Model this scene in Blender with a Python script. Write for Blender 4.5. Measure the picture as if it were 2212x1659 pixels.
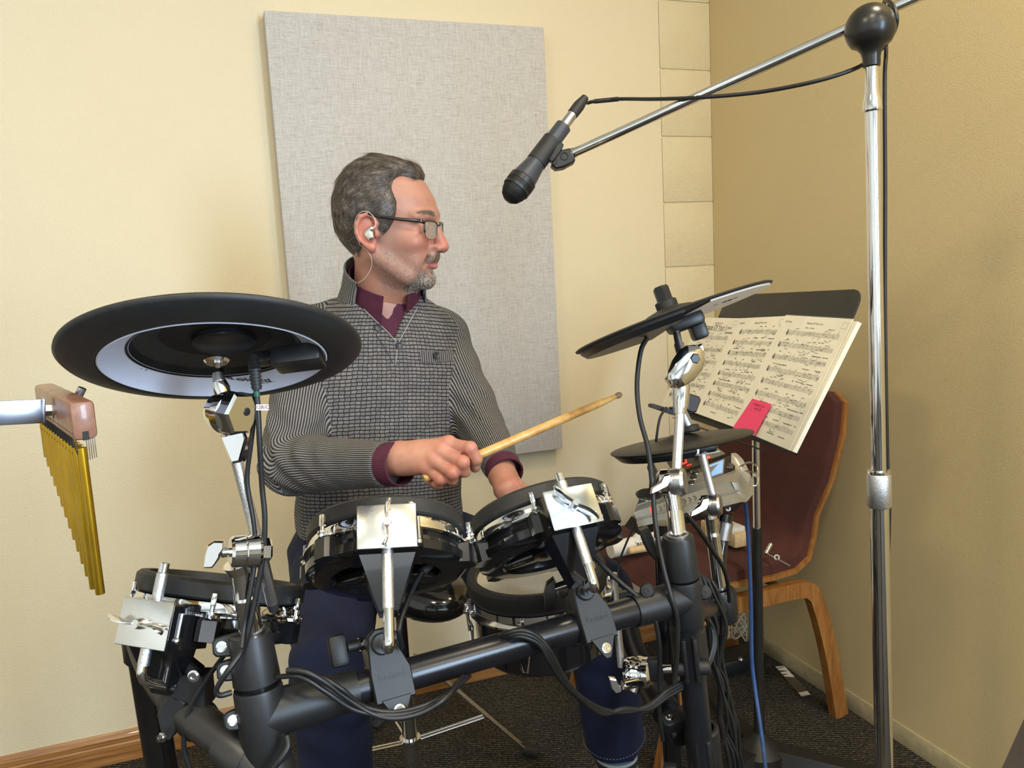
import bpy, bmesh, math, random
import numpy as np
from math import sin, cos, pi, radians, sqrt, atan2
from mathutils import Vector, Matrix

random.seed(7)
for o in list(bpy.data.objects):
    bpy.data.objects.remove(o, do_unlink=True)
SC = bpy.context.scene
COL = SC.collection

# ------------------------------------------------------------------ camera
IW, IH, FPX = 2212, 1659, 1690.0
PITCH, ROLL, CAMH, AZ = radians(7.55), radians(3.05), 1.22, radians(70.6)
_F = Vector((0, cos(PITCH), -sin(PITCH)))
_U0 = Vector((0, sin(PITCH), cos(PITCH)))
_R = Vector((1, 0, 0)) * cos(ROLL) - _U0 * sin(ROLL)
_U = Vector((1, 0, 0)) * sin(ROLL) + _U0 * cos(ROLL)
CAM = Vector((0, 0, CAMH))
cam = bpy.data.cameras.new('camera')
cam.sensor_fit = 'HORIZONTAL'
cam.sensor_width = 36.0
cam.lens = FPX / IW * 36.0
cam.clip_start = 0.02
camo = bpy.data.objects.new('camera', cam)
COL.objects.link(camo)
camo.matrix_world = Matrix(((_R.x, _U.x, -_F.x, CAM.x), (_R.y, _U.y, -_F.y, CAM.y),
                            (_R.z, _U.z, -_F.z, CAM.z), (0, 0, 0, 1)))
SC.camera = camo

def P(x, y, d):
    """measured photo point (pixels of the 2212x1659 frame) at depth d metres -> world point"""
    return CAM + d * (_F + (x - IW / 2) / FPX * _R - (y - IH / 2) / FPX * _U)
def px2m(d):
    return d / FPX

# room axes: back wall runs along WX, room side normal is -WN
WX = Vector((sin(AZ), cos(AZ), 0))
WN = Vector((-WX.y, WX.x, 0))
WALLD = 2.213
CORNER = WN * WALLD + WX * 1.502
Z = Vector((0, 0, 1))
def hit(x, y, point, normal):
    r = P(x, y, 1) - CAM
    return CAM + r * ((point - CAM).dot(normal) / r.dot(normal))
def floor_at(x, y, z=0.0):
    return hit(x, y, Vector((0, 0, z)), Z)

# ------------------------------------------------------------------ world, lights, exposure
w = bpy.data.worlds.new('world'); SC.world = w; w.use_nodes = True
w.node_tree.nodes['Background'].inputs[0].default_value = (0.85, 0.80, 0.72, 1)
w.node_tree.nodes['Background'].inputs[1].default_value = 0.13

def area(name, loc, target, sx, sy, power, col, spread=180):
    l = bpy.data.lights.new(name, 'AREA'); l.shape = 'RECTANGLE'; l.size = sx; l.size_y = sy
    l.energy = power; l.color = col; l.spread = radians(spread)
    o = bpy.data.objects.new(name, l); COL.objects.link(o)
    o.location = loc
    o.rotation_euler = (Vector(target) - Vector(loc)).to_track_quat('-Z', 'Y').to_euler()
    return o
# daylight from the windows in the right-hand wall, behind the photographer
wl = CORNER - WN * 4.1 - WX * 0.05 + Z * 1.62
area('window_daylight', wl, wl - WX * 1.0 + WN * 0.12, 2.0, 1.5, 420, (0.58, 0.77, 1.0))
fl = CORNER - WN * 6.2 - WX * 2.6 + Z * 1.3
area('rear_fill', fl, fl + WN - Z * 0.03, 2.6, 1.5, 40, (0.92, 0.95, 1.0))  # added soft fill from behind the camera, no known window
# warm ceiling downlights of the room
for i, (lx, ly, pw) in enumerate([(0.25, 0.0, 13), (0.85, 0.95, 17), (-1.0, -0.2, 22), (-0.3, -1.9, 16), (1.5, -0.6, 12)]):
    area('ceiling_downlight', (lx, ly, 2.74), (lx, ly + 0.10, 0), 0.26, 0.26, pw * 1.25, (1.0, 0.85, 0.60))
SC.view_settings.view_transform = 'Standard'
SC.view_settings.look = 'None'
SC.view_settings.exposure = -0.36
SC.view_settings.gamma = 1.0
SC.view_settings.use_curve_mapping = False

# ------------------------------------------------------------------ materials
MAT = {}
def lin(c):
    return tuple(((v / 12.92) if v <= 0.04045 else ((v + 0.055) / 1.055) ** 2.4) for v in c)
def rgb(r, g, b):
    return lin((r / 255, g / 255, b / 255)) + (1.0,)
class N:
    """tiny node-graph helper"""
    def __init__(s, name):
        s.m = bpy.data.materials.new(name); s.m.use_nodes = True
        s.t = s.m.node_tree; s.b = s.t.nodes['Principled BSDF']; MAT[name] = s.m
    def n(s, typ, **k):
        nd = s.t.nodes.new(typ)
        for a, v in k.items():
            if a.startswith('_'):
                setattr(nd, a[1:], v)
            else:
                key = int(a[1:]) if a[0] == 'i' and a[1:].isdigit() else a.replace('_', ' ')
                nd.inputs[key].default_value = v
        return nd
    def l(s, a, b): s.t.links.new(a, b)
    def coord(s, kind='Object', scale=(1, 1, 1), rot=(0, 0, 0)):
        tc = s.n('ShaderNodeTexCoord'); mp = s.n('ShaderNodeMapping')
        mp.inputs['Scale'].default_value = scale; mp.inputs['Rotation'].default_value = rot
        s.l(tc.outputs[kind], mp.inputs['Vector']); return mp.outputs['Vector']
    def noise(s, vec, scale, detail=3, rough=0.5):
        nd = s.n('ShaderNodeTexNoise', Scale=scale, Detail=detail, Roughness=rough)
        if vec: s.l(vec, nd.inputs['Vector'])
        return nd.outputs[0]
    def ramp(s, fac, stops):
        r = s.n('ShaderNodeValToRGB'); e = r.color_ramp.elements
        while len(e) < len(stops): e.new(0.5)
        for el, (p, c) in zip(e, stops):
            el.position = p; el.color = c if len(c) == 4 else tuple(c) + (1,)
        s.l(fac, r.inputs['Fac']); return r.outputs['Color']
    def mix(s, fac, a, b, mode='MIX'):
        mx = s.n('ShaderNodeMix'); mx.data_type = 'RGBA'; mx.blend_type = mode
        for sock, v in ((mx.inputs[0], fac), (mx.inputs[6], a), (mx.inputs[7], b)):
            if hasattr(v, 'is_output'): s.l(v, sock)
            else: sock.default_value = v
        return mx.outputs[2]
    def math(s, op, a, b=0.0):
        nd = s.n('ShaderNodeMath'); nd.operation = op
        for i, v in enumerate((a, b)):
            if hasattr(v, 'is_output'): s.l(v, nd.inputs[i])
            else: nd.inputs[i].default_value = v
        return nd.outputs[0]
    def bump(s, h, strength=0.3, dist=0.002):
        b = s.n('ShaderNodeBump', Strength=strength, Distance=dist)
        s.l(h, b.inputs['Height']); s.l(b.outputs[0], s.b.inputs['Normal'])
    def set(s, color=None, rough=None, metal=None, **k):
        if color is not None:
            if hasattr(color, 'is_output'): s.l(color, s.b.inputs['Base Color'])
            else: s.b.inputs['Base Color'].default_value = color
        if rough is not None:
            if hasattr(rough, 'is_output'): s.l(rough, s.b.inputs['Roughness'])
            else: s.b.inputs['Roughness'].default_value = rough
        if metal is not None: s.b.inputs['Metallic'].default_value = metal
        for a, v in k.items(): s.b.inputs[a.replace('_', ' ')].default_value = v
        return s
def simple(name, col, rough=0.5, metal=0.0, var=0.08, nscale=60, bump=0.0, bscale=None, bdist=0.0006, **k):
    """procedural material: base colour with faint noise variation, grain relief"""
    n = N(name); v = n.coord()
    f = n.noise(v, nscale, 4)
    c2 = tuple(max(0, x * (1 - var)) for x in col[:3]) + (1,)
    c3 = tuple(min(1, x * (1 + var)) for x in col[:3]) + (1,)
    n.set(n.ramp(f, [(0.3, c2), (0.7, c3)]), rough, metal, **k)
    if bump: n.bump(n.noise(v, bscale or nscale * 4, 3), bump, bdist)
    return n

# painted walls: cream paint over orange-peel texture
def paint(name, col, var=0.05, bscale=320, bstr=0.55):
    n = N(name); v = n.coord()
    big = n.noise(v, 1.7, 3)
    c2 = tuple(x * (1 - var) for x in col[:3]) + (1,)
    n.set(n.ramp(big, [(0.3, c2), (0.75, col)]), 0.62)
    a = n.noise(v, bscale, 2, 0.45); b = n.noise(v, bscale * 0.6, 2, 0.5)
    n.bump(n.math('ADD', a, n.math('MULTIPLY', b, 0.35)), bstr, 0.0022)
    return n
paint('cream_wall', rgb(228, 213, 180))
paint('tan_wall', rgb(210, 190, 145), bstr=0.30)
paint('white_wall', rgb(222, 218, 208))
n = N('block_paint'); v = n.coord()
blot = n.noise(v, 7, 3)
n.set(n.ramp(blot, [(0.35, rgb(226, 211, 174)), (0.62, rgb(223, 207, 167)), (0.8, rgb(211, 188, 140))]), 0.6)
n.bump(n.math('ADD', n.noise(v, 130, 4, 0.7), n.math('MULTIPLY', n.noise(v, 420, 2), 0.5)), 0.75, 0.004)
simple('mortar_paint', rgb(216, 202, 166), 0.7, bump=0.3, nscale=120)
simple('skirt_strip', rgb(196, 184, 148), 0.8, nscale=40, var=0.15, bump=0.5, bscale=120, bdist=0.002)
simple('ceiling_white', rgb(225, 220, 205), 0.8)

# carpet: dark brown loop pile in rows
n = N('carpet'); v = n.coord(scale=(1, 1, 1), rot=(0, 0, -AZ + pi / 2 - 0.30))
wv = n.n('ShaderNodeTexWave', Scale=38.0, Distortion=2.2, Detail=2.0); wv.bands_direction = 'Y'
wv.inputs['Detail Scale'].default_value = 3.0
n.l(v, wv.inputs['Vector'])
vo = n.n('ShaderNodeTexVoronoi', Scale=210.0); n.l(v, vo.inputs['Vector'])
f1 = n.math('MULTIPLY', wv.outputs['Fac'], 0.62)
f2 = n.math('MULTIPLY', n.noise(v, 160, 3, 0.7), 0.75)
fac = n.math('ADD', f1, n.math('SUBTRACT', f2, n.math('MULTIPLY', vo.outputs['Distance'], 0.42)))
n.set(n.ramp(fac, [(0.30, rgb(12, 10, 8)), (0.52, rgb(38, 32, 25)), (0.72, rgb(78, 68, 54)), (0.92, rgb(140, 126, 102))]), 0.95)
n.bump(fac, 0.9, 0.006)

# oak
def wood(name, c1, c2, c3, rough=0.35, stretch=(3, 60, 60), rot=(0, 0, 0), coat=0.25):
    n = N(name); v = n.coord('Object', stretch, rot)
    f = n.noise(v, 1.0, 5, 0.6)
    g = n.noise(n.coord('Object', tuple(s * 4 for s in stretch), rot), 1.0, 3, 0.6)
    n.set(n.ramp(n.math('ADD', n.math('MULTIPLY', f, 0.7), n.math('MULTIPLY', g, 0.3)),
                 [(0.30, c1), (0.50, c2), (0.70, c3)]), rough, Coat_Weight=coat)
    n.bump(g, 0.15, 0.0006)
wood('oak_base', rgb(112, 72, 36), rgb(160, 110, 60), rgb(188, 140, 84), stretch=(2.5, 2.5, 90))
wood('oak_chair', rgb(118, 72, 34), rgb(158, 104, 50), rgb(180, 128, 72), stretch=(60, 60, 7))
wood('hickory', rgb(176, 122, 58), rgb(214, 164, 92), rgb(232, 190, 122), stretch=(18, 18, 18), rough=0.45)
wood('cherry_bar', rgb(104, 70, 54), rgb(136, 94, 74), rgb(154, 112, 90), stretch=(30, 30, 30), rough=0.4)
wood('pale_wood', rgb(196, 160, 110), rgb(220, 188, 140), rgb(232, 204, 160), stretch=(20, 20, 20), rough=0.5)

# metals and plastics
n = simple('chrome', (0.83, 0.83, 0.84, 1), 0.07, 1.0, var=0.03, nscale=25)
n = N('knurled_steel'); v = n.coord()
k1 = n.noise(v, 700, 2, 0.6)
n.set(n.ramp(k1, [(0.3, (0.55, 0.55, 0.57)), (0.7, (0.92, 0.92, 0.94))]), 0.40, 1.0); n.bump(k1, 0.55, 0.0008)
simple('dull_steel', (0.55, 0.55, 0.57, 1), 0.32, 1.0, var=0.15, nscale=90)
n = simple('plated_plate', (0.86, 0.85, 0.82, 1), 0.20, 1.0, var=0.05, nscale=60, bump=0.12, bscale=260)
simple('blue_reflection_plate', (0.70, 0.79, 0.90, 1), 0.16, 1.0, var=0.03, nscale=60)  # bluish window reflection put into the steel's base colour
simple('zinc_bar', (0.42, 0.45, 0.54, 1), 0.28, 1.0, var=0.1, nscale=14)
simple('brass_chime', rgb(196, 156, 44), 0.26, 1.0, var=0.12, nscale=30)
simple('black_gloss', (0.008, 0.008, 0.009, 1), 0.14, 0, var=0.2, Coat_Weight=0.5)
simple('black_plastic', (0.011, 0.011, 0.012, 1), 0.38, 0, var=0.15, nscale=90, bump=0.12, bscale=900, bdist=0.0004)
simple('grey_plastic', (0.012, 0.012, 0.013, 1), 0.45, 0, var=0.15, nscale=90, bump=0.18, bscale=900, bdist=0.0004)
simple('charcoal_tube', (0.013, 0.013, 0.016, 1), 0.26, 0.1, var=0.15, nscale=40, bump=0.05, bscale=800, bdist=0.0003)
simple('side_tube', (0.032, 0.030, 0.027, 1), 0.40, 0.1, var=0.2, nscale=20)
simple('rubber', (0.017, 0.017, 0.017, 1), 0.55, 0, var=0.2, nscale=120, bump=0.1, bscale=700, bdist=0.0004)
simple('cable_black', (0.012, 0.012, 0.013, 1), 0.42, 0, var=0.2)
simple('cable_blue', rgb(52, 84, 138), 0.5, 0, var=0.15)
simple('cable_clear', (0.62, 0.60, 0.52, 1), 0.3, 0, var=0.1)
simple('pad_underside', (0.60, 0.61, 0.70, 1), 0.30, 0, var=0.04, nscale=6)
simple('pad_underside_b', rgb(232, 228, 220), 0.38, 0, var=0.04, nscale=6)
simple('module_silver', rgb(168, 164, 152), 0.34, 0.55, var=0.06, nscale=200, bump=0.05, bscale=900)
simple('module_panel', rgb(104, 98, 84), 0.42, 0.4, var=0.05, nscale=200)
simple('module_dark', (0.016, 0.016, 0.017, 1), 0.35, 0, var=0.2)
simple('ink', (0.015, 0.014, 0.013, 1), 0.7, 0)
simple('ink_grey', (0.16, 0.15, 0.14, 1), 0.7, 0)
simple('ink_pink', rgb(150, 40, 80), 0.7, 0)
simple('paper', rgb(248, 240, 218), 0.65, 0, var=0.03, nscale=30)
simple('sticky_pink', rgb(248, 74, 120), 0.7, 0, var=0.04, nscale=30)
simple('white_plastic', rgb(225, 222, 214), 0.4, 0, var=0.05)
simple('head_mesh', rgb(214, 206, 186), 0.6, 0, var=0.06, nscale=220, bump=0.1, bscale=900)
simple('stand_black', (0.020, 0.019, 0.017, 1), 0.45, 0.2, var=0.2, nscale=30, bump=0.08, bscale=600)
simple('mic_grey', rgb(68, 72, 80), 0.36, 0.35, var=0.06)
simple('mic_grille', (0.006, 0.006, 0.006, 1), 0.5, 0.3, var=0.3, nscale=900)
n = N('chair_fabric'); v = n.coord()
wf = n.noise(v, 480, 2, 0.7); bf = n.noise(v, 9, 3)
n.set(n.mix(0.55, n.ramp(wf, [(0.3, rgb(50, 23, 18)), (0.7, rgb(104, 58, 47))]), n.ramp(bf, [(0.3, rgb(68, 34, 27)), (0.7, rgb(88, 46, 38))])), 0.95)
n.bump(wf, 0.5, 0.001)
# acoustic panel cloth: woven flecked linen
n = N('linen'); 
a = n.noise(n.coord('Object', (520, 520, 34)), 1.0, 3, 0.65)
b = n.noise(n.coord('Object', (34, 34, 520)), 1.0, 3, 0.65)
c = n.noise(n.coord(), 420, 3, 0.7)
s1 = n.math('ADD', n.math('MULTIPLY', a, 0.40), n.math('ADD', n.math('MULTIPLY', b, 0.40), n.math('MULTIPLY', c, 0.30)))
n.set(n.ramp(s1, [(0.36, rgb(146, 140, 134)), (0.50, rgb(184, 179, 174)), (0.68, rgb(208, 204, 200))]), 0.95)
n.bump(s1, 0.4, 0.0012)
def emit(name, col, s):
    n = N(name); n.set(col, 0.4); n.b.inputs['Emission Color'].default_value = col; n.b.inputs['Emission Strength'].default_value = s
    f = n.noise(n.coord(), 40, 2)
    n.l(n.ramp(f, [(0.2, tuple(x * 0.85 for x in col[:3])), (0.8, col)]), n.b.inputs['Emission Color'])
emit('led_red', (1.0, 0.05, 0.03, 1), 1.6)
emit('lcd_blue', rgb(140, 180, 235), 0.9)
def glass(name, col, alpha, rough=0.05):
    n = N(name); n.set(col, rough); n.b.inputs['Alpha'].default_value = alpha
    n.b.inputs['Specular IOR Level'].default_value = 0.6
    n.l(n.ramp(n.noise(n.coord(), 20, 2), [(0.3, col), (0.8, tuple(min(1, x * 1.05) for x in col[:3]))]), n.b.inputs['Base Color'])
glass('clear_sleeve', (0.9, 0.9, 0.88, 1), 0.05, 0.12)
glass('lens', (0.50, 0.46, 0.38, 1), 0.30, 0.02)
glass('clear_plastic', (0.85, 0.85, 0.80, 1), 0.45, 0.15)

# ------------------------------------------------------------------ mesh builder
def frame(o, z, x=None):
    z = Vector(z).normalized()
    x = Vector(x) if x is not None else (Vector((1, 0, 0)) if abs(z.x) < 0.8 else Vector((0, 1, 0)))
    x = (x - z * x.dot(z)).normalized(); y = z.cross(x)
    return Matrix(((x.x, y.x, z.x, o[0]), (x.y, y.y, z.y, o[1]), (x.z, y.z, z.z, o[2]), (0, 0, 0, 1)))
def T(x, y, z): return Matrix.Translation((x, y, z))
def RX(a): return Matrix.Rotation(a, 4, 'X')
def RY(a): return Matrix.Rotation(a, 4, 'Y')
def RZ(a): return Matrix.Rotation(a, 4, 'Z')
ID = Matrix.Identity(4)
def smooth_path(pts, n=6):
    pts = [Vector(p) for p in pts]
    if len(pts) < 3: return pts
    out = []
    for i in range(len(pts) - 1):
        p0 = pts[i - 1] if i else pts[0] * 2 - pts[1]
        p1, p2 = pts[i], pts[i + 1]
        p3 = pts[i + 2] if i + 2 < len(pts) else pts[-1] * 2 - pts[-2]
        for k in range(n):
            t = k / n
            out.append(0.5 * ((2 * p1) + (p2 - p0) * t + (2 * p0 - 5 * p1 + 4 * p2 - p3) * t * t + (3 * p1 - p0 - 3 * p2 + p3) * t ** 3))
    out.append(pts[-1]); return out
class MB:
    def __init__(s): s.v = []; s.f = []
    def add(s, vs, fs):
        b = len(s.v); s.v += [Vector(p) for p in vs]; s.f += [tuple(i + b for i in q) for q in fs]; return s
    def box(s, M, sx, sy, sz, bev=0.0):
        hx, hy, hz = sx / 2, sy / 2, sz / 2
        b = min(bev, hx * .95, hy * .95, hz * .95)
        if b <= 0:
            vs = [(a * hx, c * hy, e * hz) for a in (-1, 1) for c in (-1, 1) for e in (-1, 1)]
            fs = [(0, 1, 3, 2), (4, 6, 7, 5), (0, 4, 5, 1), (2, 3, 7, 6), (0, 2, 6, 4), (1, 5, 7, 3)]
            return s.add([M @ Vector(p) for p in vs], fs)
        bm = bmesh.new(); bmesh.ops.create_cube(bm, size=1)
        for v in bm.verts: v.co = Vector((v.co.x * sx, v.co.y * sy, v.co.z * sz))
        bmesh.ops.bevel(bm, geom=bm.edges[:], offset=b, segments=2, affect='EDGES', profile=0.5)
        bm.verts.ensure_lookup_table()
        for i, v in enumerate(bm.verts): v.index = i
        s.add([M @ v.co for v in bm.verts], [[v.index for v in f.verts] for f in bm.faces]); bm.free(); return s
    def tube(s, pts, r, seg=10, caps=True, flat=1.0, up=None):
        pts = [Vector(p) for p in pts]; n = len(pts)
        rs = list(r) if hasattr(r, '__len__') else [r] * n
        if len(rs) != n:
            rs = [rs[0] + (rs[-1] - rs[0]) * i / (n - 1) for i in range(n)]
        tang = [(pts[min(i + 1, n - 1)] - pts[max(i - 1, 0)]).normalized() for i in range(n)]
        u = Vector(up) if up is not None else (Vector((0, 0, 1)) if abs(tang[0].z) < 0.9 else Vector((1, 0, 0)))
        vs = []; fs = []
        for i in range(n):
            t = tang[i]; u = (u - t * u.dot(t)).normalized(); w = t.cross(u)
            for k in range(seg):
                a = 2 * pi * k / seg
                vs.append(pts[i] + (u * cos(a) * flat + w * sin(a)) * rs[i])
        for i in range(n - 1):
            for k in range(seg):
                k2 = (k + 1) % seg
                fs.append((i * seg + k, i * seg + k2, (i + 1) * seg + k2, (i + 1) * seg + k))
        if caps:
            fs.append(tuple(range(seg - 1, -1, -1))); fs.append(tuple((n - 1) * seg + k for k in range(seg)))
        return s.add(vs, fs)
    def cyl(s, a, b, r, r2=None, seg=20, bev=0.0):
        a, b = Vector(a), Vector(b)
        r2 = r if r2 is None else r2
        if bev:
            d = (b - a).normalized() * bev
            return s.tube([a, a + d, b - d, b], [r - bev, r, r2, r2 - bev], seg)
        return s.tube([a, b], [r, r2], seg)
    def lathe(s, M, prof, seg=32, a0=0.0, a1=2 * pi, close=False):
        full = abs(a1 - a0 - 2 * pi) < 1e-6
        m = seg if full else seg + 1
        vs = []; fs = []; n = len(prof)
        for k in range(m):
            a = a0 + (a1 - a0) * k / seg
            for (r, h) in prof: vs.append(M @ Vector((r * cos(a), r * sin(a), h)))
        for k in range(seg):
            k2 = (k + 1) % m
            for i in range(n if close else n - 1):
                j = (i + 1) % n
                fs.append((k * n + i, k2 * n + i, k2 * n + j, k * n + j))
        return s.add(vs, fs)
    def prism(s, M, poly, h, bev=0.0, top=None):
        """extrude polygon (list of xy) along +z by h; chamfer top edge by bev"""
        n = len(poly); vs = [M @ Vector((x, y, 0)) for x, y in poly]
        c = Vector((sum(p[0] for p in poly) / n, sum(p[1] for p in poly) / n, 0))
        tp = top or poly
        if bev:
            vs += [M @ Vector((x, y, h - bev)) for x, y in tp]
            q = []
            for x, y in tp:
                v = Vector((x, y, 0)) - c; L = v.length
                v = c + v * max(0.05, (L - bev) / L); q.append(M @ Vector((v.x, v.y, h)))
            vs += q; lv = 3
        else:
            vs += [M @ Vector((x, y, h)) for x, y in tp]; lv = 2
        fs = [tuple(range(n - 1, -1, -1)), tuple((lv - 1) * n + k for k in range(n))]
        for L in range(lv - 1):
            for k in range(n):
                k2 = (k + 1) % n
                fs.append((L * n + k, L * n + k2, (L + 1) * n + k2, (L + 1) * n + k))
        return s.add(vs, fs)
    def ell(s, M, rx, ry, rz, seg=20, rings=12):
        vs = []; fs = []
        for i in range(rings + 1):
            t = pi * i / rings
            for k in range(seg):
                a = 2 * pi * k / seg
                vs.append(M @ Vector((rx * sin(t) * cos(a), ry * sin(t) * sin(a), -rz * cos(t))))
        for i in range(rings):
            for k in range(seg):
                k2 = (k + 1) % seg
                fs.append((i * seg + k, i * seg + k2, (i + 1) * seg + k2, (i + 1) * seg + k))
        return s.add(vs, fs)
    def torus(s, M, R, r, seg=28, rs=8, a0=0, a1=2 * pi, sz=1.0):
        prof = [(R + r * cos(2 * pi * k / rs), r * sz * sin(2 * pi * k / rs)) for k in range(rs)]
        return s.lathe(M, prof, seg, a0, a1, close=True)
    def loft(s, rings, cap=True, closed=True):
        n = len(rings[0]); vs = [p for r in rings for p in r]; fs = []
        for i in range(len(rings) - 1):
            for k in range(n if closed else n - 1):
                k2 = (k + 1) % n
                fs.append((i * n + k, i * n + k2, (i + 1) * n + k2, (i + 1) * n + k))
        if cap: fs += [tuple(range(n - 1, -1, -1)), tuple((len(rings) - 1) * n + k for k in range(n))]
        return s.add(vs, fs)
    def quad(s, a, b, c, d): return s.add([a, b, c, d], [(0, 1, 2, 3)])
    def build(s, name, mat, parent=None, sharp=38, label=None, kind=None, cat=None, group=None):
        me = bpy.data.meshes.new(name)
        off = parent_loc(parent)
        me.from_pydata([tuple(p - off) for p in s.v], [], s.f)
        me.validate(); me.update()
        bm = bmesh.new(); bm.from_mesh(me); bmesh.ops.remove_doubles(bm, verts=bm.verts, dist=1e-6)
        bmesh.ops.recalc_face_normals(bm, faces=bm.faces); bm.to_mesh(me); bm.free()
        finish(me, sharp)
        me.materials.append(MAT[mat] if isinstance(mat, str) else mat)
        o = bpy.data.objects.new(name, me); COL.objects.link(o)
        if parent is not None: o.parent = parent
        return tag(o, label, cat, group, kind)
def finish(me, sharp=38):
    if sharp is None: return
    me.polygons.foreach_set('use_smooth', [True] * len(me.polygons))
    if sharp < 179: me.set_sharp_from_angle(angle=radians(sharp))
def parent_loc(p):
    v = Vector((0, 0, 0))
    while p is not None:
        v += p.location; p = p.parent
    return v
def tag(o, label=None, cat=None, group=None, kind=None):
    if label: o['label'] = label
    if cat: o['category'] = cat
    if group: o['group'] = group
    if kind: o['kind'] = kind
    return o
def thing(name, label, cat, loc, group=None):
    o = bpy.data.objects.new(name, None); o.empty_display_size = 0.05; COL.objects.link(o)
    o.location = Vector(loc); return tag(o, label, cat, group)
def text_mesh(name, body, M, size, mat, parent, shear=0.0, extrude=0.0002, align='CENTER', spacing=1.0, sx=1.0, label=None):
    """lettering as a flat mesh: M maps text plane xy to the world"""
    cu = bpy.data.curves.new('lettering', 'FONT'); cu.body = body; cu.size = size; cu.shear = shear
    cu.extrude = extrude; cu.align_x = align; cu.align_y = 'CENTER'; cu.space_character = spacing; cu.resolution_u = 3
    t = bpy.data.objects.new('lettering', cu); COL.objects.link(t)
    dg = bpy.context.evaluated_depsgraph_get()
    me = bpy.data.meshes.new_from_object(t.evaluated_get(dg))
    bpy.data.objects.remove(t, do_unlink=True)
    mb = MB(); mb.add([M @ Vector((v.co.x * sx, v.co.y, v.co.z)) for v in me.vertices], [tuple(p.vertices) for p in me.polygons])
    bpy.data.meshes.remove(me)
    return mb.build(name, mat, parent, sharp=None, label=label)
def cable(name, pts, r, mat='cable_black', label=None, cat='cable', parent=None, n=7, seg=8, group=None):
    mb = MB().tube(smooth_path(pts, n), r, seg)
    return mb.build(name, mat, parent, sharp=None, label=label, cat=cat if parent is None else None, group=group) if False else _cab(mb, name, mat, parent, label, cat, group)
def _cab(mb, name, mat, parent, label, cat, group):
    return mb.build(name, mat, parent, sharp=80, label=label, cat=(cat if parent is None else None), group=group)

# ------------------------------------------------------------------ room shell
def wallpt(s, n, z): return WX * s + WN * (WALLD - n) + Z * z
s0, s1 = -3.2, 1.502
PIL = 1.318                                  # where the plaster stops and bare block begins
CEIL = 2.78
mb = MB()                                     # back wall plaster slab (thickness behind the face)
mb.box(frame(wallpt((s0 + PIL) / 2, -0.05, CEIL / 2), Z, WX), PIL - s0, 0.10, CEIL)
wall = mb.build('wall_back', 'cream_wall', None, sharp=None, kind='structure')
# block strip beside the corner: recessed joint bed + individual blocks
jz = [1.22 + 0.6224, 1.22 + 0.4210, 1.22 + 0.2165, 1.22 + 0.0128]
mb = MB(); mb.box(frame(wallpt((PIL + s1) / 2 + 0.03, -0.0535, CEIL / 2), Z, WX), s1 - PIL + 0.06, 0.10, CEIL)
bed = mb.build('mortar_bed', 'mortar_paint', wall, sharp=None)
mod = 0.2032; z = jz[0] - mod * 9
bw = s1 - PIL - 0.002
blockmesh = None
while z < CEIL - 0.05:
    zt = min(z + mod, CEIL)
    h = zt - z - 0.0055
    if h > 0.02:
        c = wallpt(PIL + 0.002 + bw / 2, -0.0165, (z + zt) / 2)
        if blockmesh is None or abs(h - (mod - 0.0055)) > 1e-4:
            mb = MB(); mb.box(frame(Vector((0, 0, 0)), Z, WX), bw, 0.034, h, 0.0022)
            o = mb.build('block', 'block_paint', wall); o.location = c
            blockmesh = blockmesh or o.data
        else:
            o = bpy.data.objects.new('block', blockmesh); COL.objects.link(o); o.parent = wall; o.location = c
    z += mod
# right wall
RL = 7.0
mb = MB(); mb.box(frame(CORNER - WN * (RL / 2) + WX * 0.05 + Z * CEIL / 2, Z, WN), RL, 0.10, CEIL)
wr = mb.build('wall_right', 'tan_wall', None, sharp=None, kind='structure')
mb = MB(); mb.box(frame(CORNER - WN * (RL / 2) - WX * 0.0015 + Z * 0.026, Z, WN), RL - 0.01, 0.003, 0.052, 0.001)
mb.build('trim_1', 'skirt_strip', None, kind='structure')
# left wall and the wall behind the photographer (seen in reflections)
mb = MB(); mb.box(frame(wallpt(s0 - 0.05, 3.3, CEIL / 2), Z, WN), 7.0, 0.10, CEIL)
mb.build('wall_left', 'white_wall', None, sharp=None, kind='structure')
mb = MB(); mb.box(frame(wallpt(-0.85, 6.85, CEIL / 2), Z, WX), 4.9, 0.10, CEIL)
mb.build('wall_front', 'white_wall', None, sharp=None, kind='structure')
# floor and ceiling
def slab(name, mat, z0, z1):
    c = wallpt(-0.2, 3.0, 0); mb = MB()
    mb.box(frame(c + Z * (z0 + z1) / 2, Z, WX), 6.6, 7.0, z1 - z0)
    return mb.build(name, mat, None, sharp=None, kind='structure')
slab('floor', 'carpet', -0.06, 0.0)
slab('ceiling', 'ceiling_white', CEIL, CEIL + 0.06)
# oak baseboard with moulded top, along the plaster
prof = [(0.0, 0.0), (0.013, 0.0), (0.013, 0.050), (0.0105, 0.054), (0.012, 0.060), (0.012, 0.068), (0.006, 0.079), (0.003, 0.083), (0.0, 0.083)]
mb = MB()
mb.loft([[wallpt(s, n_ + 0.0002, zz) for n_, zz in prof] for s in (s0, -1.2, 0.0, PIL - 0.02)])
mb.build('baseboard_back', 'oak_base', None, sharp=25, kind='structure')

# acoustic panel on the back wall
PT = 0.048
pw0, pw1, pz0, pz1 = 0.150, 0.916, CAMH - 0.518, CAMH + 0.710
c = wallpt((pw0 + pw1) / 2, PT / 2 + 0.002, (pz0 + pz1) / 2)
mb = MB(); mb.box(frame(c, Z, WX), pw1 - pw0, PT, pz1 - pz0, 0.004)
mb.build('acoustic_panel', 'linen', None, label='grey linen acoustic panel hung on the cream wall behind the drummer', cat='wall panel')

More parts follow.
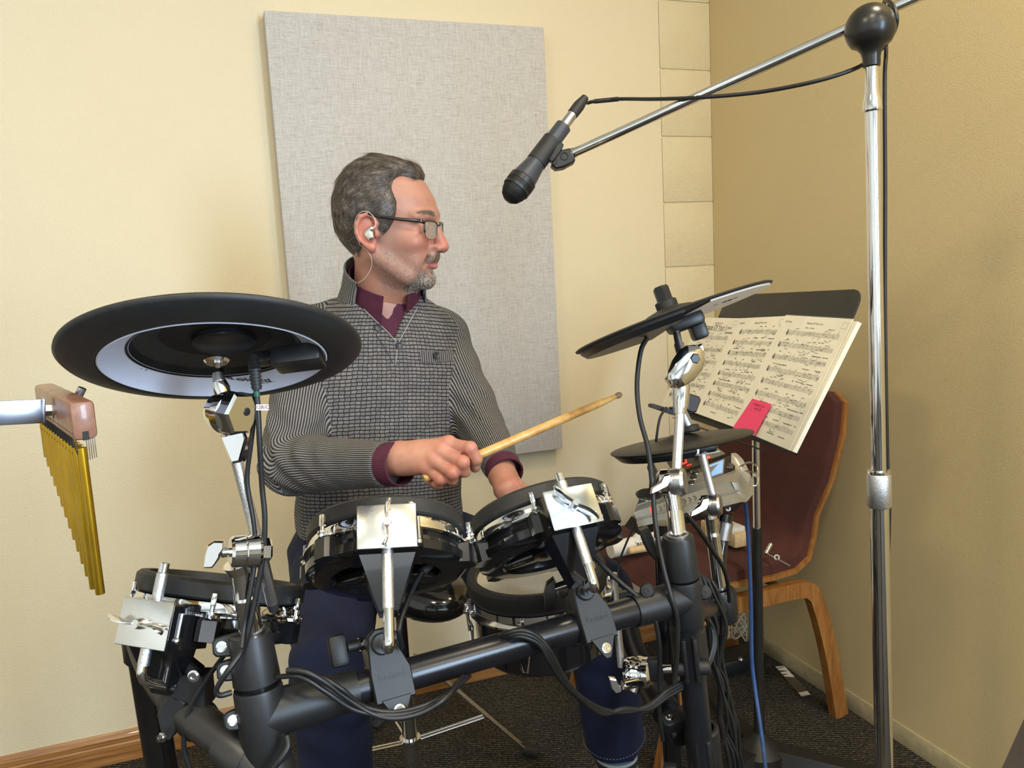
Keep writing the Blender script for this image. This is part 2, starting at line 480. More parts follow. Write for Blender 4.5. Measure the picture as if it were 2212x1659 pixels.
# ------------------------------------------------------------------ shared hardware shapes
def wing(mb, M, L=0.024, wd=0.012, th=0.0045, hub=0.006, hubh=0.014):
    """wing bolt: hub along +z with two swept lobes along x"""
    mb.lathe(M, [(0, 0), (hub, 0), (hub, hubh * .55), (hub * .75, hubh), (0, hubh)], 14)
    for s in (1, -1):
        pts = [(0.002, -th * .6), (L * .45, -th * .55), (L, -th * .25), (L, th * .45), (L * .5, th * .7), (0.002, th * .6)]
        rings = []
        for i in range(7):
            t = i / 6; x = s * (0.003 + (L - .003) * t)
            w_ = wd * (0.55 + 0.75 * sin(pi * min(1, t * 0.85 + .12))) * (1 if t < .99 else .55)
            zc = hubh * .55 + 0.006 * t * t; y0 = s * 0.004 * sin(t * 2.4)
            rings.append([M @ Vector((x, y0 + th * .5 * cos(a), zc + w_ * .5 * sin(a))) for a in [2 * pi * k / 10 for k in range(10)]])
        mb.loft(rings)
    return mb
def bolt(mb, M, r=0.0045, h=0.004):
    mb.lathe(M, [(0, 0), (r * 1.35, 0), (r * 1.35, h * .35), (r, h * .4), (r, h), (r * .55, h), (r * .5, h * .6), (0, h * .6)], 14)
    return mb
def rodpath(pts, bend=0.016, n=6):
    """polyline with rounded corners"""
    pts = [Vector(p) for p in pts]; out = [pts[0]]
    for i in range(1, len(pts) - 1):
        a = (pts[i - 1] - pts[i]).normalized(); b = (pts[i + 1] - pts[i]).normalized()
        p0, p2 = pts[i] + a * bend, pts[i] + b * bend
        for k in range(n + 1):
            t = k / n; out.append(p0 * (1 - t) ** 2 + pts[i] * 2 * t * (1 - t) + p2 * t * t)
    out.append(pts[-1]); return out

def pad_frame(px, py, d, l, r, tilt):
    """pad frame from its centre, its left and right rim ends (pixels) and tilt away from the camera"""
    o = P(px, py, d); rv = (P(r[0], r[1], r[2]) - P(l[0], l[1], l[2])).normalized()
    a = Vector((-rv.y, rv.x, 0)).normalized()
    n = (Z * cos(tilt) + a * sin(tilt)); n = (n - rv * n.dot(rv)).normalized()
    return frame(o, n, -a)      # local x towards camera, y to the left/right, z out of the face

def zs(h):
    return h if h > -.034 else -.034 + (h + .034) * .55
def make_pad(M, label, az, R=0.101, rod_up=0.02, rod_dn=0.13, wing_rot=0.0, plate='plated_plate', group='black drum pads on the rack', nl=6, rot0=0.35, wing_k=1.0):
    t = thing('drum_pad', label, 'drum pad', M @ Vector((0, 0, -0.09)), group)
    MB().lathe(M, [(R - .017, -.004), (R - .013, .002), (R - .004, .002), (R, -.002), (R, -.018), (R - .004, -.021), (R - .017, -.021)], 64, close=True).build('rubber_rim', 'rubber', t)
    MB().lathe(M, [(0, -.007), (R - .016, -.007), (R - .016, -.014), (0, -.014)], 48).build('striking_head', 'head_mesh', t)
    # chrome hoop: upper band, groove, flared lower lip that dips between the ears
    hp = MB().lathe(M, [(R - .010, -.0225), (R - .003, -.0225), (R - .002, -.026), (R - .002, -.033), (R + .003, -.036), (R + .003, -.038), (R - .010, -.038)], 64, close=True)
    lug = MB(); lugs = []
    for k in range(nl):
        a = rot0 + 2 * pi * k / nl
        L = M @ RZ(a)
        hp.add([], [])
        ear = [(R - .004, -.014), (R + .008, -.006), (R + .011, 0), (R + .008, .006), (R - .004, .014)]
        hp.prism(L @ T(0, 0, -.0385), ear, .0035)
        lb = MB()
        lb.cyl(L @ Vector((R + .0065, 0, -.012)), L @ Vector((R + .0065, 0, -.054)), .0026, seg=10)
        lb.box(L @ T(R + .0065, 0, -.018), .0062, .0062, .014, .001)
        lb.lathe(L @ T(R + .0065, 0, -.0345), [(0, 0), (.0058, 0), (.0058, .0028), (0, .0028)], 14)
        lugs.append(lb)
    hoop = hp.build('chrome_hoop', 'chrome', t)
    for lb in lugs: lb.build('lug_bolt', 'chrome', hoop)
    sh = MB().lathe(M, [(r_, zs(h_)) for r_, h_ in [(R - .012, -.036), (R - .005, -.042), (R - .003, -.062), (R + .001, -.066), (R, -.084), (R - .010, -.094), (R - .030, -.096),
                        (R - .034, -.088), (R - .036, -.066), (.030, -.060), (.028, -.092), (0, -.094)]], 64)
    for k in range(nl):
        L = M @ RZ(rot0 + 2 * pi * k / nl)
        sh.prism(L @ T(0, 0, -.064), [(R - .022, -.021), (R + .007, -.013), (R + .0105, -.008), (R + .0105, .008), (R + .007, .013), (R - .022, .021)], .026, .003)
    # radial bars below and hub
    for k in range(3):
        L = M @ RZ(az + 2 * pi * k / 3)
        sh.box(L @ T(R * .45, 0, -.060), R * .9, .034, .012, .004)
    shell = sh.build('shell', 'black_gloss', t, sharp=30)
    # mounting box, chrome face plate, wing bolt
    B = M @ RZ(az)
    br = MB()
    br.prism(B @ T(0, 0, -.074), [(R - .030, -.040), (R + .004, -.036), (R + .030, -.0315), (R + .030, .0315), (R + .004, .036), (R - .030, .040)], .048, .002)
    br.prism(B @ T(R + .004, 0, -.073) @ RX(pi), [(-.03, -.031), (.010, -.031), (.010, .031), (-.03, .031)], .055, 0, top=[(-.05, -.010), (-.022, -.010), (-.022, .010), (-.05, .010)])
    br.build('mount_box', 'black_gloss', t, sharp=30)
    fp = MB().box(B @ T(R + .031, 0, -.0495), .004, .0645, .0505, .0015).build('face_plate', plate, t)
    # side screw and wing bolt
    MB().cyl(B @ Vector((R + .018, .0345, -.035)), B @ Vector((R + .018, .0345, -.064)), .0024, seg=10).ell(B @ T(R + .018, .0345, -.064), .004, .004, .004, 12, 8).build('set_screw', 'chrome', t)
    wing(MB(), B @ T(R + .033, 0, -.0495) @ RY(pi / 2) @ RZ(wing_rot), .026 * wing_k, .013 * wing_k, .0048).build('wing_bolt', 'chrome', fp, sharp=60)
    return t, B

def pix(q):
    v = q - CAM; d = v.dot(_F); return IW / 2 + FPX * v.dot(_R) / d, IH / 2 - FPX * v.dot(_U) / d
def l_rod(B, R, up, ybend, target, label, group='L-shaped tom rods'):
    """knurled L rod through the pad's mount, bent into the rack clamp"""
    dn = .02
    while dn < .25 and pix(B @ Vector((R + .019, 0, -.068 - dn)))[1] < ybend: dn += .002
    a = B @ Vector((R + .019, 0, -.030 + up)); b = B @ Vector((R + .019, 0, -.068 - dn))
    t = thing('tom_rod', label, 'rod', b, group)
    m = B @ Vector((R + .019, 0, -.068 - dn * .62))
    top = B @ Vector((R + .019, 0, -.030 + up - .012))
    MB().cyl(top, m, .0062, seg=18).build('knurled_section', 'knurled_steel', t)
    MB().tube(rodpath([m, b, Vector(target)], .014), .0056, 16).build('polished_bend', 'chrome', t)
    MB().cyl(a, top, .0054, seg=16, bev=.0012).build('rod_tip', 'chrome', t)
    return t

# the three rubber-rimmed pads
Ma = pad_frame(835, 1136, 0.985, (664, 1160, .985), (1004, 1120, .985), radians(38))
pa, Ba = make_pad(Ma, 'black tom pad in front of the drummer with speckled square bracket plate', radians(11), wing_rot=radians(-14), rot0=0.46, R=.097)
Mb_ = pad_frame(1163, 1098, 1.075, (1010, 1168, 1.07), (1328, 1080, 1.09), radians(35))
pb, Bb = make_pad(Mb_, 'black tom pad with bracket plate tinted pale blue as a window reflection beside the drum module', radians(13), R=.099, wing_rot=radians(35), plate='blue_reflection_plate', rot0=0.92, wing_k=1.25)
Mc = pad_frame(484, 1250, 0.985, (310, 1232, .97), (656, 1272, .98), radians(20))
pc, Bc = make_pad(Mc, 'black pad low at the left under the large cymbal pad', radians(-18), R=.101, wing_rot=radians(78), plate='plated_plate', rot0=1.25, wing_k=1.35)

# ------------------------------------------------------------------ drum rack
rack = thing('drum_rack', 'black tubular drum rack with grey plastic T joints', 'drum rack', floor_at(1515, 1900))
def rp(x, d0=.855, d1=1.085):
    """point on the rack's front bar for image column x"""
    k = (x - 560) / (1470 - 560); d = 1 / ((1 - k) / d0 + k / d1)
    return P(x, 1548 + (1291 - 1548) * k, d)
RT = .0190
A0, A1 = rp(566), rp(1478)
bardir = (A1 - A0).normalized()
MB().cyl(A0, A1, RT, seg=32).build('front_bar', 'charcoal_tube', rack)
up_l = (P(543, 1350, .85) - P(585, 1640, .86)).normalized()
# left joint
L0 = A0
mb = MB()
mb.lathe(frame(L0, up_l, bardir), [(0, -.052), (.024, -.052), (.0262, -.046), (.0262, .030), (.0250, .034), (0, .034)], 40)
mb.tube([L0, L0 + bardir * .055, L0 + bardir * .105], [.0262, .0245, .0222], 36)
mb.build('tee_joint', 'grey_plastic', rack)
mb = MB()
mb.lathe(frame(L0 + up_l * .040, up_l, bardir), [(0, 0), (.0252, 0), (.0250, .006), (.0222, .050), (.0208, .053), (0, .053)], 40)
mb.build('collar', 'grey_plastic', rack)
MB().cyl(L0 - up_l * .20, L0 + up_l * .06, .0185, seg=28).build('upright_tube', 'black_gloss', rack)
MB().cyl(L0 - up_l * .72, L0 - up_l * .19, .0185, seg=28).build('upright_tube', 'black_gloss', rack)
side = (-bardir)
for (x, y, d) in [(478, 1397, .845), (487, 1449, .845), (503, 1556, .845)]:
    c = P(x, y, d); nrm = (CAM - c).normalized(); M = frame(c, nrm, (L0 + up_l * ((c - L0).dot(up_l)) - c))
    ce_ = MB().prism(M @ T(0, 0, -.012), [(-.009, -.006), (-.006, -.0095), (0, -.011), (.020, -.013), (.026, -.012), (.026, .012), (.020, .013), (0, .011), (-.006, .0095), (-.009, .006)], .016, .002).build('clamp_ear', 'grey_plastic', rack)
    bolt(MB(), M @ T(0, 0, .004), .0042, .004).build('bolt', 'chrome', ce_)
# lower ring joint under the left T
c = P(583, 1652, .86)
MB().lathe(frame(c, up_l, bardir), [(.019, -.05), (.0265, -.05), (.0265, .006), (.024, .010), (.019, .010)], 36, close=True).build('ring_joint', 'grey_plastic', rack)
# left side tube: curved, runs back to the left upright
sp = [P(600, 1700, .85), P(535, 1636, .855), P(470, 1588, .875), P(405, 1535, .905), P(356, 1478, .94), P(322, 1415, .975), P(302, 1350, 1.0)]
MB().tube(smooth_path(sp, 8), .0205, 28).build('side_bar', 'side_tube', rack)
for i, (a, b, r) in enumerate([(P(545, 1643, .855), P(487, 1603, .872), .0245), (P(436, 1563, .893), P(377, 1508, .925), .0232)]):
    MB().tube([a, a.lerp(b, .08), a.lerp(b, .92), b], [r * .96, r, r, r * .97], 32).build('sleeve', 'side_tube' if i == 0 else 'grey_plastic', rack)
# left rear upright and its foot
a = P(303, 1372, 1.0); b = floor_at(372, 1900); b = Vector((a.x + .02, a.y + .02, 0.03))
MB().cyl(a, b, .0195, seg=28).build('upright_tube', 'black_gloss', rack)
MB().lathe(frame(a, Z), [(0, .014), (.020, .014), (.0225, .010), (.0225, -.03), (.0195, -.034)], 30).build('end_cap', 'grey_plastic', rack)
MB().lathe(frame(Vector((b.x, b.y, 0)), Z), [(0, 0), (.026, 0), (.026, .03), (.021, .05), (0, .05)], 24).build('rubber_foot', 'rubber', rack)

# right joint stack
up_r = (P(1466, 1150, 1.095) - P(1520, 1659, 1.17)).normalized()
R0 = A1
mb = MB()
mb.lathe(frame(R0, up_r, bardir), [(0, -.042), (.0225, -.042), (.0245, -.036), (.0245, .024), (.0235, .028), (0, .028)], 40)
mb.tube([R0, R0 - bardir * .045, R0 - bardir * .085], [.0245, .0230, .0215], 36)
mb.build('tee_joint', 'grey_plastic', rack)
MB().lathe(frame(R0 + up_r * .032, up_r, bardir), [(0, 0), (.0240, 0), (.0238, .006), (.0215, .056), (.0200, .059), (0, .059)], 40).build('collar', 'grey_plastic', rack)
foot_r = R0 - up_r * (R0.z / up_r.z)
MB().cyl(R0 + up_r * .02, R0 - up_r * (R0.z / up_r.z - .01), .0187, seg=28).build('upright_tube', 'charcoal_tube', rack)
MB().lathe(frame(Vector((foot_r.x, foot_r.y, 0)), Z), [(0, 0), (.026, 0), (.026, .03), (.0205, .05), (0, .05)], 24).build('rubber_foot', 'rubber', rack)
def split_clamp(c, ax, h, r, knobdir):
    f = (CAM - c); f = (f - ax * f.dot(ax)).normalized(); fr = frame(c, ax, f)
    mb = MB(); g = .14
    mb.lathe(fr, [(r - .006, -h / 2), (r, -h / 2 + .003), (r, h / 2 - .003), (r - .003, h / 2), (r - .007, h / 2)], 40, a0=g, a1=2 * pi - g)
    for s in (1, -1):
        mb.box(fr @ T(r + .002, s * .0075, 0), .016, .006, h * .96, .0018)
        mb.cyl(fr @ Vector((r - .002, s * .0045, -h * .22)), fr @ Vector((r - .002, s * .026, -h * .22)), .0105, seg=20, bev=.002)
    mb.build('split_clamp', 'grey_plastic', rack)
    k = fr @ Vector((r - .002, knobdir * .028, -h * .22)); k2 = fr @ Vector((r - .002, knobdir * .040, -h * .22)); k3 = fr @ Vector((r - .002, knobdir * .060, -h * .22))
    MB().cyl(k, k2, .006, seg=14).build('knob_shaft', 'chrome', rack)
    MB().box(frame(k2.lerp(k3, .5), (k3 - k2), ax), .036, .013, .020, .004).build('clamp_knob', 'grey_plastic', rack)
split_clamp(P(1490, 1402, 1.115), up_r, .070, .0250, -1)
split_clamp(P(1520, 1625, 1.155), up_r, .085, .0255, -1)
# right side bar running back-down behind, rear post, ears
MB().tube(smooth_path([P(1478, 1592, 1.17), P(1432, 1526, 1.22), P(1398, 1466, 1.28), P(1372, 1412, 1.34), P(1356, 1352, 1.40)], 7), .0190, 26).build('side_bar', 'charcoal_tube', rack)
MB().tube([P(1440, 1538, 1.20), P(1405, 1478, 1.26)], .0225, 28).build('sleeve', 'black_plastic', rack)
a = P(1432, 1130, 1.34); b = Vector((a.x + .01, a.y, .0))
MB().cyl(a, b, .0165, seg=26).build('upright_tube', 'black_gloss', rack)
c = P(1446, 1552, 1.15); M = frame(c, (CAM - c + Z * 1.5), WX)
MB().prism(M @ T(0, 0, -.02), [(-.011, -.006), (-.006, -.011), (.006, -.011), (.03, -.012), (.03, .012), (.006, .011), (-.006, .011), (-.011, .006)], .022, .002).build('clamp_ear', 'grey_plastic', rack)
bolt(MB(), M @ T(0, 0, .002), .0042, .004).build('bolt', 'chrome', rack)
for (x, y, d) in [(1522, 1280, 1.08), (1398, 1276, 1.05)]:
    c = P(x, y, d); M = frame(c, (CAM - c), WX)
    bolt(MB().lathe(M @ T(0, 0, -.014), [(0, 0), (.010, 0), (.010, .012), (.008, .014), (0, .014)], 20), M @ T(0, 0, 0), .0042, .004).build('bolt', 'grey_plastic', rack)

# pipe clamps holding the tom rods
def tom_clamp(x, label, M_lean, knob=True, rodpt=None, scale=1.0):
    c = rp(x); f = (CAM - c); f = (f - bardir * f.dot(bardir)).normalized(); upv = bardir.cross(f) * -1
    if upv.z < 0: upv = -upv
    fr = frame(c, f, bardir)          # local x along bar, y = up-ish, z towards camera
    ysg = 1 if (fr.to_3x3() @ Vector((0, 1, 0))).z > 0 else -1
    t = thing('tom_clamp', label, 'clamp', c - Z * .05, 'tom clamps on the front bar')
    S = Matrix.Diagonal((scale, scale * ysg, scale, 1))
    F = fr @ S
    mb = MB()
    mb.lathe(fr @ RY(pi / 2) @ T(0, 0, -.022 * scale), [(RT, 0), (RT + .004, 0), (RT + .004, .044 * scale), (RT, .044 * scale)], 36, close=True)
    mb.build('saddle', 'grey_plastic', t)
    lean = M_lean
    pl = [(-.023, -.024), (.023, -.024), (.024, .008), (.017 + lean, .040), (.014 + lean, .052), (.006 + lean, .058), (-.006 + lean, .058), (-.014 + lean, .052), (-.017 + lean, .040), (-.024, .008)]
    fpl = MB().prism(F @ T(0, 0, RT - .008), pl, .016, .0022).build('front_plate', 'grey_plastic', t, sharp=28)
    tri = [(-.017, -.020), (.017, -.020), (.006, -.043), (.003, -.0465), (-.003, -.0465), (-.006, -.043)]
    bt = MB().prism(F @ T(0, 0, RT + .006), tri, .004, .0008).build('bolt_tab', 'grey_plastic', t, sharp=28)
    bolt(MB(), F @ T(0, -.034, RT + .010), .0048, .004).build('bolt', 'chrome', bt)
    MB().lathe(F @ T(lean, .040, RT + .007), [(0, 0), (.0125, 0), (.0125, .004), (.011, .0055), (0, .0055)], 26).build('swivel_disc', 'grey_plastic', t)
    # ribbed back half
    mb = MB()
    for k in range(4):
        mb.box(F @ T(-.018 + .012 * k, .032, -.004), .003, .030, .030, .001)
    mb.box(F @ T(0, .046, -.004), .044, .012, .034, .004)
    mb.build('rear_jaw', 'black_plastic', t)
    if knob:
        kx = -1
        ks = MB().cyl(F @ Vector((-.012, .047, .0)), F @ Vector((-.040, .047, .004)), .0065, seg=16).build('knob_shaft', 'grey_plastic', t)
        MB().cyl(F @ Vector((-.022, .047, .0014)), F @ Vector((-.025, .047, .0018)), .0075, seg=16).build('washer', 'chrome', ks)
        MB().box(F @ T(-.050, .046, .004) @ RX(.12), .021, .036, .014, .005).build('clamp_knob', 'grey_plastic', t)
    text_mesh('raised_logo', 'Roland', F @ T(0, .004, RT + .0082), .0115, 'grey_plastic', fpl, extrude=.0004)
    return t, F @ Vector((lean, .040, RT + .012))
ca, ta = tom_clamp(838, 'grey pipe clamp with side knob under the speckled tom plate', -.004)
cb, tb = tom_clamp(1272, 'grey pipe clamp at the right end of the front bar', -.006, knob=False)
l_rod(Ba, .097, -.004, 1402, ta, 'straight knurled rod rising to the tom pad before the drummer')
l_rod(Bb, .099, .030, 1272, tb, 'slanting knurled rod through the blue-tinted tom bracket')
# clamp on the left side tube with lever
t = thing('tom_clamp', 'black lever clamp on the curved left side tube', 'clamp', P(412, 1500, .9), 'tom clamps on the front bar')
cc = P(398, 1470, .915); f = (CAM - cc).normalized()
tl = (sp[2] - sp[4]).normalized(); fr = frame(cc, f, tl)
side_up = P(398, 1400, .915) - P(398, 1470, .915); side_up.normalize()
def Q(x, y, d=.90): return P(x, y, d)
def slabpoly(pts, d, th, bev=.0015):
    """plate outlined by pixel points at depth d, real thickness th going away"""
    o = P(pts[0][0], pts[0][1], d); M = frame(o, -(_F), _R); inv = M.inverted()
    loc = [inv @ P(x, y, d) for x, y in pts]
    area2 = sum(loc[i].x * loc[(i + 1) % len(loc)].y - loc[(i + 1) % len(loc)].x * loc[i].y for i in range(len(loc)))
    if area2 < 0: loc = loc[::-1]
    return M @ T(0, 0, -th), [(p.x, p.y) for p in loc], th
def plate(mb, pts, d, th, bev=.0015):
    M, q, h = slabpoly(pts, d, th); return mb.prism(M, q, h, bev)
plate(MB(), [(368, 1470), (378, 1458), (420, 1462), (438, 1462), (444, 1530), (430, 1548), (402, 1520), (372, 1512)], .885, .030).build('jaw', 'black_plastic', t, sharp=28)
plate(MB(), [(372, 1500), (348, 1520), (338, 1545), (344, 1572), (352, 1600), (366, 1600), (392, 1560), (400, 1520)], .885, .016).build('front_plate', 'grey_plastic', t, sharp=28)
plate(MB(), [(363, 1420), (374, 1418), (392, 1424), (402, 1424), (432, 1448), (430, 1462), (410, 1470), (384, 1452), (372, 1436)], .89, .014, .003).build('lever', 'black_plastic', t, sharp=28)
bolt(MB(), frame(P(419, 1460, .872), -_F, _R), .0050, .004).build('bolt', 'chrome', t)
bolt(MB(), frame(P(352, 1592, .872), (-_F - _R * .6), _R), .0040, .006).build('bolt', 'chrome', t)
l_rod(Bc, .101, .046, 1470, P(372, 1483, .885), 'bent chrome rod under the low left pad')

# rear base plates that show below the pad shells
plate(MB(), [(645, 1207), (652, 1203), (668, 1228), (690, 1240), (745, 1240), (762, 1247), (742, 1259), (672, 1256), (650, 1248)], 1.06, .02, .0015).build('base_plate', 'grey_plastic', pa, sharp=28)
plate(MB(), [(1276, 1160), (1310, 1138), (1324, 1126), (1329, 1156), (1322, 1164), (1286, 1178)], 1.10, .02, .0015).build('base_plate', 'black_plastic', pb, sharp=28)
text_mesh('emblem', 'V', frame(P(1303, 1155, 1.098), -_F, _R), .016, 'dull_steel', pb, sx=1.3)
plate(MB(), [(355, 1379), (440, 1369), (600, 1358), (602, 1364), (440, 1378), (358, 1386)], .97, .02, .001).build('base_bar', 'black_plastic', pc, sharp=28)
# ------------------------------------------------------------------ snare pad with pale head
cS = P(1157, 1228, 1.215)
rv = (P(1306, 1222, 1.225) - P(1006, 1272, 1.205)).normalized(); av = Vector((-rv.y, rv.x, 0)).normalized()
n_ = (Z * cos(radians(-2)) + av * sin(radians(-2))); n_ = (n_ - rv * n_.dot(rv)).normalized()
Ms = frame(cS, n_, -av); RS = .1085
t = thing('snare_pad', 'white-headed snare pad with black lacquer shell beneath the right tom pad', 'drum', Ms @ Vector((0, 0, -.13)))
MB().lathe(Ms, [(0, -.007), (RS - .014, -.006), (RS - .014, -.014), (0, -.014)], 64).build('mesh_head', 'head_mesh', t)
MB().lathe(Ms, [(RS - .016, -.005), (RS - .013, .003), (RS - .004, .004), (RS, 0), (RS + .001, -.020), (RS - .003, -.027), (RS - .016, -.027)], 72, close=True).build('rubber_rim', 'rubber', t)
hp = MB().lathe(Ms, [(RS - .008, -.028), (RS - .002, -.028), (RS - .001, -.038), (RS + .006, -.042), (RS + .006, -.045), (RS - .008, -.045)], 72, close=True)
lg = []
for k in range(6):
    L = Ms @ RZ(radians(-82) + k * pi / 3)
    hp.prism(L @ T(0, 0, -.0455), [(RS - .004, -.016), (RS + .009, -.007), (RS + .013, 0), (RS + .009, .007), (RS - .004, .016)], .0045)
    lb = MB().cyl(L @ Vector((RS + .007, 0, -.033)), L @ Vector((RS + .007, 0, -.075)), .0024, seg=10)
    lb.box(L @ T(RS + .007, 0, -.036), .006, .006, .012, .001)
    # V-shaped wire lug
    lb.tube([L @ Vector((RS + .004, -.012, -.068)), L @ Vector((RS + .007, -.003, -.108)), L @ Vector((RS + .007, .003, -.108)), L @ Vector((RS + .004, .012, -.068))], .0017, 8)
    lb.tube([L @ Vector((RS + .003, -.013, -.066)), L @ Vector((RS + .003, .013, -.066))], .002, 8)
    lg.append(lb)
hps = hp.build('chrome_hoop', 'chrome', t)
for lb in lg: lb.build('lug', 'chrome', hps)
MB().lathe(Ms, [(RS - .010, -.040), (RS - .004, -.046), (RS - .004, -.118), (RS - .014, -.128), (0, -.128)], 72).build('shell', 'black_gloss', t)
text_mesh('head_print', '- VIE -', Ms @ T(-.01, -.005, -.0058) @ RZ(-pi / 2) , .016, 'ink', t, sx=1.0)
# finned sensor box and clip at the right of the snare
t2 = thing('pad_mount', 'black finned mount box beside the snare pad with steel rod', 'mount', P(1330, 1310, 1.2))
for k in range(6):
    plate(MB(), [(1284 + 4 * k, 1296 - 3 * k), (1368, 1274), (1372, 1284), (1290, 1308)], 1.225 + .008 * k, .004, .0005).build('fin', 'black_plastic', t2)
plate(MB(), [(1282, 1304), (1350, 1286), (1352, 1330), (1284, 1350)], 1.23, .05).build('housing', 'black_plastic', t2, sharp=28)
MB().cyl(P(1325, 1238, 1.205), P(1342, 1440, 1.21), .0058, seg=16).build('rod', 'knurled_steel', t2)
MB().cyl(P(1323, 1237, 1.205), P(1325, 1254, 1.205), .0050, seg=16, bev=.001).build('rod_tip', 'chrome', t2)
t3 = thing('rod_clamp', 'chrome wing clamp gripping the snare rod in front of the jeans', 'clamp', P(1370, 1480, 1.2))
M = frame(P(1366, 1452, 1.20), (_R * .93 - _F * .35 + _U * .1), _U)
MB().lathe(M, [(0, -.010), (.021, -.010), (.023, -.006), (.023, .004), (.020, .008), (.020, .016), (.023, .018), (.023, .026), (.018, .030), (0, .030)], 28).build('clamp_barrel', 'chrome', t3)
MB().cyl(P(1388, 1471, 1.18), P(1345, 1481, 1.165), .0075, seg=18, bev=.0015).build('screw', 'chrome', t3)
plate(MB(), [(1316, 1466), (1331, 1468), (1345, 1493), (1343, 1497), (1331, 1500), (1320, 1488)], 1.165, .010, .002).build('wing_knob', 'chrome', t3, sharp=28)
MB().cyl(P(1386, 1420, 1.205), P(1372, 1495, 1.205), .0085, seg=18, bev=.002).build('cross_pin', 'chrome', t3)
# rubber clip in front of snare rim + clamp jaw beside it
plate(MB(), [(1181, 1262), (1196, 1250), (1202, 1262), (1204, 1290), (1196, 1318), (1178, 1318), (1174, 1290)], 1.085, .016, .002).build('rim_clip', 'black_plastic', None, sharp=28, label='black rubber clip standing in front of the snare rim', cat='clip')
MB().cyl(P(1206, 1272, 1.06), P(1236, 1262, 1.05), .0085, seg=18).build('knob_shaft', 'chrome', cb)

# ------------------------------------------------------------------ large cymbal pad (seen from below)
def disc_frame(px, py, d, tilt, roll, yaw):
    """disc frame: x towards the camera, y to the right, z up out of the playing face"""
    rv = Vector((cos(roll) * cos(yaw), cos(roll) * sin(yaw), sin(roll))); a = Vector((-rv.y, rv.x, 0)).normalized()
    n = Z * cos(tilt) + a * sin(tilt); n = (n - rv * n.dot(rv)).normalized()
    return frame(P(px, py, d), n, -a)
def cymbal(M, label, R=.153, under='pad_underside', group='cymbal pads', half=False):
    t = thing('cymbal_pad', label, 'cymbal pad', M @ Vector((0, 0, 0)), group)
    MB().lathe(M, [(0, .030), (.020, .030), (.045, .022), (.07, .010), (R * .75, .006), (R - .006, .002), (R, -.001), (R + .0005, -.004), (R - .003, -.0075), (R * .90, -.0105), (R * .775, -.0150), (R * .755, -.0140), (R * .745, -.008), (R * .75, 0)], 96).build('rubber_surface', 'rubber', t, sharp=60)
    MB().lathe(M, [(R * .752, -.0143), (R * .742, -.0150), (R * .730, -.0125), (R * .70, -.0075), (R * .62, -.001), (R * .56, .0015)], 96).build('underside_plate', under, t, sharp=60)
    MB().lathe(M, [(R * .58, .0000), (R * .565, .0010), (R * .53, .010), (R * .42, .016), (.018, .018), (.018, .014), (0, .014)], 72).build('bell_recess', 'mic_grille', t, sharp=60)
    return t
M1 = disc_frame(468.3, 758.3, .8392, .4242, .0662, .0664); n_ = M1.to_3x3() @ Vector((0, 0, 1))
cy1 = cymbal(M1, 'large round black cymbal pad tilted over the left rack, seen from below', R=.1525)
def cyl_loc(mb, M, p, q, r, r2=None, seg=20, bev=0): return mb.cyl(M @ Vector(p), M @ Vector(q), r, r2, seg, bev)
# local y axis: which side is image right?
ys = 1 if (M1.to_3x3() @ Vector((0, 1, 0))).dot(_R) > 0 else -1
MB().lathe(M1 @ T(-.012, ys * .004, 0), [(0, .0105), (.030, .0105), (.033, .0125), (.033, .018), (0, .018)], 40).build('hub_disc', 'black_plastic', cy1)
MB().box(M1 @ T(-.020, ys * .082, -.012), .040, .054, .022, .005).build('jack_box', 'black_plastic', cy1)
MB().box(M1 @ T(-.025, ys * .048, -.006), .020, .030, .014, .003).build('jack_socket', 'black_plastic', cy1)
text_mesh('underside_logo', 'Roland', M1 @ T(-.092, ys * .006, -.0046) @ RX(pi) @ RZ(pi / 2 * ys * -1 + (pi if ys < 0 else 0)) @ RY(radians(-10)), .019, 'ink', cy1)
text_mesh('underside_print', 'KOREA', M1 @ T(-.103, ys * .030, -.0076) @ RX(pi) @ RZ(pi / 2 * ys * -1 + (pi if ys < 0 else 0)), .0055, 'ink_grey', cy1, spacing=1.5)
text_mesh('approval_mark', 'KC', M1 @ T(-.030, ys * -.092, -.0005) @ RX(pi) @ RZ(pi / 2 * ys * -1 + .7), .011, 'ink_grey', cy1)
# small chrome nut and stem under the pad
ct = thing('cymbal_holder', 'chrome boom arm carrying the large cymbal pad', 'cymbal arm', P(553, 1370, .85), 'cymbal boom arms')
MB().lathe(frame(P(468, 779, .825), n_), [(0, -.003), (.011, -.003), (.013, 0), (.010, .004), (0, .004)], 20).build('felt_nut', 'plated_plate', ct)
MB().cyl(P(469, 775, .83), P(477, 830, .815), .0052, seg=16).build('stem', 'chrome', ct)
MB().cyl(P(470, 806, .812), P(473, 824, .810), .0052, .0062, seg=16).build('stem_end', 'dull_steel', ct)
MB().tube([P(473, 822, .812), P(478, 838, .812), P(483, 860, .812)], [.0066, .0088, .0088], 18).build('stem_sleeve', 'chrome', ct)
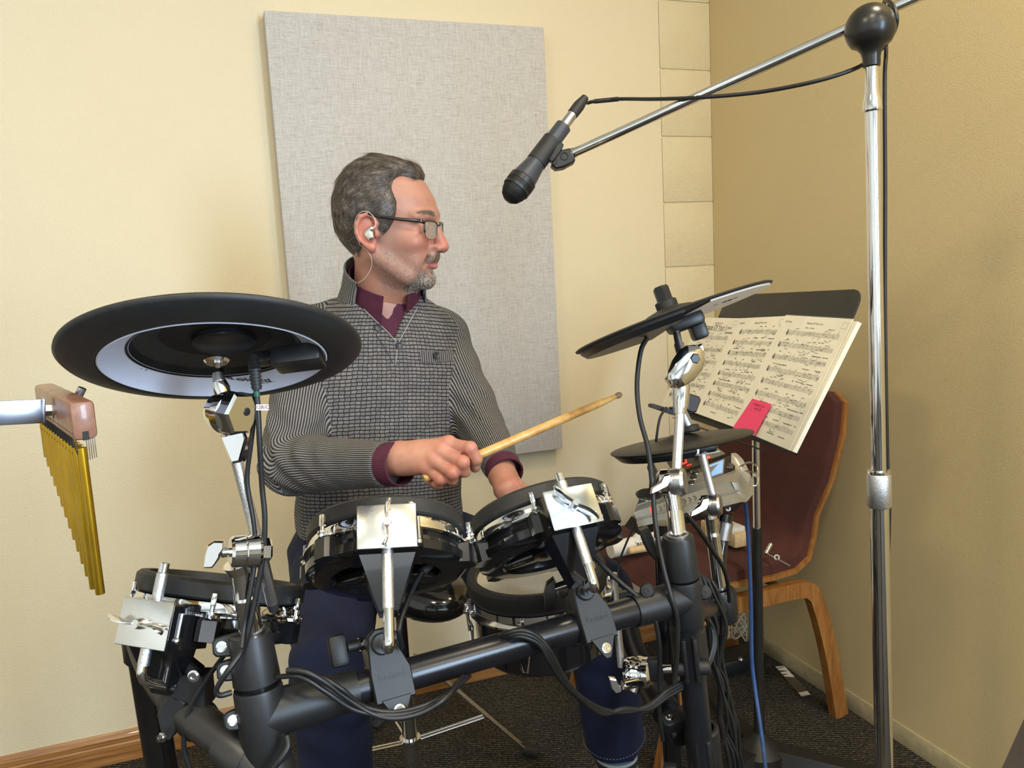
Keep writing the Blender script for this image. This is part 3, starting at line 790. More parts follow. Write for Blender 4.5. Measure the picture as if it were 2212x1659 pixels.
# tilter: hexagonal block, round gear discs
Mt = frame(P(489, 891, .812), (_R * .80 - _U * .1 - _F * .55), _U)
MB().lathe(Mt, [(0, -.016), (.012, -.016), (.019, -.012), (.021, -.006), (.021, 0), (0, 0)], 32).build('gear_disc', 'chrome', ct)
MB().lathe(Mt, [(0, -.027), (.008, -.027), (.009, -.024), (.009, -.017), (0, -.017)], 6).build('hex_nut', 'chrome', ct)
MB().lathe(Mt, [(0, .001), (.0225, .001), (.0230, .004), (.0205, .010), (0, .010)], 32).build('gear_disc', 'chrome', ct)
mb = MB(); hexp = [(.0235 * cos(a), .0205 * sin(a)) for a in [pi / 6 + k * pi / 3 for k in range(6)]]
mb.prism(Mt @ T(.002, 0, .009), hexp, .019, .003).build('tilter_block', 'chrome', ct, sharp=20)
MB().lathe(Mt @ T(.004, -.004, .0275), [(0, .0006), (.0042, .0006), (.0050, 0), (.0042, -.0002)], 16).build('bolt_hole', 'module_dark', ct)
plate(MB(), [(474, 942), (492, 936), (526, 930), (532, 945), (526, 975), (516, 1000), (500, 1003), (490, 985)], .815, .020, .003).build('rod_socket', 'chrome', ct, sharp=25)
MB().cyl(P(508, 985, .823), P(562, 1190, .84), .0062, seg=20).build('boom_rod', 'knurled_steel', ct)
MB().cyl(P(562, 1190, .83), P(589, 1302, .855), .0066, seg=20).build('boom_rod', 'dull_steel', ct)
MB().cyl(P(589, 1302, .855), P(592, 1318, .858), .0064, .0055, seg=20).build('rod_tip', 'rubber', ct)
# boom clamp: barrel, hex nut, wing
ax = (P(585, 1187, .835) - P(495, 1193, .815)).normalized(); Mk = frame(P(497, 1193, .815), ax, _U)
kb = (P(585, 1187, .835) - P(497, 1193, .815)).length
MB().lathe(Mk, [(0, 0), (.0150, 0), (.0170, .003), (.0175, .014), (.0168, .0150), (.0175, .016), (.0180, .028), (.0160, .031), (0, .031)], 30).build('clamp_barrel', 'chrome', ct, sharp=25)
MB().lathe(Mk, [(0, kb - .012), (.0120, kb - .012), (.0128, kb - .002), (.0110, kb), (0, kb)], 6).build('hex_nut', 'chrome', ct, sharp=25)
MB().cyl(Mk @ Vector((0, 0, .028)), Mk @ Vector((0, 0, kb - .010)), .0125, seg=24).build('rod_holder', 'chrome', ct)
MB().cyl(Mk @ Vector((0, 0, -.016)), Mk @ Vector((0, 0, 0)), .0050, seg=16).build('wing_shaft', 'chrome', ct)
plate(MB(), [(441, 1199), (448, 1178), (462, 1169), (482, 1170), (483, 1184), (475, 1198), (474, 1206), (462, 1222), (456, 1228), (438, 1228)], .80, .008, .0018).build('wing_knob', 'chrome', ct, sharp=25)
mb = MB(); mb.tube([P(516, 1214, .825), P(523, 1232, .828)], [.0165, .0145], 24); mb.build('neck', 'chrome', ct, sharp=25)
MB().tube([P(522, 1230, .83), P(528, 1286, .836), P(530, 1290, .836), P(546, 1372, .85)], [.0112, .0112, .0122, .0122], 28).build('support_tube', 'chrome', ct, sharp=20)
MB().lathe(frame(P(545, 1362, .85), up_l), [(.0125, 0), (.0140, 0), (.0140, .003), (.0125, .004)], 28, close=True).build('tube_ring', 'dull_steel', ct)

# cables of the large cymbal pad
plug = thing('plug_cable', 'black right-angle plug cable with white paper tag under the large cymbal', 'cable', P(552, 845, .76))
MB().cyl(P(545, 770, .818), P(551, 800, .812), .0058, .0062, seg=16).build('plug_body', 'black_plastic', plug)
mb = MB()
for k in range(6):
    a = P(550 + k * .8, 797 + k * 7.2, .812); b = P(550.5 + k * .8, 801.5 + k * 7.2, .812); mb.cyl(a, b, .0066 - .0002 * k, seg=14)
mb.cyl(P(550, 797, .812), P(555, 842, .812), .0048, seg=14).build('strain_relief', 'rubber', plug)
cable('lead', [P(553, 838, .812), P(557, 880, .810), P(561, 960, .812), P(566, 1050, .820), P(572, 1120, .822), P(568, 1200, .824), P(552, 1290, .824), P(535, 1370, .822), P(520, 1410, .822), P(492, 1450, .812), P(468, 1488, .815), P(475, 1502, .818), P(500, 1496, .825)], .0030, parent=plug)
MB().cyl(P(554, 846, .810), P(555, 857, .810), .0034, seg=12).build('green_sleeve', simple('green_sleeve', rgb(24, 92, 72), .5).m, plug)
cable('lead', [P(551, 850, .815), P(549, 900, .815), P(542, 960, .818), P(534, 1040, .822), P(548, 1130, .824), P(552, 1200, .826), P(538, 1290, .822), P(528, 1350, .822), P(522, 1400, .812)], .0026, parent=plug)
tg = MB(); tg.box(frame(P(567, 880, .806), -_F + _R * .1, _R), .0128, .0062, .0004)
tg.build('paper_tag', 'white_plastic', plug)
text_mesh('tag_print', '12R/C', frame(P(567, 880, .8055), -_F + _R * .1, _R), .0052, 'ink_pink', plug, extrude=.00005)
cable('thin_cable', [P(490, 1408, .86), P(466, 1440, .87), P(440, 1478, .875), P(412, 1525, .878), P(400, 1570, .88), P(398, 1620, .885), P(412, 1665, .89), P(430, 1720, .9)], .0028, label='thin black cable hanging down over the left side tube')
cable('thin_cable', [P(620, 1590, .83), P(622, 1612, .825), P(606, 1640, .82), P(585, 1668, .82)], .0035, label='short black cable loop at the bottom of the left joint')

# ------------------------------------------------------------------ bar chimes
bc = thing('bar_chimes', 'row of brass bar chimes hanging from a brown wooden bar', 'chimes', P(150, 960, .74))
ca0, ca1 = P(97, 828, .86), P(184, 950, .70)
chd = (ca1 - ca0).normalized()
fr = frame((ca0 + ca1) / 2, Z, chd); cl = (ca1 - ca0).length
L_ = cl + .010
mb = MB(); mb.box(fr @ T(0, 0, .0), L_, .020, .0345, .004); mb.build('wooden_bar', 'cherry_bar', bc)
MB().box(fr @ T(L_ / 2 - .0016, 0, -.0135), .004, .005, .008).build('cord_slot', 'ink', bc)
fc = -1 if (fr.to_3x3() @ Vector((0, 1, 0))).dot(CAM - ca0) < 0 else 1
NCH = 27
for k in range(NCH):
    u = k / (NCH - 1)
    x = -L_ / 2 + .006 + (L_ - .009) * u
    ln = .034 + .102 * u
    top = fr @ Vector((x, fc * (.004 + .003 * (k % 2)), -.024))
    q = MB().cyl(top, top - Z * ln, .0040, seg=10)
    q.build('chime', 'brass_chime', bc, sharp=60)
    MB().tube([fr @ Vector((x, fc * .0102, -.0145)), fr @ Vector((x + .002, fc * .0095, -.022)), top - Z * .006 + fr.to_3x3() @ Vector((0, fc * .0036, 0))], .0006, 5).build('cord', 'ink', bc)
for k in range(5):
    y = -.002 - .0016 * k * fc
    MB().cyl(fr @ Vector((L_ / 2 - .001 - .002 * k, -fc * .002 * k, -.014)), fr @ Vector((L_ / 2 - .003 - .0015 * k, -fc * (.002 * k), -.036)), .0005, seg=5).build('cord', 'dull_steel', bc)
mb = MB()
for k in range(NCH):
    x = -L_ / 2 + .006 + (L_ - .009) * k / (NCH - 1)
    mb.cyl(fr @ Vector((x, fc * .0101, -.0105)), fr @ Vector((x, fc * .0104, -.0105)), .0007, seg=6)
mb.build('peg_hole', 'chair_fabric', bc)
# flat mounting bar from the left with bolt and wing screw
mbk = thing('mounting_bar', 'flat zinc mounting bar entering from the left edge', 'bracket', P(40, 895, .745))
b0, b1 = P(-260, 905, .70), P(94, 888, .765)
dd = (b1 - b0).normalized(); fr2 = frame((b0 + b1) / 2, dd.cross(Z) * -1, dd)
MB().box(fr2, (b1 - b0).length, .0235, .003, .0008).build('bar', 'zinc_bar', mbk)
MB().box(frame(P(95, 886, .765), dd, Z), .024, .014, .003, .001).build('end_flange', 'zinc_bar', mbk)
MB().cyl(P(88, 887, .765), P(122, 884, .775), .0030, seg=12).build('bolt_shank', 'dull_steel', mbk)
MB().lathe(frame(P(97, 886, .765), dd), [(0, 0), (.0062, 0), (.0062, .006), (0, .006)], 6).build('hex_nut', 'dull_steel', mbk, sharp=20)
MB().lathe(frame(P(113, 885, .772), dd), [(0, 0), (.009, 0), (.009, .0014), (0, .0014)], 20).build('washer', 'dull_steel', mbk)
MB().cyl(P(162, 884, .80), P(180, 880, .805), .0022, seg=10).build('bolt_tip', 'dull_steel', mbk)
MB().tube([P(160, 878, .80), P(166, 862, .80), P(178, 838, .80)], [.003, .0042, .0042], 14).build('wing_arm', 'dull_steel', mbk)

# ------------------------------------------------------------------ right-hand cymbal pads
M2 = disc_frame(1450.0, 686.5, 1.172, .176, .285, .027)
ys = 1 if (M2.to_3x3() @ Vector((0, 1, 0))).dot(_R) > 0 else -1
R2 = .1525
t = thing('cymbal_pad', 'thin cymbal pad tilted up beside the sheet music with pale underside', 'cymbal pad', M2 @ Vector((0, 0, 0)), 'cymbal pads')
MB().lathe(M2, [(0, .016), (.016, .016), (.034, .012), (.045, .006), (R2 * .7, .004), (R2 - .004, .001), (R2, -.001), (R2 - .001, -.003), (R2 - .006, -.0035), (0, -.0035)], 96).build('rubber_surface', 'rubber', t, sharp=60)
a0 = radians(10) if ys > 0 else radians(190)
MB().lathe(M2 @ RZ(a0), [(0, -.0037), (R2 - .004, -.0037), (R2 - .006, -.0058), (0, -.0058)], 48, a0=0, a1=radians(160)).build('underside_plate', 'pad_underside_b', t)
mb = MB(); half = [(r_ * cos(a), r_ * sin(a)) for r_, a in [(R2 - .006, radians(4 + k * 10.75)) for k in range(17)]]
mb.prism(M2 @ T(0, 0, -.0035) @ RX(pi) @ RZ(a0 * 0 + (0 if ys > 0 else pi)), [(x, y) for x, y in half], .012, .008)
mb.build('sensor_body', 'black_plastic', t, sharp=30)
MB().box(M2 @ T(.02, ys * .012, -.014), .05, .052, .022, .007).build('hub_housing', 'black_plastic', t)
MB().box(M2 @ T(.005, ys * .030, -.030), .034, .022, .030, .005).build('jack_box', 'black_plastic', t)
text_mesh('underside_print', '|-  FCC\n   KC', M2 @ T(.030, ys * .075, -.0060) @ RX(pi) @ RZ(-pi / 2 * ys + (0 if ys > 0 else pi)), .012, 'ink', t)
# felt and hex nut on top
MB().lathe(M2, [(0, .015), (.0165, .015), (.0165, .026), (.013, .028), (0, .028)], 28).build('felt_washer', 'rubber', t)
MB().lathe(M2, [(0, .027), (.0125, .027), (.0125, .047), (.010, .050), (0, .050)], 6).build('hex_nut', 'black_plastic', t, sharp=20)

def wing_tilter(t, pts_body, d, tip, ang=0):
    pass
ar = thing('cymbal_holder', 'chrome boom arm with bird-shaped wing bolt under the thin cymbal pad', 'cymbal arm', P(1464, 1150, 1.1), 'cymbal boom arms')
MB().cyl(P(1465, 684, 1.155), P(1470, 712, 1.15), .0085, seg=20, bev=.001).build('stem_collar', 'chrome', ar)
MB().lathe(frame(P(1454, 697, 1.138), -_F, _R), [(0, 0), (.0048, 0), (.0048, .004), (.003, .0055), (0, .0055)], 16).build('set_screw', 'dull_steel', ar)
MB().tube([P(1460, 710, 1.15), P(1466, 742, 1.14), P(1466.5, 743, 1.14), P(1473, 772, 1.13), P(1473.5, 773, 1.13), P(1480, 800, 1.12)], [.0055, .0055, .0072, .0072, .0050, .0050], 20).build('stem', 'dull_steel', ar, sharp=30)
mb = MB()
# egg-shaped tilter shell with beak
ax = (P(1512, 752, 1.10) - P(1448, 826, 1.10)).normalized(); Me = frame(P(1483, 790, 1.105), -_F + _R * .25, ax)
prof = [(-.036, .004), (-.034, .0105), (-.024, .0165), (-.008, .0215), (.010, .0225), (.022, .0185), (.030, .0105), (.034, .003)]
rings = []
for x_, w_ in prof:
    rings.append([Me @ Vector((x_, w_ * cos(2 * pi * k / 20), .013 * (w_ / .0225) ** .6 * sin(2 * pi * k / 20))) for k in range(20)])
mb.loft(rings); mb.build('tilter_shell', 'chrome', ar, sharp=50)
MB().lathe(Me @ T(.012, .001, .0125), [(0, .0015), (.0062, .0015), (.0078, 0), (.0062, -.001)], 6).build('hex_recess', 'module_dark', ar, sharp=20)
plate(MB(), [(1499, 775), (1511, 744), (1518, 741), (1522, 752), (1520, 775), (1524, 782), (1514, 800), (1503, 797)], 1.105, .010, .003).build('wing_lobe', 'chrome', ar, sharp=40)
plate(MB(), [(1438, 818), (1446, 806), (1470, 820), (1468, 838), (1452, 838)], 1.11, .014, .004).build('wing_lobe', 'chrome', ar, sharp=40)
MB().tube([P(1470, 826, 1.115), P(1472, 836, 1.115), P(1470, 880, 1.115)], [.0095, .0125, .0108], 24).build('socket', 'chrome', ar, sharp=30)
MB().tube([P(1471, 870, 1.115), P(1469, 893, 1.115)], [.0095, .0088], 24).build('socket_end', 'chrome', ar)
MB().cyl(P(1469, 890, 1.115), P(1461, 1032, 1.105), .0072, seg=12).build('boom_rod', 'knurled_steel', ar, sharp=20)
def wing_joint(t, x, y, d, s=1.0):
    """knuckle on top of a tube: drum, cream cap and winged screw"""
    M = frame(P(x, y, d), (_R * .9 - _F * .4 + _U * .12), _U)
    MB().lathe(M, [(0, .004 * s), (.0185 * s, .004 * s), (.0195 * s, .008 * s), (.0195 * s, .020 * s), (.017 * s, .024 * s), (0, .024 * s)], 30).build('gear_disc', 'dull_steel', t, sharp=25)
    MB().lathe(M, [(0, -.014 * s), (.015 * s, -.014 * s), (.0195 * s, -.008 * s), (.0195 * s, .002 * s), (0, .002 * s)], 30).build('clamp_barrel', 'chrome', t, sharp=25)
    plate(MB(), [(x - 38 * s, y + 26 * s), (x - 36 * s, y + 14 * s), (x - 16 * s, y - 2 * s), (x - 8 * s, y - 16 * s), (x + 4 * s, y - 18 * s), (x + 6 * s, y - 4 * s), (x + 2 * s, y + 8 * s), (x - 10 * s, y + 16 * s), (x - 26 * s, y + 22 * s)], d - .024, .008, .0025).build('wing_knob', 'chrome', t, sharp=40)
wing_joint(ar, 1444, 1042, 1.10)
MB().tube([P(1449, 1058, 1.10), P(1452, 1072, 1.10), P(1452.4, 1073, 1.10), P(1457, 1103, 1.10), P(1458, 1108, 1.10), R0 + up_r * .070], [.0120, .0120, .0108, .0108, .0124, .0124], 28).build('support_tube', 'chrome', ar, sharp=20)
MB().lathe(frame(R0 + up_r * .0915, up_r), [(.0125, -.002), (.0150, -.002), (.0150, .002), (.0125, .003)], 28, close=True).build('tube_ring', 'dull_steel', ar)
# black lever left of the right collar
plate(MB(), [(1384, 1148), (1402, 1140), (1420, 1180), (1424, 1205), (1416, 1212), (1402, 1196), (1390, 1170)], 1.13, .022, .003).build('clamp_lever', 'black_plastic', rack, sharp=28)
MB().cyl(P(1416, 1170, 1.125), P(1440, 1166, 1.115), .006, seg=14).build('knob_shaft', 'dull_steel', rack)

# lower small cymbal pad
M3 = disc_frame(1470.9, 954.3, 1.436, .1385, .1194, .0487); R3 = .131
t = thing('cymbal_pad', 'small dark cymbal pad below, between boom arm and drum module', 'cymbal pad', M3 @ Vector((0, 0, 0)), 'cymbal pads')
MB().lathe(M3, [(0, .014), (.016, .014), (.030, .010), (.042, .005), (R3 * .75, .0035), (R3 - .004, .001), (R3, -.001), (R3 - .001, -.003), (R3 - .006, -.004), (0, -.004)], 96).build('rubber_surface', 'stand_black', t, sharp=60)
ys = 1 if (M3.to_3x3() @ Vector((0, 1, 0))).dot(_R) > 0 else -1
mb = MB(); half = [((R3 - .006) * cos(a), (R3 - .006) * sin(a)) for a in [radians(2 + k * 11) for k in range(17)]]
mb.prism(M3 @ T(0, 0, -.0035) @ RX(pi) @ RZ(0 if ys > 0 else pi), half, .014, .010); mb.build('sensor_body', 'black_plastic', t, sharp=30)
MB().box(M3 @ T(.02, ys * .028, -.013), .05, .050, .020, .005).build('hub_housing', 'black_plastic', t)
MB().box(M3 @ T(.045, ys * .030, -.0235), .010, .048, .0015).build('edge_strip', 'chrome', t)
MB().lathe(M3 @ T(0, ys * .018, 0), [(0, .015), (.020, .015), (.022, .019), (.020, .025), (.0185, .027), (0, .027)], 28).build('felt_washer', 'rubber', t)
MB().cyl(M3 @ Vector((0, ys * .018, .027)), M3 @ Vector((-.002, ys * .010, .060)), .0105, .0095, seg=22).build('clutch_tube', 'zinc_bar', t)
ar2 = thing('cymbal_holder', 'short chrome arm rising in front of the drum module', 'cymbal arm', P(1552, 1275, 1.4), 'cymbal boom arms')
MB().cyl(P(1514, 958, 1.405), P(1522, 984, 1.40), .0088, seg=20, bev=.001).build('stem_collar', 'chrome', ar2)
MB().box(frame(P(1503, 975, 1.385), -_F, _R), .011, .016, .012, .002).build('stem_block', 'dull_steel', ar2)
MB().cyl(P(1517, 982, 1.39), P(1541, 1076, 1.385), .0072, seg=14).build('boom_rod', 'knurled_steel', ar2)
wing_joint(ar2, 1528, 1092, 1.37, .98)
MB().tube([P(1533, 1108, 1.375), P(1535, 1120, 1.375), P(1535.4, 1121, 1.375), P(1538, 1148, 1.38), P(1540, 1155, 1.38), P(1556, 1280, 1.40)], [.0118, .0118, .0106, .0106, .0122, .0122], 28).build('support_tube', 'chrome', ar2, sharp=20)
MB().tube([P(1556, 1280, 1.40), P(1566, 1375, 1.42)], .0095, 20).build('inner_tube', 'dull_steel', ar2)
MB().lathe(frame(P(1560, 1300, 1.40), up_r), [(.0125, -.034), (.024, -.034), (.026, -.030), (.026, .020), (.023, .024), (.0125, .024)], 32, close=True).build('pipe_clamp', 'grey_plastic', ar2)
plate(MB(), [(1572, 1284), (1586, 1290), (1590, 1318), (1589, 1348), (1580, 1338), (1570, 1306)], 1.385, .014, .003).build('clamp_lever', 'grey_plastic', ar2, sharp=28)

MB().cyl(P(1496, 1322, 1.12), P(1560, 1312, 1.42), .0165, seg=24).build('rear_bar', 'charcoal_tube', rack)

# black clip device by the music desk
t = thing('clip_device', 'small black clip-on device in front of the first music page', 'device', P(1470, 900, 1.5))
plate(MB(), [(1482, 856), (1488, 849), (1512, 857), (1515, 864), (1505, 890), (1497, 893), (1476, 884)], 1.50, .02, .003).build('body', 'module_dark', t, sharp=28)
plate(MB(), [(1406, 873), (1412, 872), (1462, 888), (1464, 895), (1456, 897), (1406, 880)], 1.49, .03, .001).build('clip_arm', 'stand_black', t, sharp=28)
plate(MB(), [(1448, 880), (1480, 874), (1484, 892), (1458, 898)], 1.50, .02, .002).build('hinge', 'module_dark', t, sharp=28)

# ------------------------------------------------------------------ drum module
def hexa(mb, a, b, c, d, e, f, g, h):
    return mb.add([a, b, c, d, e, f, g, h], [(0, 1, 2, 3), (7, 6, 5, 4), (0, 4, 5, 1), (1, 5, 6, 2), (2, 6, 7, 3), (3, 7, 4, 0)])
FL, FR, BR_, BL = P(1370, 1106, 1.40), P(1588, 1034, 1.53), P(1590, 980, 1.60), P(1389, 1060, 1.48)
LL, LR = P(1378, 1139, 1.40), P(1612, 1082, 1.52)
md = thing('drum_module', 'silver electronic drum module with blue screen', 'drum module', (LL + LR) / 2 - Z * .03)
dn = (BL - FL).cross(FR - FL).normalized(); dn = dn if dn.z > 0 else -dn
def pan(u, v_, h=0.0):
    a = FL.lerp(FR, u); b = BL.lerp(BR_, u); return a.lerp(b, v_) + dn * h
th = .026
hexa(MB(), FL, FR, BR_, BL, LL, LR, BR_ - dn * .05, BL - dn * .05).build('case', 'module_silver', md, sharp=30)
hexa(MB(), pan(.0, .30, .0005), pan(.995, .30, .0005), pan(.995, .97, .0005), pan(.0, .97, .0005), pan(.0, .30, .002), pan(.995, .30, .002), pan(.995, .97, .002), pan(.0, .97, .002)).build('control_panel', 'module_panel', md, sharp=30)
MB().tube([pan(0, .28, .001), pan(1, .28, .001)], .0016, 8).build('panel_edge', 'module_silver', md)
lip = lambda u, v_, h=0: FL.lerp(FR, u).lerp(LL.lerp(LR, u), v_) + (CAM - FL).normalized() * h
MB().tube([lip(0, .5, .001), lip(1, .5, .001)], .0022, 8).build('front_ridge', 'module_silver', md)
# underside dark connector bay
hexa(MB(), LL + (LR - LL) * .08, LL + (LR - LL) * .98, LL + (LR - LL) * .98 - Z * .028 + WN * .03, LL + (LR - LL) * .08 - Z * .028 + WN * .03,
     *[q + WN * .06 for q in (LL + (LR - LL) * .08, LL + (LR - LL) * .98, LL + (LR - LL) * .98 - Z * .028 + WN * .03, LL + (LR - LL) * .08 - Z * .028 + WN * .03)]).build('jack_bay', 'module_dark', md, sharp=30)
jd = (LR - LL).normalized()
for u, in [(.86,)]:
    q = LL + (LR - LL) * u - Z * .012 - WN * .001 + WN * .014
    MB().lathe(frame(q, (CAM - q), jd), [(.002, 0), (.005, 0), (.005, .003), (.002, .003)], 18, close=True).build('jack_socket', 'dull_steel', md)
# rounded end cap
cap = [P(1588, 978, 1.585), P(1600, 990, 1.57), P(1616, 1020, 1.55), P(1627, 1052, 1.54), P(1624, 1070, 1.53), P(1613, 1084, 1.52), P(1590, 1042, 1.52), P(1584, 1032, 1.53), P(1588, 1010, 1.56)]
ctr = sum(cap, Vector()) / len(cap); rr = []
for s_, o_ in [(1.0, -.012), (1.0, 0), (.94, .006), (.75, .009)]:
    rr.append([ctr + (p - ctr) * s_ + (jd * .8 - _F * .25) * o_ for p in cap])
MB().loft(rr).build('end_cap', 'module_silver', md, sharp=40)
sq = [(.70, .38), (.855, .38), (.855, .90), (.70, .90)]
MB().add([pan(u, v_, .0026) for u, v_ in sq], [(0, 1, 2, 3)]).build('screen', 'lcd_blue', md, sharp=None)
fr_ = [(.625, .32), (.865, .32), (.865, .95), (.625, .95)]
mb = MB(); mb.add([pan(u, v_, .0022) for u, v_ in fr_], [(0, 1, 2, 3)]); mb.build('screen_bezel', 'module_silver', md, sharp=None)
dark = [(.87, .32), (.99, .32), (.99, .95), (.87, .95)]
MB().add([pan(u, v_, .0023) for u, v_ in dark], [(0, 1, 2, 3)]).build('logo_strip', 'module_dark', md, sharp=None)
text_mesh('logo', 'Roland', frame(pan(.945, .62, .0028), dn, (BL - FL)) , .017, 'module_silver', bpy.data.objects['logo_strip'], extrude=.0001)
for (u, v_, r_) in [(.52, .42, .0085), (.535, .62, .0085), (.55, .83, .0085), (.20, .50, .009)]:
    M = frame(pan(u, v_, .002), dn, FR - FL)
    bb = MB().lathe(M, [(0, .003), (r_ * .8, .003), (r_, .001), (r_, 0)], 20).build('button', 'module_dark', md)
    MB().torus(M @ T(0, 0, .0012), r_, .0008, 22, 6).build('button_ring', 'chrome', bb)
M = frame(pan(.09, .55, .002), dn, FR - FL)
vd = MB().lathe(M, [(0, .005), (.020, .005), (.023, .002), (.023, 0)], 32).build('value_dial', 'black_plastic', md)
MB().torus(M @ T(0, 0, .001), .0235, .001, 32, 6).build('dial_ring', 'chrome', vd)
for u in (.22, .27, .40, .45, .50, .55):
    q = lip(u, .28, .001); MB().lathe(frame(q, CAM - q, jd), [(.0034, 0), (.0048, 0), (.0048, .0012), (.0034, .0012)], 18, close=True).build('round_key', 'module_panel', md)
q = lip(.15, .20, .0015); MB().lathe(frame(q, CAM - q, jd), [(0, .0016), (.0050, .0016), (.0060, 0)], 20).build('lit_key', 'led_red', md)
for k, (ya, yb) in enumerate([((1600, 1008), (1628, 1020)), ((1596, 1026), (1626, 1046))]):
    pts = [P(ya[0] - 2, ya[1], 1.56), P(ya[0] + 18, ya[1] - 9, 1.55), P(1632, ya[1] - 3, 1.54), P(1638, ya[1] + 10, 1.53), P(1634, ya[1] + 22, 1.52), P(yb[0], yb[1] + 3, 1.52)]
    MB().tube(smooth_path(pts, 6), .0016, 8).build('wire_guard', 'chrome', md)
# clamp post under module
MB().tube([P(1570, 1110, 1.50), P(1562, 1150, 1.50), P(1556, 1195, 1.50), P(1550, 1305, 1.45)], .0125, 18).build('mount_post', 'black_gloss', md)
MB().cyl(P(1569, 1128, 1.49), P(1562, 1165, 1.49), .0132, seg=18).build('post_sleeve', 'dull_steel', md)

# second device behind: black effects pad with red light rings
dv = thing('effects_unit', 'black effects unit with glowing red arcs behind the drum module', 'effects unit', P(1490, 1030, 1.66))
C0, C1, C2, C3 = P(1426, 1034, 1.64), P(1568, 984, 1.78), P(1512, 944, 1.86), P(1404, 986, 1.72)
up = (C1 - C0).cross(C3 - C0).normalized(); up = up if up.z > 0 else -up
pq = lambda u, v_, h=0: C0.lerp(C1, u).lerp(C3.lerp(C2, u), v_) + up * h
hexa(MB(), pq(0, 0), pq(1, 0), pq(1, 1), pq(0, 1), pq(0, 0, -.03), pq(1, 0, -.03), pq(1, 1, -.03), pq(0, 1, -.03)).build('case', 'module_dark', dv, sharp=30)
for u0, u1 in ((0, .18), (.78, 1.0)):
    hexa(MB(), pq(u0, .04, .001), pq(u1, .04, .001), pq(u1, .96, .001), pq(u0, .96, .001), pq(u0, .04, .004), pq(u1, .04, .004), pq(u1, .96, .004), pq(u0, .96, .004)).build('end_panel', 'module_silver', dv, sharp=30)
for (u, v_) in [(.38, .40), (.68, .36)]:
    M = frame(pq(u, v_, .002), up, C1 - C0)
    MB().torus(M, .014, .0022, 20, 6, a0=radians(-130), a1=radians(-20)).build('light_ring', 'led_red', dv)
    MB().lathe(M, [(0, .008), (.010, .008), (.011, .0)], 22).build('knob', 'black_plastic', dv)
for k in range(3):
    q = pq(.42 + .025 * k, .10, .0015); MB().lathe(frame(q, up), [(0, .001), (.0018, .001), (.002, 0)], 8).build('indicator', 'led_red', dv)
q = pq(.36, .88, .0015); MB().lathe(frame(q, up), [(0, .001), (.0026, .001), (.003, 0)], 8).build('indicator', 'led_red', dv)
MB().box(frame(pq(.72, .12, .003), up, C1 - C0), .024, .008, .004, .001).build('lit_button', simple('lit_coral', rgb(240, 110, 90), .4, Emission_Color=(1, .2, .12, 1), Emission_Strength=.5).m, dv)

# ------------------------------------------------------------------ music stand with pages
At = [P(1513, 686, 2.12), P(1601, 688, 1.88), P(1703, 683, 1.666), P(1849, 692, 1.43)]
Ab = [P(1429, 877, 2.15), P(1502, 892, 1.91), P(1589, 924, 1.695), P(1711, 975, 1.46)]
pxd = (At[3] - At[0]).normalized(); pdn = ((Ab[3] - At[3]) + (Ab[0] - At[0])); pdn = (pdn - pxd * pdn.dot(pxd)).normalized()
pn = pxd.cross(pdn); pn = pn if pn.dot(CAM - At[3]) > 0 else -pn
DM = frame(At[0], pn, pxd)             # local x along page tops, y up the desk, z towards the reader
ysd = -1 if (DM.to_3x3() @ Vector((0, 1, 0))).dot(pdn) > 0 else 1
base = floor_at(1641, 1640)
ms = thing('music_stand', 'black music stand with wide desk near the corner', 'music stand', base)
def rpoly(x0, x1, y0, y1, rb, rt):
    q = []
    for cx, cy, r_, a in [(x1 - rb, y0 + rb, rb, -90), (x1 - rt, y1 - rt, rt, 0), (x0 + rt, y1 - rt, rt, 90), (x0 + rb, y0 + rb, rb, 180)]:
        for k in range(5):
            an = radians(a + 90 * k / 4); q.append((cx + r_ * cos(an), cy + r_ * sin(an)))
    return q
MB().prism(DM @ T(0, 0, -.018), rpoly(.075, .665, -.268 * 1, .070, .004, .035) if ysd > 0 else [(x, -y) for x, y in rpoly(.075, .665, -.268, .070, .004, .035)][::-1], .003, .0008).build('desk', 'stand_black', ms, sharp=28)
MB().box(DM @ T(.33, ysd * -.281, -.004), .44, .0025, .030, .0008).build('ledge', 'stand_black', ms)
hub = DM @ Vector((.37, ysd * -.17, -.03))
tube_top = Vector((base.x, base.y, .83))
MB().cyl(base + Z * .05, Vector((base.x, base.y, .60)), .0128, .0118, seg=24).build('lower_tube', 'stand_black', ms)
MB().cyl(Vector((base.x, base.y, .60)), tube_top, .0090, seg=20).build('inner_tube', 'chrome', ms)
MB().tube([tube_top, tube_top + Z * .02, hub], [.012, .012, .012], 16).build('tilt_bracket', 'stand_black', ms)
MB().lathe(frame(base, Z), [(0, .075), (.017, .075), (.022, .060), (.040, .045), (.058, .028), (.060, 0.002)], 30).build('base_hub', 'stand_black', ms)
for dx, dy in [(2212, 1668), (1560, 1690), (1560, 1535)]:
    e = floor_at(dx if dx < 2000 else 1860, dy); u = (e - base).normalized(); L = .33
    fr = frame(base, Z, u)
    MB().loft([[fr @ Vector((x, y * w_, h)) for y, h in ((-1, .002), (1, .002), (.7, hh), (-.7, hh))] for x, w_, hh in ((.03, .030, .042), (.09, .030, .034), (.20, .024, .016), (L, .020, .010))]).build('base_leg', 'stand_black', ms, sharp=28)

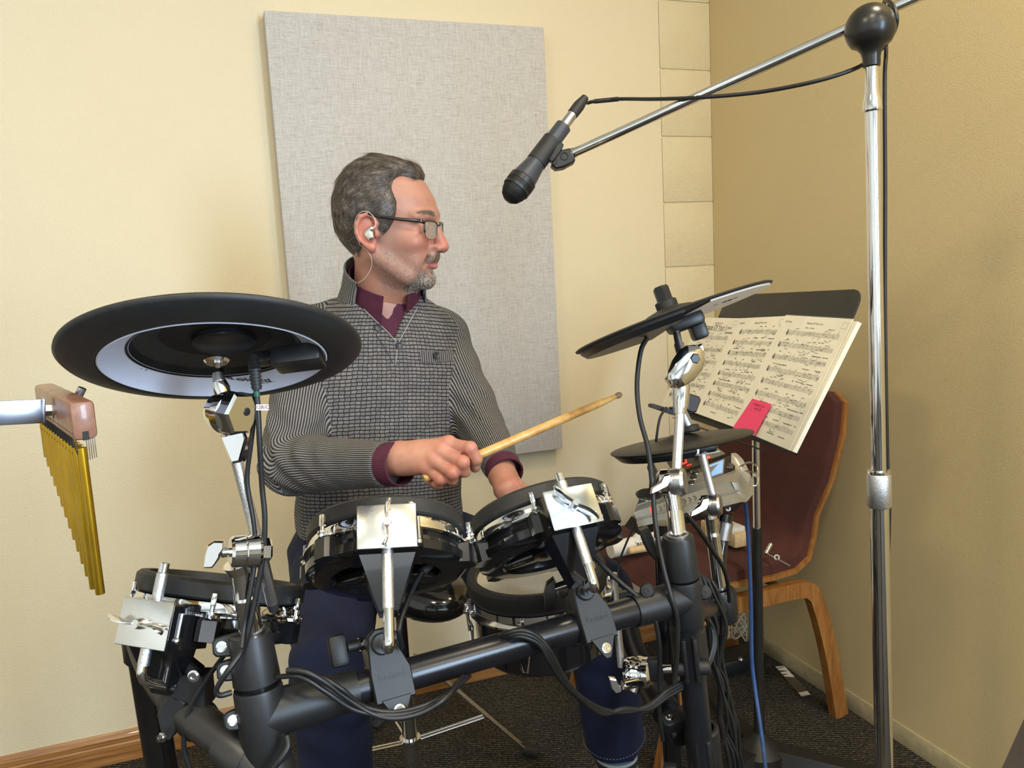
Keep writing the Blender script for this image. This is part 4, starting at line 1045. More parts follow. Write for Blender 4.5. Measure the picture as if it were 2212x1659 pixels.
ink_rand = random.Random(3)
def page(a, b, c, d, lift, label, title=None, nst=8, seed=1, thick=.0012, skip=None):
    """sheet: a top-left, b top-right, c bottom-right, d bottom-left"""
    nz = (b - a).cross(d - a).normalized(); nz = nz if nz.dot(CAM - a) > 0 else -nz
    a, b, c, d = [q + nz * lift for q in (a, b, c, d)]
    def q(u, v_, h=0): return a.lerp(b, u).lerp(d.lerp(c, u), v_) + nz * h
    t = thing('music_page', label, 'sheet music', q(.5, 1), 'sheet music on the stand')
    g_ = MB(); n8 = 10
    vs = [q(i / n8, j / n8, h_) for h_ in (0, -thick) for j in range(n8 + 1) for i in range(n8 + 1)]; o8 = (n8 + 1) ** 2
    fs = [(j * (n8 + 1) + i, j * (n8 + 1) + i + 1, (j + 1) * (n8 + 1) + i + 1, (j + 1) * (n8 + 1) + i) for j in range(n8) for i in range(n8)]
    fs += [tuple(o8 + k for k in f_[::-1]) for f_ in fs]
    for i in range(n8):
        for a_, b_ in ((i, i + 1), ((n8) * (n8 + 1) + i + 1, n8 * (n8 + 1) + i), ((i + 1) * (n8 + 1), i * (n8 + 1)), (i * (n8 + 1) + n8, (i + 1) * (n8 + 1) + n8)):
            fs.append((a_, b_, b_ + o8, a_ + o8))
    g_.add(vs, fs).build('sheet', 'paper', t, sharp=None)
    R_ = random.Random(seed); mb = MB(); g = MB()
    W = (b - a).length; H = (d - a).length
    def strip(m, u0, v0, u1, v1, w_):      # w_ in metres
        p0, p1 = q(u0, v0, .0004), q(u1, v1, .0004); dd = (p1 - p0).normalized(); s_ = dd.cross(nz) * w_ / 2
        m.add([p0 - s_, p1 - s_, p1 + s_, p0 + s_], [(0, 1, 2, 3)])
    def dot(m, u, v_, rx, ry):
        m.add([q(u + rx / W * cos(k * pi / 3), v_ + ry / H * sin(k * pi / 3), .0005) for k in range(6)], [tuple(range(6))])
    top0 = .20 if title else .125
    for i in range(nst):
        v0 = top0 + (0.97 - top0) * i / nst; sp_ = .0017 / H * 1.15
        u0 = .10 if i else .14
        for k in range(5): strip(g, u0, v0 + k * sp_, .93, v0 + k * sp_, .00038)
        # clef
        for k in range(3): strip(mb, u0 + .012 + .010 * k, v0 - sp_ * (2 - k), u0 + .020 + .006 * k, v0 + sp_ * 5.5, .0010)
        dot(mb, u0 + .02, v0 + 3 * sp_, .0028, .0028)
        nb = 4
        for k in range(nb + 1): strip(mb, u0 + (.93 - u0) * k / nb, v0, u0 + (.93 - u0) * k / nb, v0 + 4 * sp_, .0005)
        u = u0 + .07
        while u < .92:
            kind = R_.random()
            if kind < .82:
                lv = R_.randint(-1, 5); dot(mb, u, v0 + lv * sp_, .0012, .0009)
                up_ = R_.random() < .6; e = (lv - 3.4) if up_ else (lv + 3.4)
                strip(mb, u + (.0011 if up_ else -.0011) / W, v0 + lv * sp_, u + (.0011 if up_ else -.0011) / W, v0 + e * sp_, .00045)
                if R_.random() < .22: strip(mb, u, v0 + e * sp_, min(.93, u + .05), v0 + e * sp_, .0008)
                if R_.random() < .08:
                    pv = [q(u + .09 * s_ / 6, v0 + (6.2 + 2.2 * sin(pi * s_ / 6)) * sp_, .0005) for s_ in range(7)]
                    if u < .82: mb.tube(pv, .0003, 3, caps=False)
            u += .018 + .02 * R_.random()
        # chord names and lyrics as short dashes
        for k in range(R_.randint(3, 6)):
            u = u0 + .06 + .8 * R_.random(); strip(mb, u, v0 - 4.4 * sp_, min(.95, u + .02 + .02 * R_.random()), v0 - 4.4 * sp_, .0013)
        for k in range(R_.randint(1, 4)):
            u = u0 + .06 + .7 * R_.random(); strip(mb, u, v0 + 10 * sp_, min(.95, u + .04 + .10 * R_.random()), v0 + 10 * sp_, .0012)
    mb.build('notation', 'ink', t, sharp=None); g.build('staves', 'ink_grey', t, sharp=None)
    M = frame(q(.5, .045, .0006), nz, b - a); fl = 1 if (M.to_3x3() @ Vector((0, 1, 0))).dot(a - d) > 0 else -1
    M = M @ Matrix.Diagonal((1, fl, 1, 1))
    kx = lambda u: (u - .5) * W
    ky = lambda v_: -(v_ - .045) * H
    text_mesh('page_heading', 'Lead Sheet', M @ T(kx(.10), ky(.052), 0), .0060, 'ink', t, extrude=0)
    if title:
        text_mesh('song_title', title, M @ T(kx(.56), ky(.103), 0), .0215, 'ink', t, extrude=0, sx=.84)
        text_mesh('song_header', 'www.praisecharts.com', M @ T(kx(.55), ky(.055), 0), .0055, 'ink', t, extrude=0)
        m2 = MB(); strip(m2, .34, .138, .78, .138, .0006); strip(m2, .80, .150, .97, .150, .0012); strip(m2, .80, .160, .97, .160, .0012); m2.build('rule', 'ink', t, sharp=None)
    else:
        text_mesh('song_header', 'Because Of Your Love', M @ T(kx(.52), ky(.055), 0), .0062, 'ink', t, extrude=0)
    m3 = MB()
    for (ua, va, ub, vb) in [(.90, .03, .97, .03), (.97, .03, .97, .075), (.97, .075, .90, .075), (.90, .075, .90, .03)]: strip(m3, ua, va, ub, vb, .0004)
    m3.build('page_box', 'ink_grey', t, sharp=None)
    return t, q
page(At[0], At[1], Ab[1], Ab[0], .001, 'farthest sheet of music, with the song title, on the stand', 'Because Of Your Love', 6, 11)
page(At[1], At[2], Ab[2], Ab[1], .0015, 'middle sheet of music on the stand', None, 8, 12)
pg3, q3 = page(At[2], At[3], Ab[3], Ab[2], .006, 'nearest sheet of music, in a clear sleeve, behind the pink note', None, 8, 13)
# loose sheets and sleeve behind the right page
ofs = [q3(0.02, .004, -.0025), q3(1.05, .012, -.0025), q3(1.035, 1.0, -.0025), q3(.02, 1.0, -.0025)]
b2 = [p - pn * .009 for p in ofs]
hexa(MB(), *ofs, *b2).build('paper_stack', 'paper', None, sharp=None, label='thick stack of white sheets behind the nearest music page', cat='paper')
sl = [q3(-.005, -.006, .0012), q3(1.02, -.006, .0012), q3(1.02, 1.006, .0012), q3(-.005, 1.006, .0012)]
hexa(MB(), *sl, *[p - pn * .0004 for p in sl]).build('plastic_sleeve', 'clear_sleeve', None, sharp=None, label='clear plastic sleeve over the nearest music page', cat='sleeve')
# pink sticky note
sn = [P(1625, 861, 1.58), P(1667, 872, 1.53), P(1629, 939, 1.52), P(1583, 924, 1.60)]
nzn = (sn[1] - sn[0]).cross(sn[3] - sn[0]).normalized(); nzn = nzn if nzn.dot(CAM - sn[0]) > 0 else -nzn
def onpage(x, y, h):      # hit page-3 plane
    return hit(x, y, At[3] + pn * (.0125 + h), pn)
sn = [onpage(1625, 861, 0), onpage(1667, 873, .0), onpage(1629, 941, .004), onpage(1583, 924, .004)]
t = thing('sticky_note', 'bright pink sticky note on the nearest music page', 'sticky note', sn[3])
hexa(MB(), *sn, *[p - pn * .0005 for p in sn]).build('note', 'sticky_pink', t, sharp=None)
sm = lambda u, v_: sn[0].lerp(sn[1], u).lerp(sn[3].lerp(sn[2], u), v_) + pn * .0004
Mn = frame(sm(.5, .25), pn, sn[1] - sn[0]); fl = 1 if (Mn.to_3x3() @ Vector((0, 1, 0))).dot(sn[0] - sn[3]) > 0 else -1
text_mesh('handwriting', '1) Repeat 2nd\n  verse (2)\n2) softly, (bring)', Mn @ Matrix.Diagonal((1, fl, 1, 1)), .0085, 'ink_pink', t, shear=.25, extrude=0)

# ------------------------------------------------------------------ microphone stand
mtop = P(1881, 142, 1.25); mbase = Vector((mtop.x, mtop.y, 0))
# solve: vertical through the measured collar
mc = P(1899, 1056, 1.26)
PAX = (P(1883, 142, 1.17) - mc).normalized(); mbase = mc - PAX * (mc.z / PAX.z); mbase.z = 0
def on_pole(y):
    lo, hi = 0.0, 2.4
    for _ in range(40):
        m = (lo + hi) / 2; q = mbase + PAX * m - CAM; yy = IH / 2 - FPX * q.dot(_U) / q.dot(_F)
        if yy > y: lo = m
        else: hi = m
    return mbase + PAX * lo
mt = thing('microphone_stand', 'tall chrome microphone stand with boom and black ball joint', 'microphone stand', mbase)
MB().cyl(mbase + PAX * .02, on_pole(1094), .0143, seg=28).build('lower_tube', 'chrome', mt)
a, b = on_pole(1095), on_pole(1020)
MB().lathe(frame(a, b - a), [(.012, 0), (.0165, 0), (.0185, .003), (.0185, .052), (.0165, .056), (.012, .056)], 36, close=True).build('height_clutch', 'knurled_steel', mt)
MB().lathe(frame(b, PAX), [(.011, -.001), (.0175, -.001), (.0175, .003), (.011, .004)], 30, close=True).build('clutch_ring', 'chrome', mt)
MB().cyl(b, on_pole(238), .0112, seg=26).build('upper_tube', 'chrome', mt)
MB().tube([on_pole(242), on_pole(238), on_pole(222), on_pole(214), on_pole(200), on_pole(145)], [.0125, .0142, .0138, .0125, .0105, .0090], 28).build('tube_ferrule', 'chrome', mt, sharp=30)
MB().lathe(frame(mbase, Z), [(0, .05), (.018, .05), (.022, .032), (.06, .022), (.125, .010), (.127, .001), (0, .001)], 48).build('round_base', 'stand_black', mt)
pc_ = on_pole(142); bc_ = P(1880, 62, (pc_ - CAM).dot(_F) - .005)
axb = (bc_ - pc_).normalized()
prof = [(0, -.001), (.0120, -.001), (.0125, .002), (.0128, .012), (.0150, .020), (.0210, .0275)]
Lb = (bc_ - pc_).length
RB = 52 * px2m((bc_ - CAM).dot(_F))
for k in range(19):
    an = radians(-40 + 130 * k / 18); prof.append((RB * cos(an), Lb + RB * sin(an)))
prof[-1] = (0, Lb + RB)
MB().lathe(frame(pc_, axb), prof, 40).build('ball_joint', simple('ball_black', (.016, .015, .014, 1), .30, 0, var=.1).m, mt, sharp=70)
dball = (bc_ - CAM).dot(_F)
bm0, bm1 = P(1238, 331, 1.41), P(1884, 38, dball + .030)
bd = (bm1 - bm0).normalized()
MB().cyl(bm0, bm1 + bd * .42, .0082, seg=24).build('boom_tube', 'chrome', mt)
MB().cyl(bm0 - bd * .004, bm0 + bd * .004, .0095, seg=20).build('boom_end', 'chrome', mt)
# microphone clip
mcx = thing('microphone_clip', 'black swivel microphone clip at the end of the boom', 'clip', P(1215, 345, 1.40))
ma, mz = P(1100, 428, 1.395), P(1217, 273, 1.425); mdv = (mz - ma).normalized()
plate(MB(), [(1199, 340), (1212, 323), (1231, 319), (1243, 344), (1240, 349), (1218, 361), (1200, 364), (1190, 356)], 1.395, .020, .003).build('swivel_block', 'black_plastic', mcx, sharp=28)
plate(MB(), [(1190, 322), (1212, 305), (1218, 312), (1210, 330), (1200, 345), (1192, 350), (1184, 345)], 1.405, .012, .002).build('hinge', 'black_plastic', mcx, sharp=28)
for (x, y, r_) in [(1197, 348, .0050), (1219, 337, .0066)]:
    MB().torus(frame(P(x, y, 1.3935), -_F, _R), r_, .0006, 20, 5).build('screw_mark', 'ink', mcx)
g0, g1 = ma.lerp(mz, .49), ma.lerp(mz, .80)
MB().lathe(frame(g0, mdv), [(.0145, 0), (.0190, 0), (.0185, (g1 - g0).length), (.0140, (g1 - g0).length)], 28, close=True).build('clip_sleeve', 'rubber', mcx)
# microphone
mi = thing('microphone', 'dark grey vocal microphone with black grille hanging from the boom', 'microphone', ma)
Lm = (mz - ma).length; Mm = frame(ma, mdv)
MB().lathe(Mm, [(0, -.006), (.008, -.0045), (.0165, .002), (.0215, .012), (.0240, .024), (.0250, .030), (.0252, .0345)], 40).build('grille', 'mic_grille', mi, sharp=80)
mb = MB()
for k in range(26):
    a = 2 * pi * k / 26
    mb.tube([Mm @ Vector((r_ * cos(a + h * 8), r_ * sin(a + h * 8), h)) for r_, h in ((.0085, -.0045), (.0168, .002), (.0218, .012), (.0243, .024), (.0254, .031))], .0005, 4, caps=False)
    mb.tube([Mm @ Vector((r_ * cos(a - h * 8), r_ * sin(a - h * 8), h)) for r_, h in ((.0085, -.0045), (.0168, .002), (.0218, .012), (.0243, .024), (.0254, .031))], .0005, 4, caps=False)
mb.build('grille_wires', 'stand_black', mi, sharp=None)
MB().lathe(Mm, [(.0240, .020), (.0256, .020), (.0256, .025), (.0240, .025)], 40, close=True).build('grille_band', 'black_plastic', mi)
MB().lathe(Mm, [(0, .034), (.0258, .034), (.0258, .044), (.0240, .046), (0, .046)], 40).build('collar_ring', 'black_plastic', mi)
MB().lathe(Mm, [(.0235, .046), (.0215, .060), (.0185, .078), (.0165, .095), (.0155, .115), (.0150, Lm), (.0110, Lm + .001), (0, Lm + .001)], 40).build('handle', 'mic_grey', mi)
# cable with plug
mcb = thing('microphone_cable', 'black microphone cable with plug, draped along the boom and down the stand', 'cable', mz)
e1 = mz + mdv * .030; e2 = e1 + mdv * .042
MB().cyl(mz, e1, .0094, seg=24, bev=.001).build('plug_shell', 'dull_steel', mcb)
MB().tube([e1, e1.lerp(e2, .5), e2], [.0104, .0108, .0068], 24).build('plug_boot', 'rubber', mcb, sharp=40)
dB = dball
cp = [e2 - mdv * .003, P(1268, 222, 1.445), P(1284, 219, 1.44), P(1336, 214, 1.42), P(1420, 214, 1.35), P(1520, 210, 1.285), P(1640, 199, 1.245), P(1760, 176, dB + .03), P(1850, 147, dB + .025), P(1890, 118, dB + .05), P(1914, 95, dB + .03), P(1932, 66, dB), P(1937, 40, dB - .02), P(1930, 14, dB - .01), P(1918, 2, dB + .015), P(1910, 6, dB + .05), P(1912, 40, dB + .06), P(1914, 110, dB + .045), P(1911, 180, dB + .035), P(1912, 400, 1.225), P(1912, 700, 1.25), P(1917, 1000, 1.28), P(1921, 1100, 1.29), P(1915, 1300, 1.32)]
MB().tube(smooth_path(cp, 8), .0032, 10).build('lead', 'cable_black', mcb, sharp=80)
MB().tube(smooth_path([P(1284, 219, 1.44), P(1310, 216.5, 1.433), P(1336, 214, 1.425)], 4), .0042, 12).build('sleeve', 'rubber', mcb, sharp=60)

# ------------------------------------------------------------------ chair in the corner
Rf = floor_at(1806, 1546); Ff = floor_at(1452, 1668)
cf = (Ff - Rf).normalized(); cl = Vector((-cf.y, cf.x, 0))
cl = cl if cl.dot(CAM - Rf) > 0 else -cl
cc = Rf + cf * .275 - cl * .225
CH = frame(cc, Z, cf)
sy = 1 if (CH.to_3x3() @ Vector((0, 1, 0))).dot(cl) > 0 else -1
ch = thing('chair', 'burgundy upholstered chair with bentwood legs by the right wall', 'chair', cc)
def shell(name, mat, off, th_, wscale, sub=None):
    # side profile of seat-and-back shell (x forward, z up)
    pr = [(.235, .425), (.225, .445), (.18, .455), (.08, .450), (-.06, .440), (-.150, .437), (-.205, .455), (-.232, .500), (-.240, .560), (-.262, .66), (-.285, .78), (-.300, .86), (-.302, .885)]
    wd = [.19, .215, .228, .232, .228, .215, .200, .188, .190, .222, .235, .230, .195]
    rings = []
    for i, ((x, z), w_) in enumerate(zip(pr, wd)):
        a = Vector(pr[max(0, i - 1)]); b = Vector(pr[min(len(pr) - 1, i + 1)]); tt = (b - a).normalized(); nn = Vector((tt[1], -tt[0]))
        nn = nn if (nn.x > 0 if i > 6 else nn.y > 0) else -nn
        ring = []
        w2 = w_ * wscale
        for (yy, hh) in ((-1, off), (-1, off + th_), (-.93, off + th_ * 1.25), (0, off + th_ * 1.35), (.93, off + th_ * 1.25), (1, off + th_), (1, off)):
            ring.append(CH @ Vector((x + nn.x * hh, yy * w2, z + nn.y * hh)))
        rings.append(ring)
    return MB().loft(rings)
shell('s', '', -.012, .012, 1.0).build('plywood_shell', 'oak_chair', ch, sharp=40)
shell('s', '', .001, .026, .965).build('upholstery', 'chair_fabric', ch, sharp=50)
for s_ in (1, -1):
    pts = [(.285, 0), (.235, .20), (.205, .335), (.185, .372), (.145, .388), (0, .392), (-.145, .388), (-.185, .372), (-.205, .335), (-.245, .20), (-.285, 0)]
    pp = smooth_path([Vector((x, s_ * .225, z)) for x, z in pts], 4)
    rings = []
    for i, p in enumerate(pp):
        tn = (pp[min(i + 1, len(pp) - 1)] - pp[max(i - 1, 0)]).normalized(); nn = Vector((-tn.z, 0, tn.x))
        rings.append([CH @ (p + nn * a + Vector((0, b, 0))) for a, b in ((-.021, -.013), (.021, -.013), (.021, .013), (-.021, .013))])
    MB().loft(rings).build('bentwood_leg', 'oak_chair', ch, sharp=30)
MB().box(CH @ T(.10, 0, .375), .035, .44, .022, .003).build('cross_rail', 'dull_steel', ch)
MB().box(CH @ T(-.12, 0, .375), .035, .44, .022, .003).build('cross_rail', 'dull_steel', ch)
bolt(MB(), CH @ T(.08, sy * .238, .375) @ RX(-sy * pi / 2), .008, .006).build('bolt', 'black_plastic', ch)
seat_z = .486
# things lying on the seat
t = thing('paper_roll', 'white paper-wrapped bundle with handwriting lying on the chair seat', 'paper bundle', hit(1390, 1195, Vector((0, 0, seat_z)), Z))
pr0, pr1 = hit(1318, 1188, Vector((0, 0, seat_z + .022)), Z), hit(1452, 1160, Vector((0, 0, seat_z + .022)), Z)
MB().cyl(pr0, pr1, .022, seg=20).build('wrap', 'white_plastic', t)
MB().ell(frame(pr0.lerp(pr1, .62) + Z * .016, Z, pr1 - pr0), .05, .024, .020).build('fold', 'white_plastic', t)
dd = (pr1 - pr0).normalized(); fc_ = (CAM - pr0).normalized()
Mh = frame(pr0.lerp(pr1, .35) + fc_ * .0226, fc_, -dd)
text_mesh('handwriting', 'uvian', frame(pr0.lerp(pr1, .38) + fc_ * .0228, fc_, dd), .022, 'ink', t, shear=.3)
t = thing('drumstick', 'pale wooden stick lying on the chair seat beneath the paper bundle', 'drumstick', hit(1400, 1205, Vector((0, 0, seat_z)), Z), 'drumsticks')
s0_, s1_ = hit(1358, 1190, Vector((0, 0, seat_z + .012)), Z), hit(1470, 1172, Vector((0, 0, seat_z + .012)), Z)
MB().cyl(s0_ - fc_ * -.03, s1_ + fc_ * .03, .0095, seg=16, bev=.002).build('shaft', 'pale_wood', t)
t = thing('wood_block', 'pale wooden block on the chair under the drum module', 'wood block', hit(1560, 1165, Vector((0, 0, seat_z)), Z))
M = frame(hit(1565, 1150, Vector((0, 0, seat_z + .022)), Z), Z, cl)
MB().box(M, .15, .05, .04, .006).build('block_body', 'pale_wood', t); MB().box(M @ T(.03, 0, .024), .06, .045, .014, .004).build('block_top', 'white_plastic', t)
t = thing('drum_key', 'small chrome drum key lying at the back of the chair seat', 'drum key', hit(1680, 1205, Vector((0, 0, seat_z)), Z))
kz = lambda x, y, h=.006: hit(x, y, Vector((0, 0, seat_z + h)), Z)
MB().cyl(kz(1654, 1197, .01), kz(1666, 1175, .03), .0052, seg=12, bev=.001).build('handle', 'chrome', t)
MB().cyl(kz(1658, 1197, .008), kz(1706, 1222, .004), .0022, seg=10).build('shaft', 'dull_steel', t)
MB().torus(frame(kz(1678, 1204, .010), CAM - kz(1678, 1204), dd), .0055, .0018, 18, 6).build('ring', 'white_plastic', t)

# ------------------------------------------------------------------ throne (post, tripod, saddle)
tb_ = floor_at(893, 1688); tb_ = Vector((tb_.x, tb_.y, 0))
th_ = thing('drum_throne', 'chrome tripod drum throne with black saddle seat under the drummer', 'throne', tb_)
MB().cyl(tb_ + Z * .035, tb_ + Z * .32, .0190, seg=28).build('post', 'chrome', th_)
MB().cyl(tb_ + Z * .30, tb_ + Z * .56, .0135, seg=24).build('inner_post', 'black_gloss', th_)
MB().lathe(frame(tb_ + Z * .105, Z), [(.018, 0), (.026, 0), (.028, .006), (.026, .014), (.018, .014)], 28, close=True).build('hub_ring', 'chrome', th_)
for k, (fx, fy) in enumerate([(1105, 1645), (720, 1760), (800, 1560)]):
    ft = floor_at(fx, fy) + Z * .018
    u = (ft - tb_); u.z = 0; u.normalize(); sd = Vector((-u.y, u.x, 0))
    if k == 0: ft = tb_ + u * .30 + Z * .018
    else: ft = tb_ + u * .28 + Z * .018
    for s_ in (1, -1):
        lgb = MB().cyl(tb_ + u * .025 + sd * .008 * s_ + Z * .33, ft + sd * .008 * s_, .0036, seg=10).build('leg_bar', 'chrome', th_)
        MB().cyl(tb_ + u * .025 + sd * .006 * s_ + Z * .112, tb_.lerp(ft, .62) + sd * .006 * s_ + Z * .125, .0030, seg=10).build('brace', 'chrome', th_)
    MB().tube([ft + u * -.02 + Z * .012, ft + u * .018 - Z * .004], [.014, .017], 16).build('rubber_foot', 'rubber', lgb)
sc_ = tb_ + Z * .575
fwd = (CAM - sc_); fwd.z = 0; fwd.normalize(); fwd = (fwd * cos(.35) + Vector((-fwd.y, fwd.x, 0)) * sin(.35)).normalized()
fr = frame(sc_, Z, fwd); rings = []
for z_, s_, nz_ in [(-.055, .55, .6), (-.05, .80, .9), (-.02, .97, 1.05), (.02, 1.0, 1.05), (.035, .93, .95), (.042, .7, .7)]:
    ring = []
    for k in range(36):
        a = 2 * pi * k / 36; r_ = .165 + .085 * max(0, cos(a)) ** 6
        ring.append(fr @ Vector((r_ * cos(a) * s_, .165 * sin(a) * s_ * (1 - .25 * max(0, cos(a))), z_ - .015 * max(0, cos(a)) ** 4)))
    rings.append(ring)
MB().loft(rings).build('saddle_seat', 'black_gloss', th_, sharp=60)
MB().ell(frame(P(905, 1258, 1.50), Z, fwd), .16, .085, .052, 32, 16).build('saddle_nose', 'black_gloss', th_, sharp=80)

# ------------------------------------------------------------------ cables
cable('cable', [P(620, 1448, .83), P(660, 1452, .825), P(700, 1472, .83), P(745, 1505, .84), P(800, 1540, .85), P(850, 1552, .855), P(910, 1540, .865), P(960, 1510, .875), P(985, 1480, .90), P(1000, 1462, .93)], .0032, label='black cable sagging lowest below the front bar by the left clamp', group='pad cables on the front bar')
cable('cable', [P(600, 1462, .84), P(650, 1462, .828), P(705, 1495, .832), P(770, 1535, .845), P(850, 1545, .858), P(915, 1532, .87), P(965, 1502, .88), P(1005, 1468, .93)], .0030, label='second black cable looping under the front bar at the left', group='pad cables on the front bar')
cable('cable', [P(640, 1452, .84), P(690, 1462, .835), P(738, 1488, .835), P(785, 1525, .85), P(850, 1538, .862), P(920, 1522, .874), P(975, 1492, .89), P(1015, 1460, .94)], .0026, label='thin black cable innermost of the sagging bundle below the left clamp', group='pad cables on the front bar')
for k, lb in enumerate(['black cable arching over the front bar beside the snare, outermost', 'black cable arching over the front bar beside the snare, middle one', 'black cable arching over the front bar beside the snare, innermost']):
    o_ = 7 * k
    cable('cable', [P(1062 + o_, 1386 + o_, .99), P(1090 + o_, 1370 + o_ * .6, .96), P(1130, 1362 + o_, .955), P(1165, 1378 + o_, .96), P(1190 - o_ * .4, 1410 + o_, .965), P(1215 - o_ * .4, 1458 + o_ * .5, .98), P(1250, 1502 + o_ * .3, 1.0), P(1300, 1532 + o_ * .7, 1.03), P(1350, 1538 - o_ * .5, 1.05), P(1400, 1525 + o_ * .5, 1.07), P(1440, 1492 + o_, 1.09), P(1478, 1470 + o_, 1.11)], .0033, label=lb, group='pad cables on the front bar')
cable('jack_lead', [P(935, 1218, .955), P(922, 1228, .95), P(905, 1245, .94), P(888, 1280, .92), P(872, 1320, .90), P(862, 1360, .885), P(868, 1400, .90)], .0032, label='black jack lead curving down from the front tom pad')
MB().cyl(P(934, 1216, .957), P(912, 1236, .944), .0052, seg=14).build('jack_plug', 'rubber', bpy.data.objects['jack_lead'])
cable('jack_lead', [P(1282, 1200, 1.08), P(1305, 1225, 1.07), P(1340, 1258, 1.06), P(1385, 1296, 1.05), P(1412, 1330, 1.05), P(1424, 1390, 1.06), P(1425, 1460, 1.08), P(1424, 1540, 1.10), P(1432, 1600, 1.12)], .0034, label='black jack lead running from the right tom pad across the front bar')
cable('thin_cable', [P(1398, 730, 1.14), P(1384, 760, 1.13), P(1376, 830, 1.12), P(1382, 900, 1.11), P(1400, 970, 1.10), P(1410, 1060, 1.09), P(1416, 1130, 1.08), P(1432, 1220, 1.06), P(1450, 1290, 1.05), P(1463, 1340, 1.055), P(1462, 1420, 1.07), P(1456, 1475, 1.08)], .0036, label='black cable hanging from the thin cymbal pad past the boom arm')
cable('thin_cable', [P(1440, 880, 1.48), P(1425, 905, 1.47), P(1416, 960, 1.47), P(1408, 1010, 1.48), P(1404, 1060, 1.50)], .0024, label='thin dark cable dropping from the clip device behind the small cymbal')
cable('thin_cable', [P(1372, 1130, 1.42), P(1350, 1180, 1.42), P(1336, 1220, 1.42), P(1334, 1260, 1.42)], .0020, label='thin dark cable beside the left end of the drum module')
cable('thin_cable', [P(1482, 1112, 1.12), P(1510, 1145, 1.15), P(1540, 1190, 1.22), P(1562, 1225, 1.26), P(1572, 1260, 1.28), P(1576, 1300, 1.30)], .0036, label='black cable crossing the lower chrome arm')
cable('blue_cable', [P(1604, 1066, 1.53), P(1610, 1088, 1.55), P(1614, 1130, 1.58), P(1618, 1200, 1.60), P(1622, 1300, 1.62), P(1624, 1420, 1.64), P(1630, 1480, 1.64), P(1640, 1550, 1.62), P(1648, 1610, 1.60), P(1655, 1670, 1.58), P(1660, 1720, 1.58)], .0042, 'cable_blue', label='blue cable hanging down in front of the music stand post')
rk = random.Random(5)
for k in range(9):
    x0 = 1505 + 5 * k; dd_ = 1.20 + .012 * k
    bulge = rk.uniform(-14, 30); jx = lambda a: rk.uniform(-a, a)
    cable('cable', [P(x0 - 4, 1232 + 3 * k, dd_), P(x0 + 6 + bulge * .3, 1290 + jx(8), dd_), P(x0 + 12 + bulge, 1350 + jx(8), dd_ + .01), P(x0 + 16 + bulge * .6 + jx(8), 1410, dd_ + .02), P(1552 + 2 * k + jx(10), 1480, dd_ + .03), P(1560 + 2.5 * k + jx(14), 1560, dd_ + .04), P(1568 + 5 * k + jx(12), 1640, dd_ + .05), P(1580 + 6 * k + jx(10), 1740, dd_ + .07)], (.0022, .0034, .0028)[k % 3],
          label='black cable in the bundle hanging behind the right upright', group='cable bundle behind the right upright')
for k in range(4):
    cable('cable', [P(1508, 1300 + 9 * k, 1.17), P(1528 + 3 * k, 1330 + 6 * k, 1.18), P(1540 + 2 * k, 1380 + 4 * k, 1.18), P(1530, 1430 + 4 * k, 1.17), P(1512, 1455 + 5 * k, 1.16)], .0028,
          label='black cable arc bulging from the right upright into the bundle', group='cable arcs at the right upright')

# ------------------------------------------------------------------ floor items
def fz(x, y, h=0): return hit(x, y, Vector((0, 0, h)), Z)
t = thing('striped_card', 'narrow black and white striped card lying on the carpet', 'card', fz(1713, 1472))
q0, q1, q2, q3_ = fz(1673, 1441, .002), fz(1694, 1439, .002), fz(1752, 1503, .002), fz(1731, 1507, .002)
ce = lambda u, v_, h=0: q0.lerp(q1, u).lerp(q3_.lerp(q2, u), v_) + Z * h
hexa(MB(), *[ce(u, v_, 0) for u, v_ in ((0, 0), (1, 0), (1, 1), (0, 1))], *[ce(u, v_, .003) for u, v_ in ((0, 0), (1, 0), (1, 1), (0, 1))]).build('card', simple('card_brown', rgb(74, 66, 58), .5).m, t, sharp=None)
for (v0, v1, v2, v3) in [(.02, .02, .08, .03), (.10, .05, .15, .20), (.22, .20, .28, .30), (.33, .28, .36, .42), (.88, .88, .99, .99)]:
    MB().add([ce(.04, v0, .0034), ce(.96, v1, .0034), ce(.96, v3, .0034), ce(.04, v2, .0034)], [(0, 1, 2, 3)]).build('white_stripe', 'white_plastic', t, sharp=None)
rk = random.Random(9)
pts = [fz(1596 + 22 * cos(k * 1.35) * rk.uniform(.6, 1.1), 1412 + 10 * sin(k * 1.1), 0) + Z * (.055 + .04 * (1 + sin(k * 1.9)) * rk.uniform(.6, 1.0)) for k in range(26)]
cable('wire_coil', pts, .0016, 'cable_clear', label='tangled coil of pale thin wire on the carpet under the chair', n=5, seg=6)
t = thing('floor_box', 'low black box on the carpet under the chair', 'floor box', fz(1610, 1440))
MB().box(frame(fz(1592, 1424, .025), Z, WX), .15, .09, .048, .008).build('body', 'module_dark', t)
MB().lathe(frame(fz(1600, 1424, .0495), Z), [(0, .004), (.006, .004), (.008, 0)], 14).build('knob', 'dull_steel', t)
# dark case at the lower right edge of the view
t = thing('equipment_case', 'dark grey case corner at the lower right edge of the view', 'case', Vector((P(2260, 1700, .60).x, P(2260, 1700, .60).y, 0)))
M = frame(P(2282, 1700, .62), Z, WX)
e0, e1, e2_, e3 = P(2222, 1530, .60), P(2160, 1668, .60), P(2120, 1760, .60), P(2400, 1530, .60)
edge = [e0, e1, e2_, Vector((e2_.x, e2_.y, 0)), Vector((e3.x, e3.y, 0)), e3]
fwd_ = Vector((0, -.20, 0))
MB().loft([edge, [p + fwd_ for p in edge]]).build('body', simple('case_grey', rgb(74, 66, 62), .8, var=.1).m, t, sharp=30)

